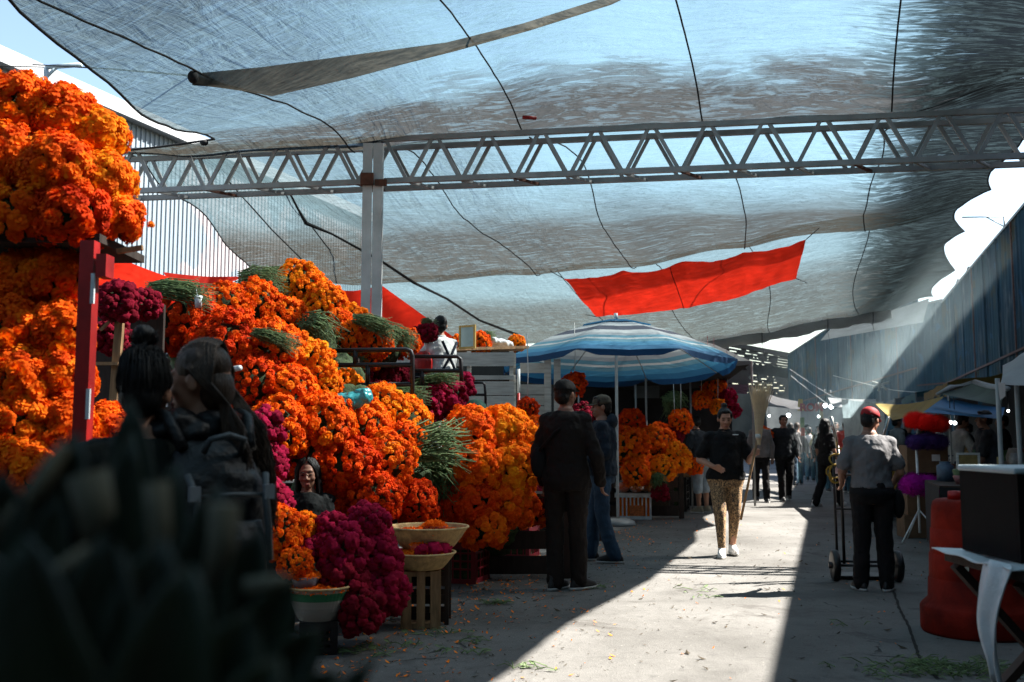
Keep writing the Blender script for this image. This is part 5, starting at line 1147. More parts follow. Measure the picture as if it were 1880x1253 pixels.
bn = N(t, 'ShaderNodeBump', {'Height': noise_(t, N(t, 'ShaderNodeTexCoord').outputs['Object'], 16, 4, .6), 'Strength': .7, 'Distance': .04}); t.links.new(bn.outputs[0], gl.inputs['Normal'])
df = N(t, 'ShaderNodeBsdfDiffuse', {'Color': (.6, .55, .5, 1)}); m1 = N(t, 'ShaderNodeMixShader', {0: .35, 1: gl.outputs[0], 2: df.outputs[0]})
t.links.new(N(t, 'ShaderNodeMixShader', {0: math_(t, 'ADD', lw.outputs['Facing'], .10, True), 1: tp.outputs[0], 2: m1.outputs[0]}).outputs[0], out.inputs[0])
BL = ['left', 'middle', 'right', 'upper left', 'upper right']
for k, (dx, dz, dy) in enumerate(((-.18, 0, 0), (.03, 0, -.05), (.22, 0, .0), (-.08, .17, .0), (.12, .16, .03))):
    t = thing('petal_bag', '%s clear bag of orange petals on the white box' % BL[k], 'bag', (bgp.x+dx, bgp.y+dy, .402+dz), 0, 'clear bags of petals on the white box')
    o = MB().ell((0, 0, .085), (.105, .10, .08)).build('petals', M['petals'], t, local=True); 
    o = MB().ell((0, 0, .10), (.125, .12, .10)).ell((.02, 0, .20), (.04, .03, .03)).build('film', plast, t, local=True)

# ---------------- stake truck, rails, ledge things ----------------
tk = thing('stake_truck', 'old truck bed with whitewashed plank sides behind the crimson bunches', 'truck', (-.75, 13.2, 0), 0); ww = M['white_wood']
td = 12.0; xl_, xr_ = W(700, 700, td).x, W(945, 700, td).x; zt2 = W(900, 645, td).z
MB().box(((xl_+xr_)/2, 13.6, .92), (xr_-xl_, 3.2, .14)).build('bed', M['black_steel'], tk, smooth=False)
for k in range(7):
    z_ = zt2-.10-k*.175; hh = .165
    if k == 1: hh = .07; z_ -= .045
    MB().box(((xl_+xr_)/2, td, z_), (xr_-xl_-.02, .03, hh if k not in (1,) else .05)).build('plank', ww, tk, smooth=False)
    MB().box((xr_+.0, 13.6, z_), (.03, 3.1, hh)).build('plank', ww, tk, smooth=False)
for x in (xl_+.05, (xl_+xr_)/2+.25, xr_-.04, (xl_+xr_)/2-.3): MB().box((x, td+.035, (zt2+.9)/2), (.05, .035, zt2-.9)).build('stake', ww, tk, smooth=False)
for x in (xl_+.25, xr_-.25): 
    wv = MB().tube([(x-.11, 13.0, .42), (x+.11, 13.0, .42)], .42, 28).build('wheel', M['black_plastic'], tk)
MB().box(((xl_+xr_)/2, 15.15, (zt2+.99)/2-.1), (xr_-xl_-.04, .04, zt2-1.1)).build('added_headboard', M['wood_dark'], tk, smooth=False)  # dark board added so the gaps between planks stay dark
t2 = thing('wooden_gate', 'grey plank gate with white frame behind the striped pole', 'gate', W(1000, 720, 13.4)); t2.location.z = 0
x0_, x1_ = W(955, 700, 13.4).x, W(1012, 700, 13.4).x; ztop = W(980, 668, 13.4).z
for k in range(12):
    if k == 1: continue
    MB().box(((x0_+x1_)/2, 13.4, ztop-.06-k*.145), (x1_-x0_, .03, .135)).build('plank', ww, t2, smooth=False)
for x in (x1_-.05, x1_+.08): MB().box((x, 13.37, ztop/2+.03), (.09, .05, ztop+.06)).build('upright', ww, t2, smooth=False)
sp_ = thing('striped_pole', 'thin white and red pole in front of the plank gate', 'pole', (W(952, 720, 12.6).x, 12.6, 0))
pb_ = Vector(sp_.location); MB().tube([pb_, pb_+Vector((0, 0, W(952, 722, 12.6).z))], .02, 8).build('red_section', M['red_paint'], sp_); MB().tube([pb_+Vector((0, 0, W(952, 722, 12.6).z)), pb_+Vector((0, 0, W(952, 678, 12.6).z))], .02, 8).build('white_section', M['white_paint'], sp_)
def rail(label, d, segs, r=.022):
    p0 = W(*segs[0][0], d); t = thing('metal_rail', label, 'railing', (p0.x, d, 0), 0, 'black tube frames above the flower heap')
    for s_ in segs: MB().tube([W(x, y, d) for x, y in s_], r, 8).build('tube', M['black_steel'], t)
rail('long black tube frame in front of the crimson bunches', 8.45, [[(560, 645), (745, 642), (754, 645), (757, 654), (757, 760)], [(560, 671), (757, 670)], [(600, 708), (757, 706)], [(652, 643), (652, 671)], [(675, 671), (675, 707)], [(590, 645), (590, 708)]], .02)
rail('middle black tube frame by the white planks', 9.0, [[(757, 655), (840, 655), (846, 660), (847, 682), (847, 700)], [(757, 681), (847, 681)], [(775, 681), (775, 708)]], .018)
rail('small black tube frame low before the white planks', 10.2, [[(852, 703), (886, 703), (890, 707), (891, 722), (892, 775)], [(855, 725), (891, 725)], [(763, 694), (815, 694), (818, 705)], [(852, 760), (891, 762)]], .014)
bk = W(774, 672, 11.2); tag(remesh(MB().loft([(0, 0, 0, .10, .10), (0, 0, .04, .125, .125), (0, 0, .16, .13, .13), (0, 0, .25, .09, .09), (0, 0, .27, .04, .04)], 20).build('red_bundle', M['red_paint'], loc=None, local=True), .015, 4), 'rust red round bundle behind the black tube frame', 'bundle').location = bk-Vector((0, 0, .10))
leg = MB().capsule(W(722, 692, 11), W(770, 668, 11.2), .05, .07).capsule(W(770, 668, 11.2), W(758, 715, 11), .06, .05); tag(remesh(leg.build('dark_sack', blk, loc=W(745, 690, 11)), .014, 4, .02, .07), 'black folded sack slung over the rails by the red bundle', 'sack')
hat = tag(MB().lathe([(.0, .16), (.06, .15), (.10, .11), (.115, .04), (.12, 0)], (0, 0, 0), 24).build('green_hat', pm('green cloth', (.03, .10, .07), .8, .3, 20, .3), local=True), 'dull green rounded hat poking up behind the sunlit marigold block', 'hat'); hat.location = W(873, 764, 9.6)
MB().ell((0, 0, -.14), (.10, .10, .15)).build('bundle', M['wood_dark'], hat, local=True)
# teal plastic bag lying on the heap
tb = W(640, 738, 7.38); mb = MB(); mb.ell((-.02, 0, 0), (.155, .10, .07)).ell((.10, 0, .03), (.08, .07, .06)).ell((-.11, 0, -.02), (.07, .07, .05)).ell((.145, 0, .02), (.035, .05, .06))
tbo = tag(mb.build('plastic_bag', pm('teal plastic film', (.05, .34, .36), .28, .35, 12, .8, 10, transl=.2, spec=.6), local=True), 'crumpled teal plastic bag lying on the marigold heap', 'bag'); tbo.location = tb; tbo.rotation_euler = (0, -.12, 0); remesh(tbo, .009, 2, .035, .045)
cupw = tag(MB().lathe([(.0, 0), (.022, 0), (.03, .09), (.027, .09)], (0, 0, 0), 20).build('paper_cup', wp, local=True), 'white paper cup stuck between two marigold bunches', 'cup'); cupw.location = W(364, 566, 7.25); MB().tube([(0, 0, .05), (-.02, 0, .14)], .004, 6).build('straw', wp, cupw, local=True)
tubes = tag(MB().tube([W(423, 679, 6.9), W(440, 676, 6.7)], .020, 12).build('pipe_end', wp, loc=W(432, 678, 6.8)), 'white pipe end sticking out of the marigolds right of the woman', 'pipe')
# framed mirror and ledge
mr = W(858, 640, 12.1); fr = thing('framed_mirror', 'small mirror in a yellow wooden frame on the truck edge', 'mirror', mr, R(-30)); hgt = .24
yw = pm('yellow wood', (.42, .26, .07), .6, .3, 8, .1)
MB().box((0, 0, .14), (.19, .012, hgt)).build('glass', pm('dull glass', (.22, .30, .30), .15, .1, 3, 0, spec=.8), fr, local=True, smooth=False)
for sx in (-1, 1): MB().box((sx*.105, 0, .14), (.025, .025, .29)).build('frame', yw, fr, local=True, smooth=False)
for z_ in (.008, .272): MB().box((0, 0, z_), (.184, .024, .024)).build('frame', yw, fr, local=True, smooth=False)
lg = MB().bar(W(790, 645, 12.2), W(960, 640, 12.9), .035, .3, up=(0, 1, 0)); tag(lg.build('ledge_board', M['wood'], loc=W(870, 644, 12.4), smooth=False), 'brown board along the top of the white planks', 'board')
wr_ = MB().capsule(W(893, 632, 12.7), W(935, 634, 12.9), .05, .06).capsule(W(905, 626, 12.7), W(925, 628, 12.8), .05, .04); tag(remesh(wr_.build('white_wrap', wp, loc=W(915, 632, 12.8)), .014, 2, .03, .05), 'crumpled white paper wrap on the ledge by the umbrella', 'paper')
# red canvases at the left and behind the post
def sheet_px(name, label, pts, d, mat, cat='tarp', sag=.1, nu=24, nv=12, parent=None):
    P = [W(x, y, dd) for (x, y, dd) in pts]
    def f(u, v):
        p = P[0].lerp(P[1], u).lerp(P[3].lerp(P[2], u), v); s_ = math.sin(PI*u)*math.sin(PI*min(v+.15, 1)); 
        return p-Vector((0, 0, sag*s_))+Vector((0, .5, .2))*sag*.25*noise.noise(p*1.5)+Vector((0, .06*math.sin(u*16+v*2), 0))*sag*2
    c = sum(P, Vector())/4; o = MB().grid(f, nu, nv, lambda u, v: (u*2, v)).build(name, mat, parent, loc=c if parent is None else None)
    if parent is None: tag(o, label, cat)
    return o
sheet_px('red_canvas', 'red canvas awning strung left of the heap by the red post', [(150, 440, 8.6), (332, 517, 8.6), (300, 640, 9.4), (150, 640, 9.4)], 0, M['red_cloth'], sag=.05)
sheet_px('red_canvas', 'narrow pointed end of red canvas above the long stems', [(300, 500, 8.8), (455, 507, 9.4), (372, 538, 9.0), (330, 560, 8.9)], 0, M['red_cloth'], sag=.05)
sheet_px('red_canvas', 'red canvas sheet hanging behind the steel post', [(600, 530, 14.0), (700, 524, 14.0), (850, 632, 14.6), (590, 680, 14.2)], 0, M['red_cloth'], sag=.12)
MB().bar(W(832, 612, 13.5), W(848, 616, 13.5), .2, .02)

# ---------------- stalls under and behind the umbrella ----------------
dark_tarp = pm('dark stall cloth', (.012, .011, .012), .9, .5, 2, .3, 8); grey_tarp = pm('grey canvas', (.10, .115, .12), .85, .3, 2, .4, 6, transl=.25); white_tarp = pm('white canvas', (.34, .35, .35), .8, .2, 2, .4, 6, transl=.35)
bt = MB().grid(lambda u, v: Vector((X_of(-4.4+2.7*u, 18.2+.6*u), 18.2+.6*u+.05*math.sin(u*30), 2.3*v)), 60, 4); tag(bt.build('dark_backdrop', dark_tarp, loc=(2, 18.4, 0)), 'added black sheet standing in for the gloom behind the umbrella stall', 'cloth')  # dark sheet added in place of the shaded stall interior
rt = MB().grid(lambda u, v: Vector((.7+3.2*u, 16.3+2.6*v, 2.45-.25*v-.12*math.sin(PI*u))), 20, 10); tag(rt.build('stall_roof', dark_tarp, loc=(2, 17.5, 2.4)), 'added black roof sheet keeping the umbrella stall dark', 'tarp')  # added with the backdrop to close the stall into a dark box
for k, (x, y0, y1, d, lb) in enumerate(((1187, 705, 800, 15.6, 'white tent pole right of the umbrella pole'), (1168, 700, 790, 16.6, 'thin pole behind the umbrella pole'), (1270, 690, 850, 17.0, 'pole beside the hung flower bunches'), (1063, 690, 780, 16.4, 'pole behind the two talking men'))):
    c = W(x, y1, d); tag(MB().tube([(c.x, d, 0), (c.x, d, W(x, y0-10, d).z)], .016, 8).build('tent_pole', M['white_steel'], loc=(c.x, d, 0)), lb, 'pole', 'thin poles of the umbrella stall')
pn = MB().box(W(1187, 720, 17.6), (.45, .03, .22)); tag(pn.build('pale_panel', grey_tarp, loc=W(1187, 720, 17.6), smooth=False), 'pale panel at the back of the dark stall', 'panel')
bb = MB().box((W(1185, 775, 17.4).x, 17.4, .75), (.7, .4, 1.5)); tag(bb.build('cabinet', pm('brown board', (.05, .028, .014), .8, .4, 3, .2), loc=(W(1185, 775, 17.4).x, 17.4, 0), smooth=False), 'brown cabinet in the shade behind the umbrella poles', 'cabinet')
sheet_px('grey_canvas', 'added dark canvas filling the bright gap behind the truck and plank gate', [(690, 632, 24), (1075, 636, 23), (1075, 870, 23), (690, 870, 24)], 0, pm('shaded canvas', (.03, .032, .032), .9, .4, 2, .3, 6), sag=.05)  # dark sheet added over the bright gap, shade held in its colour
tt = thing('market_tent', 'white tent with a printed banner half hidden by the umbrella', 'tent', (W(1325, 700, 18.8).x, 18.8, 0))
sheet_px('roof', '', [(1262, 618, 19.5), (1310, 632, 18.6), (1380, 664, 18.6), (1330, 664, 21)], 0, white_tarp, parent=tt, sag=.02)
sheet_px('banner', '', [(1300, 660, 18.55), (1379, 663, 18.55), (1374, 706, 18.55), (1300, 700, 18.55)], 0, grey_tarp, parent=tt, sag=.02)
sheet_px('banner', '', [(1300, 701, 18.5), (1374, 707, 18.5), (1371, 724, 18.5), (1300, 718, 18.5)], 0, pm('faded mauve print', (.13, .09, .12), .85, .6, 14, 0, sc=(1, 1, 6)), parent=tt, sag=.02)
MB().add([W(1361, 680, 18.5), W(1372, 680, 18.5), W(1367, 673, 18.5)], [(0, 1, 2)]).build('printed_triangle', M['black_steel'], tt)
MB().tube([(W(1381, 700, 18.6).x, 18.6, 0), (W(1381, 700, 18.6).x, 18.6, W(1381, 664, 18.6).z)], .02, 8).build('pole', M['white_steel'], tt)
sheet_px('grey_canvas', 'grey canvas side wall hanging beyond the banner tent', [(1330, 722, 21), (1402, 715, 22), (1410, 805, 22), (1332, 800, 21)], 0, grey_tarp, sag=.1)
sheet_px('dark_awning', 'dark awning sagging at the far end left of the red letters', [(1378, 712, 26), (1470, 738, 30), (1468, 752, 26), (1395, 745, 23)], 0, dark_tarp, sag=.12)
sheet_px('grey_canvas', 'grey tent wall at the far end behind the crowd', [(1385, 742, 30), (1470, 748, 31), (1470, 815, 31), (1385, 815, 30)], 0, grey_tarp, sag=.1)
sheet_px('plastic_sheet', 'cloudy plastic sheet hanging in the far stall left of the hand truck', [(1545, 733, 22), (1622, 738, 19), (1625, 830, 19), (1552, 815, 22)], 0, pm('cloudy plastic', (.20, .26, .28), .3, .4, 5, .6, 8, transl=.4, spec=.6), sag=.05)
sheet_px('white_awning', 'long white awning edge at the far stalls above the bulbs', [(1520, 730, 26), (1608, 733, 22), (1610, 748, 20), (1528, 748, 24)], 0, white_tarp, sag=.05)
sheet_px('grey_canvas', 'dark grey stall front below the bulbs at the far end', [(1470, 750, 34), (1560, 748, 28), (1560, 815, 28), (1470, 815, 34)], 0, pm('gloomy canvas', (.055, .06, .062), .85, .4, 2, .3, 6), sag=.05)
sheet_px('grey_canvas', 'grey canvas hung between the rolled tarp edge and the far blue wall', [(1534, 594, 33), (1706, 548, 33), (1694, 592, 34.5), (1506, 626, 34.5)], 0, grey_tarp, sag=.15)
# bulbs: lit lamps
em, t, out = new_mat('lit bulb'); e_ = N(t, 'ShaderNodeEmission', {'Color': (.85, .97, 1, 1), 'Strength': 6.0}); t.links.new(e_.outputs[0], out.inputs[0])
for k, (x, y, d, r, lb) in enumerate(((1448, 763, 29.5, .055, 'lit bulb over the head of the jacketed man'), (1515, 745, 27, .05, 'left lit bulb of the pair by the far awning'), (1526, 747, 27, .055, 'right lit bulb of the pair by the far awning'), (1503, 765, 28, .03, 'faint lit bulb under the red letters'), (1412, 764, 29, .03, 'small lit bulb by the broom'), (1745, 776, 13.6, .022, 'left lit bulb of the pair in the right stall'), (1753, 777, 13.6, .022, 'right lit bulb of the pair in the right stall'), (1851, 755, 12.5, .014, 'small lit bulb under the blue tarp'))):
    t = thing('light_bulb', lb, 'lamp', W(x, y, d), 0, 'bare bulbs of the market stalls')
    MB().ell((0, 0, 0), (r, r, r*1.05)).build('globe', em, t, local=True); MB().tube([(0, 0, r*.9), (0, 0, r*1.9)], r*.4, 8).tube([(0, 0, r*1.9), (0, 0, r*1.9+.35)], .006, 5).build('socket', M['black_plastic'], t, local=True)
# red letters
sg = thing('red_sign', 'red lettered sign hung among the far stalls', 'sign', W(1486, 748, 27))
cu = bpy.data.curves.new('letters', 'FONT'); cu.body = 'ROM'; cu.size = .28; cu.extrude = .012; cu.align_x = 'CENTER'; cu.offset = .012; tmp = bpy.data.objects.new('letters', cu); COL.objects.link(tmp); bpy.context.view_layer.update(); me_ = bpy.data.meshes.new_from_object(tmp.evaluated_get(bpy.context.evaluated_depsgraph_get())); bpy.data.objects.remove(tmp); lo = bpy.data.objects.new('letters', me_); COL.objects.link(lo); lo.parent = sg; lo.rotation_euler = (PI/2, 0, -.1); lo.location = (.05, -.02, -.1); me_.materials.clear(); me_.materials.append(M['red_paint'])
MB().add([(-.30, 0, .22), (-.18, 0, .22), (-.16, 0, -.10), (-.32, 0, -.10)], [(0, 1, 2, 3)]).build('pennant', pm('yellow board', (.55, .38, .06), .7, .2, 5, 0), sg, local=True)
for k, (x, y, d, w_, h_, col, lb) in enumerate(((1473, 777, 27, .10, .30, (.10, .22, .07), 'narrow green board under the red letters'), (1474, 793, 26.9, .10, .22, (.42, .08, .04), 'narrow red board under the green one'), (1508, 758, 27, .09, .55, (.30, .24, .10), 'ochre hanging banner left of the bulbs'))):
    tag(MB().box((0, 0, 0), (w_, .02, h_)).build('hanging_board', pm('board %d' % k, col, .8, .3, 6, 0), loc=None, local=True, smooth=False), lb, 'sign').location = W(x, y, d)

# ---------------- end of the street: breeze block building ----------------
eb = thing('end_building', 'building with a pierced breeze block screen closing the end of the street', 'building', (14.5, 60, 0)); conc = pm('dark concrete', (.055, .05, .045), .9, .4, 2, .3, 10); ba = W(1300, 628, 60); bb_ = W(1456, 657, 60)
rr = random.Random(21); zlo = W(1400, 725, 60).z
MB().box(((ba.x+bb_.x)/2-4, 60, zlo/2), (bb_.x-ba.x+8, .4, zlo)).build('lower_wall', conc, eb, smooth=False)
mb = MB(); rows = 15
for r_ in range(rows+1):
    f = r_/rows; mb.bar(Vector((ba.x, 60, zlo+(ba.z-zlo)*f)), Vector((bb_.x, 60, zlo+(bb_.z-zlo)*f)), .10 if r_ not in (8, 9) else .42, .3, up=(0, 1, 0))
    if r_ == rows: break
    x = ba.x
    while x < bb_.x:
        w_ = rr.choice((.10, .14, .3, .5)) if r_ > 6 else rr.choice((.25, .4, .6)); f2 = (r_+.5)/rows; fx = (x-ba.x)/(bb_.x-ba.x); zz = zlo+((ba.z+(bb_.z-ba.z)*fx)-zlo)*f2
        mb.box((x+w_/2, 60.03, zz), (w_, .22, (ba.z-zlo)/rows+.02)); x += w_+rr.choice((.12, .2, .45, .75))*(1 if r_ > 6 else .5)
mb.build('breeze_block_screen', conc, eb, smooth=False)
MB().bar(ba+Vector((0, 0, .1)), bb_+Vector((0, 0, .1)), .25, .4, up=(0, 1, 0)).build('coping', conc, eb, smooth=False)
hb = thing('distant_house', 'dark low building filling the gap behind the far stalls', 'building', (8, 62, 0)); MB().box((3.0, 63, 2.0), (26, 1, 4.0)).build('wall', conc, hb, smooth=False)
# wires on the right
for k, (P, lb) in enumerate((([(1530, 690, 24), (1640, 708, 22), (1745, 712, 18), (1800, 712, 16)], 'white cord strung in front of the blue wall with a bow'), ([(1450, 678, 38), (1530, 722, 30), (1600, 738, 24)], 'thin cable running down to the far stalls'), ([(1452, 690, 38), (1520, 735, 30), (1560, 745, 28)], 'second thin cable below the first at the far stalls'))):
    o = thing('cord', lb, 'cord', W(*P[0])); pts = [W(*p) for p in P]; MB().tube([vl(pts, i/24)-Vector((0, 0, .12*math.sin(PI*i/24))) for i in range(25)], .006 if k else .009, 5).build('line', M['white_rope'], o)
    if k == 0:
        c = W(1617, 706, 22.4)
        for a in (.3, 2.8, 3.6, 5.4, 4.4): MB().tube([c, c+Vector((.2*math.cos(a), 0, .16*math.sin(a)))], [.02, .03], 5).build('bow', M['white_rope'], o)
# fixtures on top of the right wall
def wx(px, py):           # point over the right wall plane seen at px
    u = (px-940)/FPX; d = 4.03/(QC*u-QS); return W(px, py, d)
fx = thing('wall_frame', 'thin steel frame standing on top of the blue wall', 'frame', wx(1845, 432)); a = wx(1845, 432)
mb = MB(); top = a+Vector((0, 0, .45)); mb.tube([a+Vector((0, 0, -.05)), top], .02, 6).tube([top, top+Vector((-1.0, 0, -.02))], .015, 6).tube([top+Vector((-.45, 0, 0)), top+Vector((0, 0, -.25))], .012, 6); mb.build('bars', M['black_steel'], fx)
for k, (x, y, lb) in enumerate(((1863, 412, 'dark floodlight on the blue wall nearest the camera'), (1782, 498, 'floodlight further down the blue wall'), (1762, 520, 'small pale lamp box furthest along the blue wall'))):
    t = thing('floodlight', lb, 'lamp', wx(x, y), .5, 'floodlights on top of the blue wall'); MB().box((0, 0, 0), (.22, .12, .24), rot=Matrix.Rotation(.4, 3, 'X')).build('housing', M['black_plastic'] if k < 2 else M['white_steel'], t, local=True, smooth=False); MB().tube([(0, .02, -.05), (.05, .06, -.35)], .015, 6).build('bracket', M['black_steel'], t, local=True)

# ---------------- right hand stalls ----------------
def tarp_px(label, pts, mat, sag=.12): return sheet_px('stall_tarp', label, pts, 0, mat, sag=sag)
tarp_px('yellow tarp sagging over the stalls behind the red capped man', [(1605, 740, 19), (1732, 728, 15), (1728, 752, 13.5), (1640, 772, 15)], pm('yellow tarp', (.22, .16, .03), .75, .3, 2, .4, 6, transl=.2), .15)
tarp_px('blue tarp roof over the right hand stalls', [(1735, 728, 15), (1845, 748, 14.5), (1838, 770, 11.5), (1696, 757, 12.4)], pm('blue tarp', (.03, .13, .26), .7, .3, 2, .4, 6, transl=.2), .08)
tarp_px('dark green tarp with a pale rim left of the white awning', [(1722, 723, 13.2), (1790, 700, 13.4), (1850, 715, 11.0), (1836, 745, 10.8)], pm('green tarp', (.03, .05, .035), .75, .4, 2, .4, 6, transl=.15), .06)
MB().tube([W(1722, 722, 13.15), W(1750, 711, 13.3), W(1792, 704, 13.3), W(1815, 709, 12.2), W(1850, 713, 11)], .035, 8)
tag(MB().tube([W(1720, 724, 13.1), W(1745, 712, 13.25), W(1790, 703, 13.3), W(1818, 712, 12.2), W(1850, 714, 11)], [.02, .04, .045, .05, .03], 8).build('rolled_rim', white_tarp, loc=W(1790, 705, 13.3)), 'pale rolled rim along the dark green tarp', 'tarp rim')
wa = thing('white_canopy', 'white tarp canopy on white poles at the right picture edge', 'canopy', (W(1875, 800, 8.9).x, 8.9, 0))
sheet_px('roof', '', [(1842, 672, 9.6), (1990, 640, 9.6), (1990, 712, 8.3), (1834, 706, 8.6)], 0, white_tarp, parent=wa, sag=-.18)
sheet_px('valance', '', [(1832, 700, 8.55), (1845, 704, 8.4), (1846, 728, 8.4), (1836, 735, 8.55)], 0, white_tarp, parent=wa, sag=.02)
for x in (1836, 1871): c = W(x, 800, 8.8); MB().tube([(c.x, 8.8, 0), (c.x, 8.8, W(x, 695, 8.8).z)], .022, 8).build('pole', M['white_steel'], wa)
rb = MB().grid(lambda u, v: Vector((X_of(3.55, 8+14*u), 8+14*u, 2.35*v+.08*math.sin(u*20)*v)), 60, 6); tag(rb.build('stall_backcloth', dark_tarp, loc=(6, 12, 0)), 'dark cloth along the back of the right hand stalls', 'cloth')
for k, (x, d, lb) in enumerate(((6.05, 12.9, 'dark goods table behind the plume stand'), (5.2, 10.9, 'dark goods table beside the white strap person'), (6.2, 15.8, 'dark goods table deeper in the right hand stalls'))):
    t = thing('goods_table', lb, 'table', (x, d, 0), -.3); MB().box((0, 0, .74), (1.2, 1.5, .04)).build('top', M['wood_dark'], t, local=True, smooth=False)
    MB().grid(lambda u, v: Vector((-.605, -.75+1.5*u, .74-.68*v+.02*math.sin(u*30)*v)), 24, 4).grid(lambda u, v: Vector((-.60+1.2*u, -.755, .74-.68*v)), 24, 4).build('table_skirt', dark_tarp, t, local=True)
    for sx in (-1, 1):
        for sy in (-1, 1): MB().box((sx*.55, sy*.7, .36), (.05, .05, .72)).build('leg', M['wood_dark'], t, local=True, smooth=False)
for k, (q0, d0, q1, d1, z0, z1, m_, lb) in enumerate((
    (1.7, 14.5, 3.3, 18.0, 2.05, 2.35, pm('ochre tarp', (.13, .09, .02), .8, .3, 2, .4, 6, transl=.2), 'ochre tarp roof over the second stall behind the yellow one'),
    (1.6, 18.6, 3.4, 22.0, 2.10, 2.45, pm('teal tarp', (.02, .09, .11), .8, .3, 2, .4, 6, transl=.2), 'teal tarp roof over the third stall on the right'),
    (1.5, 22.8, 3.4, 27.0, 2.15, 2.5, pm('grey tarp', (.09, .10, .10), .8, .3, 2, .4, 6, transl=.2), 'grey tarp roof over the fourth stall on the right'),
    (1.5, 27.6, 3.4, 32.0, 2.2, 2.6, pm('blue tarp far', (.03, .09, .17), .8, .3, 2, .4, 6, transl=.2), 'faded blue tarp roof furthest along the right side'))):
    t = thing('stall_tent', lb, 'tent', (X_of(q0, d0), d0, 0), 0, 'tarp roofed stalls along the right of the lane')
    pt = lambda u, v: Vector((X_of(q0+(q1-q0)*u, d0+(d1-d0)*v), d0+(d1-d0)*v, z0+(z1-z0)*u-.10*math.sin(PI*u)*math.sin(PI*v)+.04*noise.noise((u*4, v*4, k))))
    MB().grid(pt, 16, 16, lambda u, v: (u, v)).build('roof', m_, t)
    MB().grid(lambda u, v: pt(0, u)-Vector((0, 0, (.16+.04*math.sin(u*22))*v)), 24, 3).build('valance', m_, t)
    for v in (.02, .98): 
        p_ = pt(0, v); MB().tube([(p_.x+.02, p_.y, 0), (p_.x+.02, p_.y, p_.z)], .018, 8).build('pole', M['white_steel'], t)
    qa = q0+.75; MB().grid(lambda u, v: Vector((X_of(qa, d0+(d1-d0)*u), d0+(d1-d0)*u, .78*v)), 12, 3).build('table_skirt', dark_tarp, t)  # dark table mass added to hide the lit street
    MB().grid(lambda u, v: Vector((X_of(qa+(q1-qa)*v, d0+(d1-d0)*u), d0+(d1-d0)*u, .785)), 8, 4).build('table_top', M['wood_dark'], t)
    MB().grid(lambda u, v: Vector((X_of(q1-.1, d0+(d1-d0)*u), d0+(d1-d0)*u, 2.3*v)), 8, 4).build('added_back_cloth', dark_tarp, t)  # dark sheet added behind the tables to keep the stall dark
    r3 = random.Random(60+k)
    for i in range(14):
        d_ = d0+.2+(d1-d0-.4)*i/13; q_ = qa+.08+r3.random()*.3; h = r3.uniform(.10, .34); r = r3.uniform(.06, .12)
        o = MB().lathe([(0, 0), (r, 0), (r*1.1, h*.6), (r*.7, h), (0, h)], (0, 0, 0), 14).build('jar', pm('ware %d %d' % (k, i), tuple(r3.choice(((.25, .22, .18), (.20, .04, .02), (.20, .13, .03), (.04, .07, .12), (.05, .10, .03), (.28, .10, .14), (.30, .30, .28)))), .6, .4, 12, 0), local=True)
        o.location = (X_of(q_, d_), d_, .79); tag(o, 'small ware on the table under the %s' % ('ochre tarp', 'teal tarp', 'grey tarp', 'faded blue tarp')[k], 'goods', 'small wares under the %s' % ('ochre tarp', 'teal tarp', 'grey tarp', 'faded blue tarp')[k])
rr = random.Random(31); gm = [pm('goods %d' % k, c, .6, .4, 12, .1) for k, c in enumerate(((.30, .28, .24), (.16, .03, .02), (.22, .15, .05), (.05, .08, .12), (.06, .10, .04), (.24, .10, .10)))]
GN = ['pale', 'dark red', 'ochre', 'slate blue', 'green', 'rosy']; GP = ['tall jar', 'squat pot', 'round tin', 'small basket', 'bottle']
k = 0
for (tx, td_, n) in ((6.05, 12.9, 9), (5.2, 10.9, 9), (6.2, 15.8, 8)):
    for i in range(n):
        x = tx+rr.uniform(-.45, .45); y = td_+rr.uniform(-.6, .6); h = rr.uniform(.10, .30); r = rr.uniform(.05, .11); q = k % 6; f_ = k % 5; k += 1
        pr = [[(0, 0), (r, 0), (r, h*.8), (r*.6, h*.9), (r*.7, h), (0, h)], [(0, 0), (r*.7, 0), (r*1.15, h*.5), (r, h*.55), (0, h*.5)], [(0, 0), (r, 0), (r, h*.6), (0, h*.62)], [(0, 0), (r*.8, 0), (r*1.2, h*.45), (r*1.1, h*.47), (r*.7, .05)], [(0, 0), (r*.6, 0), (r*.6, h*.7), (r*.22, h*.9), (r*.22, h*1.2), (0, h*1.2)]][f_]
        o = MB().lathe(pr, (0, 0, 0), 18).build(GP[f_].replace(' ', '_'), gm[q], local=True); o.location = (x, y, .762)
        tag(o, '%s %s %s' % (GN[q], GP[f_], ['on the table behind the plume stand', 'on the table beside the white strap person', 'on the table deep in the right stalls'][0 if tx == 6.05 else 1 if tx == 5.2 else 2]), 'goods', 'goods on the right hand stall tables')
pic = thing('picture_frame', 'pale framed board leaning on the stall beside the white strap person', 'frame', W(1778, 862, 11.6), -.2); MB().box((0, 0, 0), (.22, .015, .34)).build('panel', gm[2], pic, local=True, smooth=False)
for sx in (-1, 1): MB().box((sx*.115, 0, 0), (.025, .03, .38)).build('frame', M['white_wood'], pic, local=True, smooth=False)
for sz in (-1, 1): MB().box((0, 0, sz*.178), (.204, .028, .025)).build('frame', M['white_wood'], pic, local=True, smooth=False)
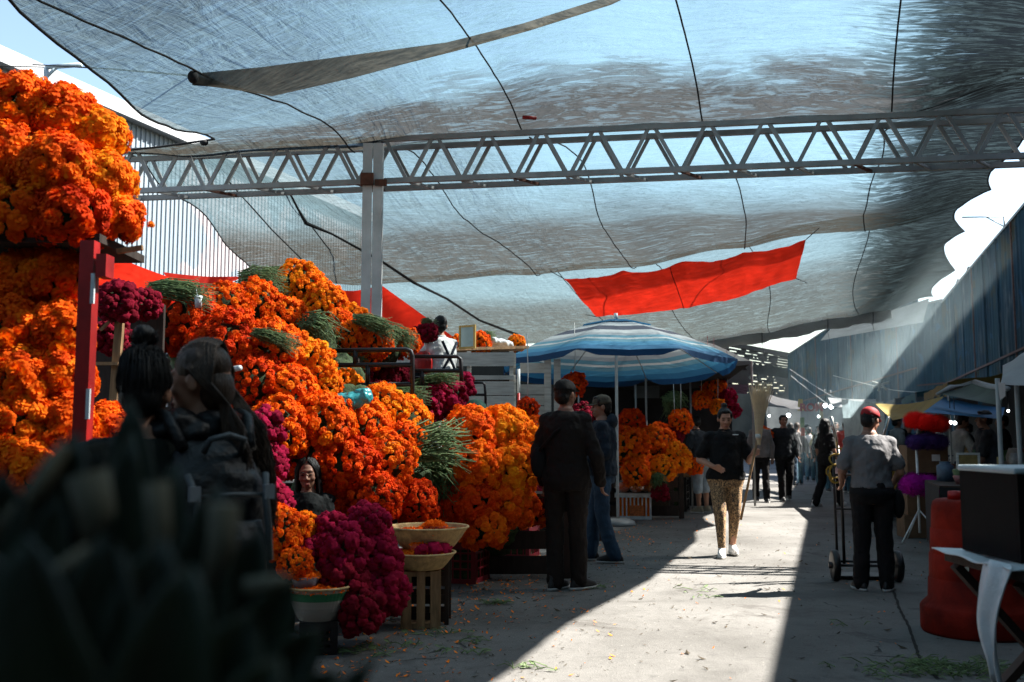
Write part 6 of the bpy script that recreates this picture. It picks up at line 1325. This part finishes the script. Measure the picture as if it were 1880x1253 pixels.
# plume stand
pd = 12.3; pc = W(1688, 960, pd); ps = thing('plume_stand', 'white tripod pole of the plume seller', 'stand', (pc.x, pd, 0)); b_ = Vector(ps.location)
MB().tube([b_+Vector((0, 0, .1)), b_+Vector((0, 0, 1.30))], .016, 8).build('pole', M['white_paint'], ps)
for a in (-.4, 1.7, 3.6): MB().tube([b_+Vector((0, 0, .38)), b_+Vector((.30*math.cos(a), .30*math.sin(a), .0))], .009, 6).build('leg', M['white_paint'], ps)
def plume(label, px, py, r, d, mat, sq=.85):
    c = W(px, py, d); rr = random.Random(int(px)); mb = MB(); k = r*d/FPX
    v, f = ICO3; mb.v = [tuple(Vector((p[0]*.8*k, p[1]*.8*k, p[2]*.8*k*sq))) for p in v]; mb.f = list(f)
    for i in range(900):
        p = Vector((rr.gauss(0, 1), rr.gauss(0, 1), rr.gauss(0, 1))).normalized(); q = (p+Vector((rr.gauss(0, .5), rr.gauss(0, .5), rr.gauss(0, .5)))).normalized()
        a = p*k*.78; e = a+q*k*.30; w_ = q.orthogonal().normalized()*k*.022; a.z *= sq; e.z *= sq; mb.add([a-w_, a+w_, e], [(0, 1, 2)])
    o = mb.build('plume', M[mat], local=True, smooth=False); o.location = c; return tag(o, label, 'plume', 'coloured plumes of the plume seller')
for a in [('left red plume on top of the stand', 1680, 772, 22, 12.3, 'red_fl'), ('middle red plume on top of the stand', 1700, 775, 21, 12.2, 'red_fl'), ('right red plume drooping a little lower', 1722, 778, 23, 12.3, 'red_fl'), ('violet plume at the left below the red ones', 1682, 812, 20, 12.2, 'purple_fl'), ('violet plume at the middle below the red ones', 1704, 810, 22, 12.3, 'purple_fl'), ('violet plume at the right below the red ones', 1724, 812, 20, 12.4, 'purple_fl'), ('left half of the big magenta plume on the boxes', 1678, 890, 28, 12.2, 'pink_fl'), ('right half of the big magenta plume on the boxes', 1705, 892, 28, 12.3, 'pink_fl')]: plume(*a)
card = pm('cardboard', (.13, .075, .04), .85, .3, 5, .1)
for k, (x, y0, y1, w_, lb) in enumerate(((1697, 818, 868, 72, 'brown cardboard box with a white label under the violet plumes'), (1692, 908, 945, 60, 'cardboard box below the magenta plume'), (1690, 945, 985, 66, 'lowest cardboard box standing on the pavement'))):
    zt_b, zb_b = W(x, y0, 12.75).z, W(x, y1, 12.75).z; t = thing('cardboard_box', lb, 'box', (W(x, y0, 12.75).x, 12.8, zb_b if k < 2 else .0), -.1, 'cardboard boxes of the plume seller'); h = zt_b-(zb_b if k < 2 else 0); ww_ = w_*12.75/FPX
    bevel(MB().box((0, 0, h/2), (ww_, .36, h-.004)).build('carton', card, t, local=True, smooth=False), .004)
    if k == 0: MB().box((.10, -.183, h*.55), (.10, .004, .08)).build('paper_label', wp, t, local=True, smooth=False)
sup = thing('box_trestle', 'dark trestle holding the upper cardboard box and plumes', 'trestle', (W(1697, 868, 12.75).x, 12.9, 0)); zsu = W(1697, 868, 12.75).z-.005
MB().box((0, 0, zsu-.02), (.5, .42, .03)).build('board', M['wood_dark'], sup, local=True, smooth=False)
for sx in (-1, 1):
    for sy in (-1, 1): MB().box((sx*.23, sy*.18, zsu/2-.02), (.03, .03, zsu-.04)).build('leg', M['wood_dark'], sup, local=True, smooth=False)
# hand truck
hg = G(1604, 1072); ht = thing('hand_truck', 'black two wheeled hand truck with raised handles before the red capped man', 'hand truck', (hg.x, hg.y+.22, 0), -.12)
bs_ = M['black_steel']
for q in (-1, 1):
    MB().tube([(q*.23, 0, .14), (q*.23, .02, .75), (q*.23, .03, 1.10)], .012, 8).build('upright', bs_, ht, local=True)
    MB().tube([(q*.17, 0, .14), (q*.17, .02, .9), (q*.19, .03, 1.18)], .014, 8).build('upright', bs_, ht, local=True)
    MB().tube([(q*.19, .03, 1.15), (q*.21, .02, 1.28), (q*.25, -.02, 1.44)], .014, 8).build('handle', pm('chrome', (.30, .29, .27), .25, .1, 5, 0, metal=.9), ht, local=True)
    wl = MB().tube([(q*.235, -.08, .135), (q*.295, -.08, .135)], .135, 28).build('wheel', M['black_plastic'], ht, local=True); bevel(wl, .02, 3)
    MB().tube([(q*.23, -.08, .135), (q*.32, -.08, .135)], .03, 14).build('hub', bs_, wl, local=True)
for z_ in (.16, .62, .92, 1.09): MB().tube([(-.23, .0+.02*z_, z_), (.23, .02*z_, z_)], .011, 8).build('cross_bar', bs_, ht, local=True)
MB().box((0, .12, .03), (.46, .28, .012)).build('toe_plate', bs_, ht, local=True, smooth=False); MB().tube([(-.31, -.08, .135), (.31, -.08, .135)], .012, 8).build('axle', bs_, ht, local=True)
yr = pm('yellow rope', (.24, .15, .02), .85, .5, 40, .2); ro = thing('rope_coil', 'coil of yellow rope wound on the hand truck handles', 'rope', (hg.x, hg.y+.24, 1.0)); rr = random.Random(9)
for q, n in ((1, 8), (-1, 4)):
    for k in range(n):
        cx, cz = q*.24+rr.uniform(-.02, .03), rr.uniform(-.08, .10); rx, rz_ = rr.uniform(.05, .09), rr.uniform(.09, .17)*(1 if q > 0 else .5); ph = rr.random()*6
        MB().tube([(cx+rx*math.cos(a), .02*math.sin(a*2+ph)+rr.uniform(-.01, .01)-.02, cz+rz_*math.sin(a)) for a in [i*PI/12 for i in range(25)]], .008, 6).build('loop', yr, ro, local=True)
MB().tube([(-.2, -.02, .16), (0, -.01, .12), (.22, -.02, .17)], .008, 6).build('loop', yr, ro, local=True)

# ---------------- orange barrier drum ----------------
og = pm('orange plastic', (.17, .010, .004), .65, .7, 3, .3, 20, spec=.08); dg = G(1812, 1168); dr = thing('traffic_drum', 'scuffed orange traffic drum with black marks and a white sticker', 'traffic drum', (dg.x, dg.y+.12, 0)); rs = .272
prof = [(0, 0), (.335, 0), (.345, .02), (.345, .16), (.335, .175), (rs+.022, .215), (rs+.016, .34), (rs+.008, .345), (rs+.010, .352), (rs+.004, .50), (rs-.004, .505), (rs-.002, .512), (rs-.008, .66), (rs-.016, .665), (rs-.014, .672), (rs-.02, .80), (rs-.03, .835), (rs-.05, .85), (0, .85)]
MB().lathe(prof, (0, 0, 0), 48).build('shell', og, dr, local=True)
def on_drum(a, z, r): return Vector((r*math.sin(a), -r*math.cos(a), z))
mk = pm('black paint', (.012, .01, .01), .7, .3, 9, 0)
def patch(pts, r, name, mat, n=1):
    c_ = pts[:2]+[pts[2], pts[-1]]
    def g_(u, v):
        a0 = c_[0][0]+(c_[1][0]-c_[0][0])*u; a1 = c_[3][0]+(c_[2][0]-c_[3][0])*u; z0 = c_[0][1]+(c_[1][1]-c_[0][1])*u; z1 = c_[3][1]+(c_[2][1]-c_[3][1])*u
        return on_drum(a0+(a1-a0)*v, z0+(z1-z0)*v, r+.006)
    MB().grid(g_, 10, 6).build(name, mat, dr, local=True)
patch([(-.62, .600), (-.25, .605), (-.25, .625), (-.62, .625)], rs-.004, 'black_mark', mk); patch([(-.66, .43), (-.55, .44), (-.29, .598), (-.46, .598)], rs+.004, 'black_mark', mk); patch([(-.60, .775), (-.30, .78), (-.30, .805), (-.60, .80)], rs-.016, 'black_mark', mk)
patch([(-.72, .385), (-.57, .38), (-.55, .45), (-.71, .44)], rs+.012, 'white_sticker', pm('dirty sticker', (.36, .33, .27), .8, .3, 20, 0))
for k, (dx, dy, r, m_, lb) in enumerate(((-.10, .02, .05, M['red_paint'], 'red cap lying on the orange drum'), (.0, -.04, .045, wp, 'white lid lying on the orange drum'), (.05, .1, .06, M['red_paint'], 'red tin standing on the orange drum'))):
    o = MB().lathe([(0, 0), (r, 0), (r*.95, .05+.03*k), (0, .055+.03*k)], (0, 0, 0), 20).build('small_tin', m_, local=True); o.location = Vector(dr.location)+Vector((dx, dy, .852)); tag(o, lb, 'tin')

# ---------------- folding table with black box at the right edge ----------------
fd = 3.62; zt_t = W(1850, 1030, fd).z; xl_t = W(1790, 1030, fd).x
ft = thing('folding_table', 'folding table with crossed wooden legs at the right picture edge', 'table', (xl_t+.45, fd, 0))
MB().box((xl_t+.45, fd, zt_t-.02), (.86, .60, .03)).build('top', M['wood_dark'], ft, smooth=False)
for dd in (-.24, .24):
    MB().bar((xl_t-.12, fd+dd, .0), (xl_t+.62, fd+dd, zt_t-.05), .05, .03).build('leg', pm('brown leg', (.05, .028, .018), .7, .3, 6, .1), ft, smooth=False)
    MB().bar((xl_t+.72, fd+dd+.035, .0), (xl_t+.05, fd+dd+.035, zt_t-.05), .05, .03).build('leg', M['wood_dark'], ft, smooth=False)
white_pl = pm('white plastic sheet', (.62, .66, .68), .35, .12, 5, .5, 10, spec=.5, transl=.15); cl = MB()
def clo(u, v):
    x = xl_t-.02+.92*u; y = fd-.30+.62*v; z = zt_t+.008+.012*noise.noise((x*6, y*6, 0)); return Vector((x, y, z))
cl.grid(clo, 40, 24)
cl.grid(lambda u, v: Vector((xl_t+.10+.80*u, fd-.302-.01*v-.008*math.sin(u*14), zt_t+.008-(.12+.03*math.sin(u*9)+.02*math.sin(u*23))*v)), 40, 6)
def tail(u, v):
    w_ = .20*(1-.75*v)*1; x = xl_t-.022-.06*math.sin(min(v*2.2, PI/2))+.015*math.sin(u*9); y = fd-.30+u*w_+.10*v+.02*noise.noise((u*3, v*3, 1)); return Vector((x+.05*v*v, y, zt_t+.008-.40*v+.02*math.sin(PI*u)))
cl.grid(tail, 16, 16); 
tc_ = tag(cl.build('plastic_sheet', white_pl, loc=(xl_t+.4, fd, zt_t)), 'white plastic sheet spread over the folding table with a torn hanging tail', 'cloth'); sm_ = tc_.modifiers.new('solid', 'SOLIDIFY'); sm_.thickness = .004
bxz0, bxz1 = zt_t+.015, W(1840, 858, fd).z; bb1 = thing('black_bin', 'black plastic bin with a hand hole standing on the white sheet', 'bin', (xl_t+.36, fd+.03, bxz0)); hb_ = bxz1-bxz0
mb = MB()
x0b, x1b = xl_t+.06, xl_t+.80; y0b, y1b = fd-.20, fd+.22
def panel_hole(y):
    hx0, hx1 = xl_t+.125, xl_t+.55; hz0, hz1 = bxz0+.07, bxz0+.20
    mb.box(((x0b+x1b)/2, y, (bxz0+hz0)/2), (x1b-x0b, .02, hz0-bxz0)).box(((x0b+x1b)/2, y, (hz1+bxz1-.02)/2), (x1b-x0b, .02, bxz1-.02-hz1)).box(((x0b+hx0)/2, y, (hz0+hz1)/2), (hx0-x0b, .02, hz1-hz0)).box(((hx1+x1b)/2, y, (hz0+hz1)/2), (x1b-hx1, .02, hz1-hz0))
panel_hole(y0b); panel_hole(y1b)
for x in (x0b+.01, x1b-.01): mb.box((x, (y0b+y1b)/2, (bxz0+bxz1-.02)/2), (.02, y1b-y0b-.022, bxz1-.02-bxz0))
mb.build('walls', pm('matte black plastic', (.0022, .0022, .0025), .7, .3, 10, .05, spec=.10), bb1, smooth=False)
bevel(MB().box(((x0b+x1b)/2, (y0b+y1b)/2, bxz1-.008), (x1b-x0b+.02, y1b-y0b+.02, .022)).build('lid', pm('pale worn lit lid', (.36, .42, .44), .4, .2, 8, .1), bb1, smooth=False), .008)  # pale colour holds both the wear and the light on the top edge
for k in range(3): MB().ell((x0b+.12*k+.03, y0b-.012, bxz0+.05+.04*(k % 2)), (.012, .008, .02)).build('clip', M['white_steel'], bb1)
# ---------------- litter ----------------
rr = random.Random(77); mb = MB(); mg = MB()
for k in range(1300):
    d = rr.uniform(5.2, 16) if k % 3 else rr.uniform(5.2, 9); q = -2.75+rr.gauss(0, .55)-.03*(d-6); x = X_of(q, d)
    if k % 14 == 0: x = X_of(rr.uniform(-3, 2.6), d)
    a = rr.random()*6.28; L_ = rr.uniform(.008, .022); e = Vector((math.cos(a)*L_, math.sin(a)*L_, rr.uniform(0, .008))); w_ = Vector((-math.sin(a), math.cos(a), 0))*L_*.45; c = Vector((x, d, .006))
    mb.add([c-e*.6-w_*.6, c+e*.2-w_, c+e+Vector((0, 0, .004)), c+e*.2+w_, c-e*.6+w_*.6], [(0, 1, 2, 3, 4)])
mc = MB()
for k in range(2600):
    d = rr.uniform(5.0, 15)*(1 if k % 2 else .72)+(0 if k % 2 else 1.2); q = -2.6+rr.gauss(0, .9) if k % 3 else rr.uniform(-3.4, 3.0); x = X_of(q, d)
    a = rr.random()*6.28; L_ = rr.uniform(.004, .016)*(1 if k % 9 else 2.2); e = Vector((math.cos(a)*L_, math.sin(a)*L_, 0)); w_ = Vector((-math.sin(a), math.cos(a), 0))*L_*rr.uniform(.25, .6); c = Vector((x, d, .005))
    mc.add([c-e, c-w_, c+e+Vector((0, 0, .5*L_)), c+w_], [(0, 1, 2, 3)])
tag(mc.build('leaf_litter', pm('brown crumbs', (.045, .032, .016), .9, .8, 3, 0), smooth=False), 'brown leaf crumbs and grit trodden into the pavement', 'litter', kind='stuff')
# the open joint that runs along the right side of the lane
P_ = [G(1640, 1085), G(1652, 1120), G(1668, 1150), G(1680, 1185), G(1690, 1215), G(1722, 1248)]; cj = MB(); pts = [vl(P_, i/60)+Vector((.012*noise.noise((i*.5, 1, 1)), .01*noise.noise((i*.7, 2, 2)), .004)) for i in range(61)]
cj.grid(lambda u, v: pts[min(60, int(u*60))]+Vector(((v-.5)*(.020+.014*noise.noise((u*40, 3, 3))), 0, 0)), 60, 1); struct(cj.build('pavement_joint', pm('dirt in joint', (.012, .010, .007), .95, .5, 20, .3), smooth=False))
def clump(px, py, n, sp, seed):
    r2 = random.Random(seed); g = G(px, py)
    for k in range(n):
        a = r2.random()*6.28; c = g+Vector((r2.gauss(0, sp), r2.gauss(0, sp*.5), .006)); L_ = r2.uniform(.04, .16); e = Vector((math.cos(a)*L_, math.sin(a)*L_*.6, r2.uniform(0, .03)))
        mg.tube([c, c+e*.5+Vector((0, 0, .015)), c+e], [.003, .0025, .001], 4)
        if k % 2: w_ = Vector((-e.y, e.x, 0)).normalized()*.012; mg.add([c+e*.4, c+e*.7+w_, c+e*1.1, c+e*.7-w_], [(0, 1, 2, 3)])
for a in ((1745, 1232, 190, .22, 1), (1690, 1222, 30, .10, 11), (1560, 1150, 5, .06, 12), (660, 1200, 24, .14, 13), (880, 1180, 10, .1, 14), (905, 1110, 30, .06, 2), (840, 1200, 14, .07, 3), (965, 1228, 12, .06, 4), (800, 1165, 18, .10, 5), (1100, 1080, 16, .08, 6), (1290, 1100, 6, .05, 7), (720, 1190, 20, .12, 8), (1290, 1085, 8, .2, 9), (700, 1140, 14, .06, 10)): clump(*a)
tag(mb.build('petal_litter', M['petals'], smooth=False), 'scattered orange petals on the pavement along the stalls', 'litter', kind='stuff'); tag(mg.build('stem_litter', M['green_stem'], smooth=False), 'scattered green stems and leaves on the pavement', 'litter', kind='stuff')
# ---------------- drifting smoke ----------------
sm_, t, out = new_mat('smoke'); tc = N(t, 'ShaderNodeTexCoord').outputs['Object']
gr = N(t, 'ShaderNodeVectorMath', {0: tc}, operation='LENGTH').outputs['Value']
dn = math_(t, 'MULTIPLY', sstep(t, noise_(t, tc, 1.3, 3, .6), .32, .75), math_(t, 'SUBTRACT', 1., sstep(t, gr, .35, 1.0)))
pv = N(t, 'ShaderNodeVolumePrincipled', {'Color': (.70, .90, .96, 1), 'Density': math_(t, 'MULTIPLY', dn, .028), 'Anisotropy': .25}); t.links.new(pv.outputs[0], out.inputs['Volume'])
v, f = ICO3; mb = MB(); mb.v = [tuple(p) for p in v]; mb.f = list(f); so_ = mb.build('smoke', sm_, local=True); c_ = W(1620, 665, 22); so_.location = c_; so_.scale = (4.2, 8.5, 3.2); so_.rotation_euler = (0, 0, -.3)
tag(so_, 'pale blue smoke drifting in the sunlight before the blue wall', 'smoke', kind='stuff')
# ---------------- couple in the foreground ----------------
dblk = fabric('black nylon jacket', (.006, .006, .0065), .45, (1, 1, .7), .6, .3, 12)
ca = W(262, 800, 2.85); ga = Vector((ca.x, 2.85, 0))
A_, Hm, J, s = person('dark haired person with a spiky tied up topknot, seen from behind in the foreground', ga, 1.475, R(-38), top=fabric('dark green black coat', (.003, .005, .003)), bottom=dkpants, hair='topknot', shoes=blackshoe, sleeves='long', loose=1.1, build=.98, topz=.80, head=(R(30), R(-4), 0), vox=.009)
mb = MB(); rr = random.Random(2); hs = s
def hp(x, y, z): return Hm @ Vector((x*hs, y*hs, z*hs))
for k in range(520):
    a = rr.uniform(0, 6.283); e = rr.uniform(.2, 1); el_ = rr.uniform(-.9, 1.2)
    p = hp(.086*math.cos(a)*math.cos(el_), -.024+.098*math.sin(a)*math.cos(el_), .145+.094*math.sin(el_))
    if (math.sin(a) > .55 and el_ < .6): continue
    top_ = hp(.02*math.cos(a), -.045+.02*math.sin(a), .245); m_ = p.lerp(top_, .5); m_ = m_+(m_-hp(0, -.02, .14)).normalized()*.028
    mb.tube([p, m_, top_], [.0012, .0018, .0015], 3, False)
mb.build('hair_strands', M['hair'], A_, local=True)
cb = W(362, 800, 3.0); gbk = Vector((cb.x-.02, 2.98, 0))
B_, Hm, J, s = person('long haired woman in the foreground, face turned left, white stripes on her sleeve', gbk, 1.515, R(-40), top=dblk, bottom=dkpants, hair='none', hairmat='hair_brown', female=True, shoes=blackshoe, sleeves='long', loose=1.0, build=.90, topz=.80, head=(R(-44), R(-4), R(0)), vox=.008,
       pose=dict(elR=(.20, -.04, 1.10), wrR=(.19, .12, .90), elL=(-.20, -.02, 1.10), neck=(.034, -.024, 1.475)))
hs = s*1.03
mb = MB(); mb.ell(hp(0, -.012, .158), (.082*hs, .092*hs, .086*hs), Hm.to_3x3()); mb.ell(hp(0, -.055, .085), (.072*hs, .055*hs, .08*hs), Hm.to_3x3()); rr = random.Random(8)
for k in range(900):
    q = -1 if rr.random() < .5 else 1; y0 = rr.uniform(-.085, .074); e = rr.uniform(0, .010); L = rr.uniform(.26, .46); ph = k*.7; b_ = rr.random()
    z0 = .158+.090*math.sqrt(max(.02, 1-((y0+.022)/.105)**2)); x2 = .060+.022*b_
    pts = [hp(q*.006, y0, z0+e), hp(q*.045, y0*.85-.006, z0-.018+e), hp(q*(.078+e), y0*.5-.022-.02*b_, .150), hp(q*(.084+e), -.040-.035*b_, .095), hp(q*x2, -.085-.04*b_, .03)]
    for j_ in (.3, .55, .8, 1.): pts.append(hp(q*(x2+.03*j_)+.020*math.sin(j_*8+ph)*(.4+j_), -.090-.05*min(1, j_*2)-.045*b_+.016*math.cos(j_*7+ph*1.7), .03-L*j_))
    mb.tube(pts, [.0012, .002, .0026, .0026, .0026, .0026, .0025, .002, .0008], 4, False)
mb.build('hair', M['hair_brown'], B_, local=True)
MB().ell(hp(.080, -.004, .068), (.006, .006, .008)).build('earring', pm('silver', (.6, .6, .6), .25, 0, 3, 0, metal=1), B_, local=True)
# sleeve stripes
for k in range(3):
    o = MB().tube([Vector(J['shR'])*s+Vector((.058+.002*k, -.030+.026*k, -.03)), Vector(J['shR']).lerp(Vector(J['elR']), .5)*s+Vector((.072, -.030+.026*k, 0)), Vector(J['elR'])*s+Vector((.066, -.03+.026*k, .02))], .006, 6).build('sleeve_stripe', M['white_paint'], B_, local=True)
# puffy hood/collar
mb = MB()
for k in range(9):
    a = -2.2+k*.42; mb.ell((.098*math.sin(a)-.02, -.015-.080*math.cos(a), 1.43*s+.018*math.sin(k*2)), (.058, .052, .045))
remesh(mb.build('puffy_collar', dblk, B_, local=True), .008, 4, .022, .05)
# backpack
bp = thing('backpack', 'black nylon backpack with grey buckles on the long haired woman', 'backpack', Vector((gbk.x+.115, 3.0-.14, .79)), R(40)); gnyl = pm('black nylon', (.0035, .004, .0045), .5, .3, 6, .8, 12, spec=.28); gst = pm('grey webbing', (.055, .06, .062), .6, .3, 30, .1)
mb = MB(); mb.loft([(0, 0, 0, .135, .085), (0, -.015, .05, .150, .105), (0, -.02, .20, .148, .11), (0, -.005, .34, .138, .09), (0, .01, .42, .115, .065), (0, .02, .455, .07, .035)], 28); remesh(mb.build('main_bag', gnyl, bp, local=True), .009, 4, .030, .09)
mb = MB(); mb.loft([(0, -.095, .03, .10, .03), (0, -.115, .06, .115, .045), (0, -.118, .18, .112, .045), (0, -.10, .235, .10, .03)], 24); remesh(mb.build('front_pocket', gnyl, bp, local=True), .008, 3, .022, .07)
MB().tube([(-.10, -.112, .30), (0, -.128, .305), (.10, -.112, .30)], .008, 6).build('zip', gst, bp, local=True)
MB().tube([(-.055, -.055, .42), (-.05, -.085, .455), (0, -.095, .468), (.05, -.085, .455), (.055, -.055, .42)], .009, 8).build('carry_loop', gst, bp, local=True)
for q in (-1, 1):
    MB().tube([(q*.10, -.02, .43), (q*.12, .05, .52), (q*.13, .14, .54), (q*.14, .22, .50)], .017, 8).build('shoulder_strap', gnyl, bp, local=True)
    MB().tube([(q*.115, -.09, .36), (q*.10, -.125, .30), (q*.105, -.135, .22), (q*.12, -.12, .12)], .010, 6).build('webbing', gst, bp, local=True)
    MB().box((q*.108, -.128, .31), (.03, .014, .04)).build('buckle', pm('grey buckle', (.22, .23, .24), .4, .1, 9, 0), bp, local=True, smooth=False)
pch = tag(remesh(MB().ell((0, 0, 0), (.036, .05, .055)).build('black_pouch', gnyl, loc=Vector((0, 0, 0))), .01, 3), 'black pouch at the hip beside the striped sleeve', 'pouch'); pch.location = W(468, 880, 3.05)

# ---------------- palm leaves close to the lens ----------------
def blade(mb, base, tip, w_, bend=.05, fold=.3, n=14, up=Vector((0, -1, 0))):
    d = tip-base; side = d.cross(up).normalized(); nn = side.cross(d).normalized()
    def f(u, v):
        k = (u-.5)*2; ww_ = w_*min(1, .35+2.2*v)*(1-v)**.55*(1+.04*math.sin(v*40))
        return base+d*v+nn*(bend*math.sin(PI*v*.6)+fold*ww_*abs(k))+side*ww_*k*.5
    mb.grid(f, 4, n)
def palm(label, base, d, blades, seed):
    kz = .74; d *= kz; b = W(base[0], base[1], d); t = thing('palm_leaf', label, 'palm leaf', b, 0, 'palm leaves in front of the lens'); rr = random.Random(seed)
    for (tx, ty, dd, w_) in blades:
        tip = W(tx, ty, dd*kz); mb = MB(); blade(mb, b+Vector((rr.uniform(-.01, .01), rr.uniform(-.01, .01), 0)), tip, w_*kz*1.1, rr.uniform(-.02, .04)); o = mb.build('blade', M['palm'], t); sm = o.modifiers.new('solid', 'SOLIDIFY'); sm.thickness = .002
    MB().tube([b, b+Vector((-.02, .03, -.35))], .008, 8).build('stalk', M['palm'], t)
palm('broad dark fan palm leaf leaning left in the near foreground', (40, 1500), .80, [(-260, 1010, .76, .11), (-150, 930, .78, .11), (-20, 868, .80, .11), (145, 795, .84, .12), (120, 905, .82, .08)], 1)
palm('tall dark palm leaf standing upright before the couple', (250, 1600), .95, [(222, 725, 1.02, .11), (262, 800, 1.0, .08), (335, 850, .97, .10), (180, 870, .98, .09)], 2)
palm('dark palm leaf spreading right toward the striped basket', (320, 1540), .84, [(400, 890, .9, .10), (468, 965, .9, .10), (535, 1065, .88, .10), (590, 1150, .88, .095), (625, 1225, .86, .09), (700, 1195, .86, .03), (680, 1235, .86, .04)], 3)
palm('low dark palm leaf filling the bottom left corner', (200, 1750), .66, [(-120, 1090, .68, .12), (-10, 1020, .70, .12), (90, 985, .70, .12), (190, 975, .70, .12), (290, 985, .70, .12), (380, 1040, .70, .12), (460, 1120, .70, .11), (530, 1200, .70, .10)], 4)
for k, (x0, y0, x1, y1, d, r, lb) in enumerate(((160, 870, 175, 1010, .80, .018, 'pale cut palm stalk left in the near foreground'), (288, 885, 280, 1070, .80, .011, 'pale cut stalk upright in the middle of the palm leaves'), (412, 925, 385, 1080, .80, .013, 'pale cut stalk on the right of the palm leaves'), (-5, 985, 120, 820, .82, .010, 'pale stalk slanting up at the left picture edge'), (30, 1100, 160, 1010, .70, .007, 'thin pale stalk slanting low on the left'), (0, 1130, 40, 1260, .66, .007, 'thin pale stalk dropping at the bottom left corner'), (450, 1078, 530, 1065, .78, .007, 'short pale stalk lying toward the striped basket'))):
    d *= .74; r *= .74; a, b = W(x0, y0, d), W(x1, y1, d); t = thing('palm_stalk', lb, 'stalk', b, 0, 'cut stalks among the near palm leaves'); MB().tube([a, a.lerp(b, .5)+Vector((.003, 0, 0)), b], [r, r*.9, r*.6], 8).build('stalk', M['palm_cut'], t)
stand = thing('flower_bucket', 'dark bucket below the frame holding the near palm leaves', 'bucket', W(220, 1500, .64)); stand.location.z = 0
MB().lathe([(0, 0), (.12, 0), (.15, .50), (.145, .50), (.115, .02)], (0, 0, 0), 24).build('pail', M['black_plastic'], stand, local=True)
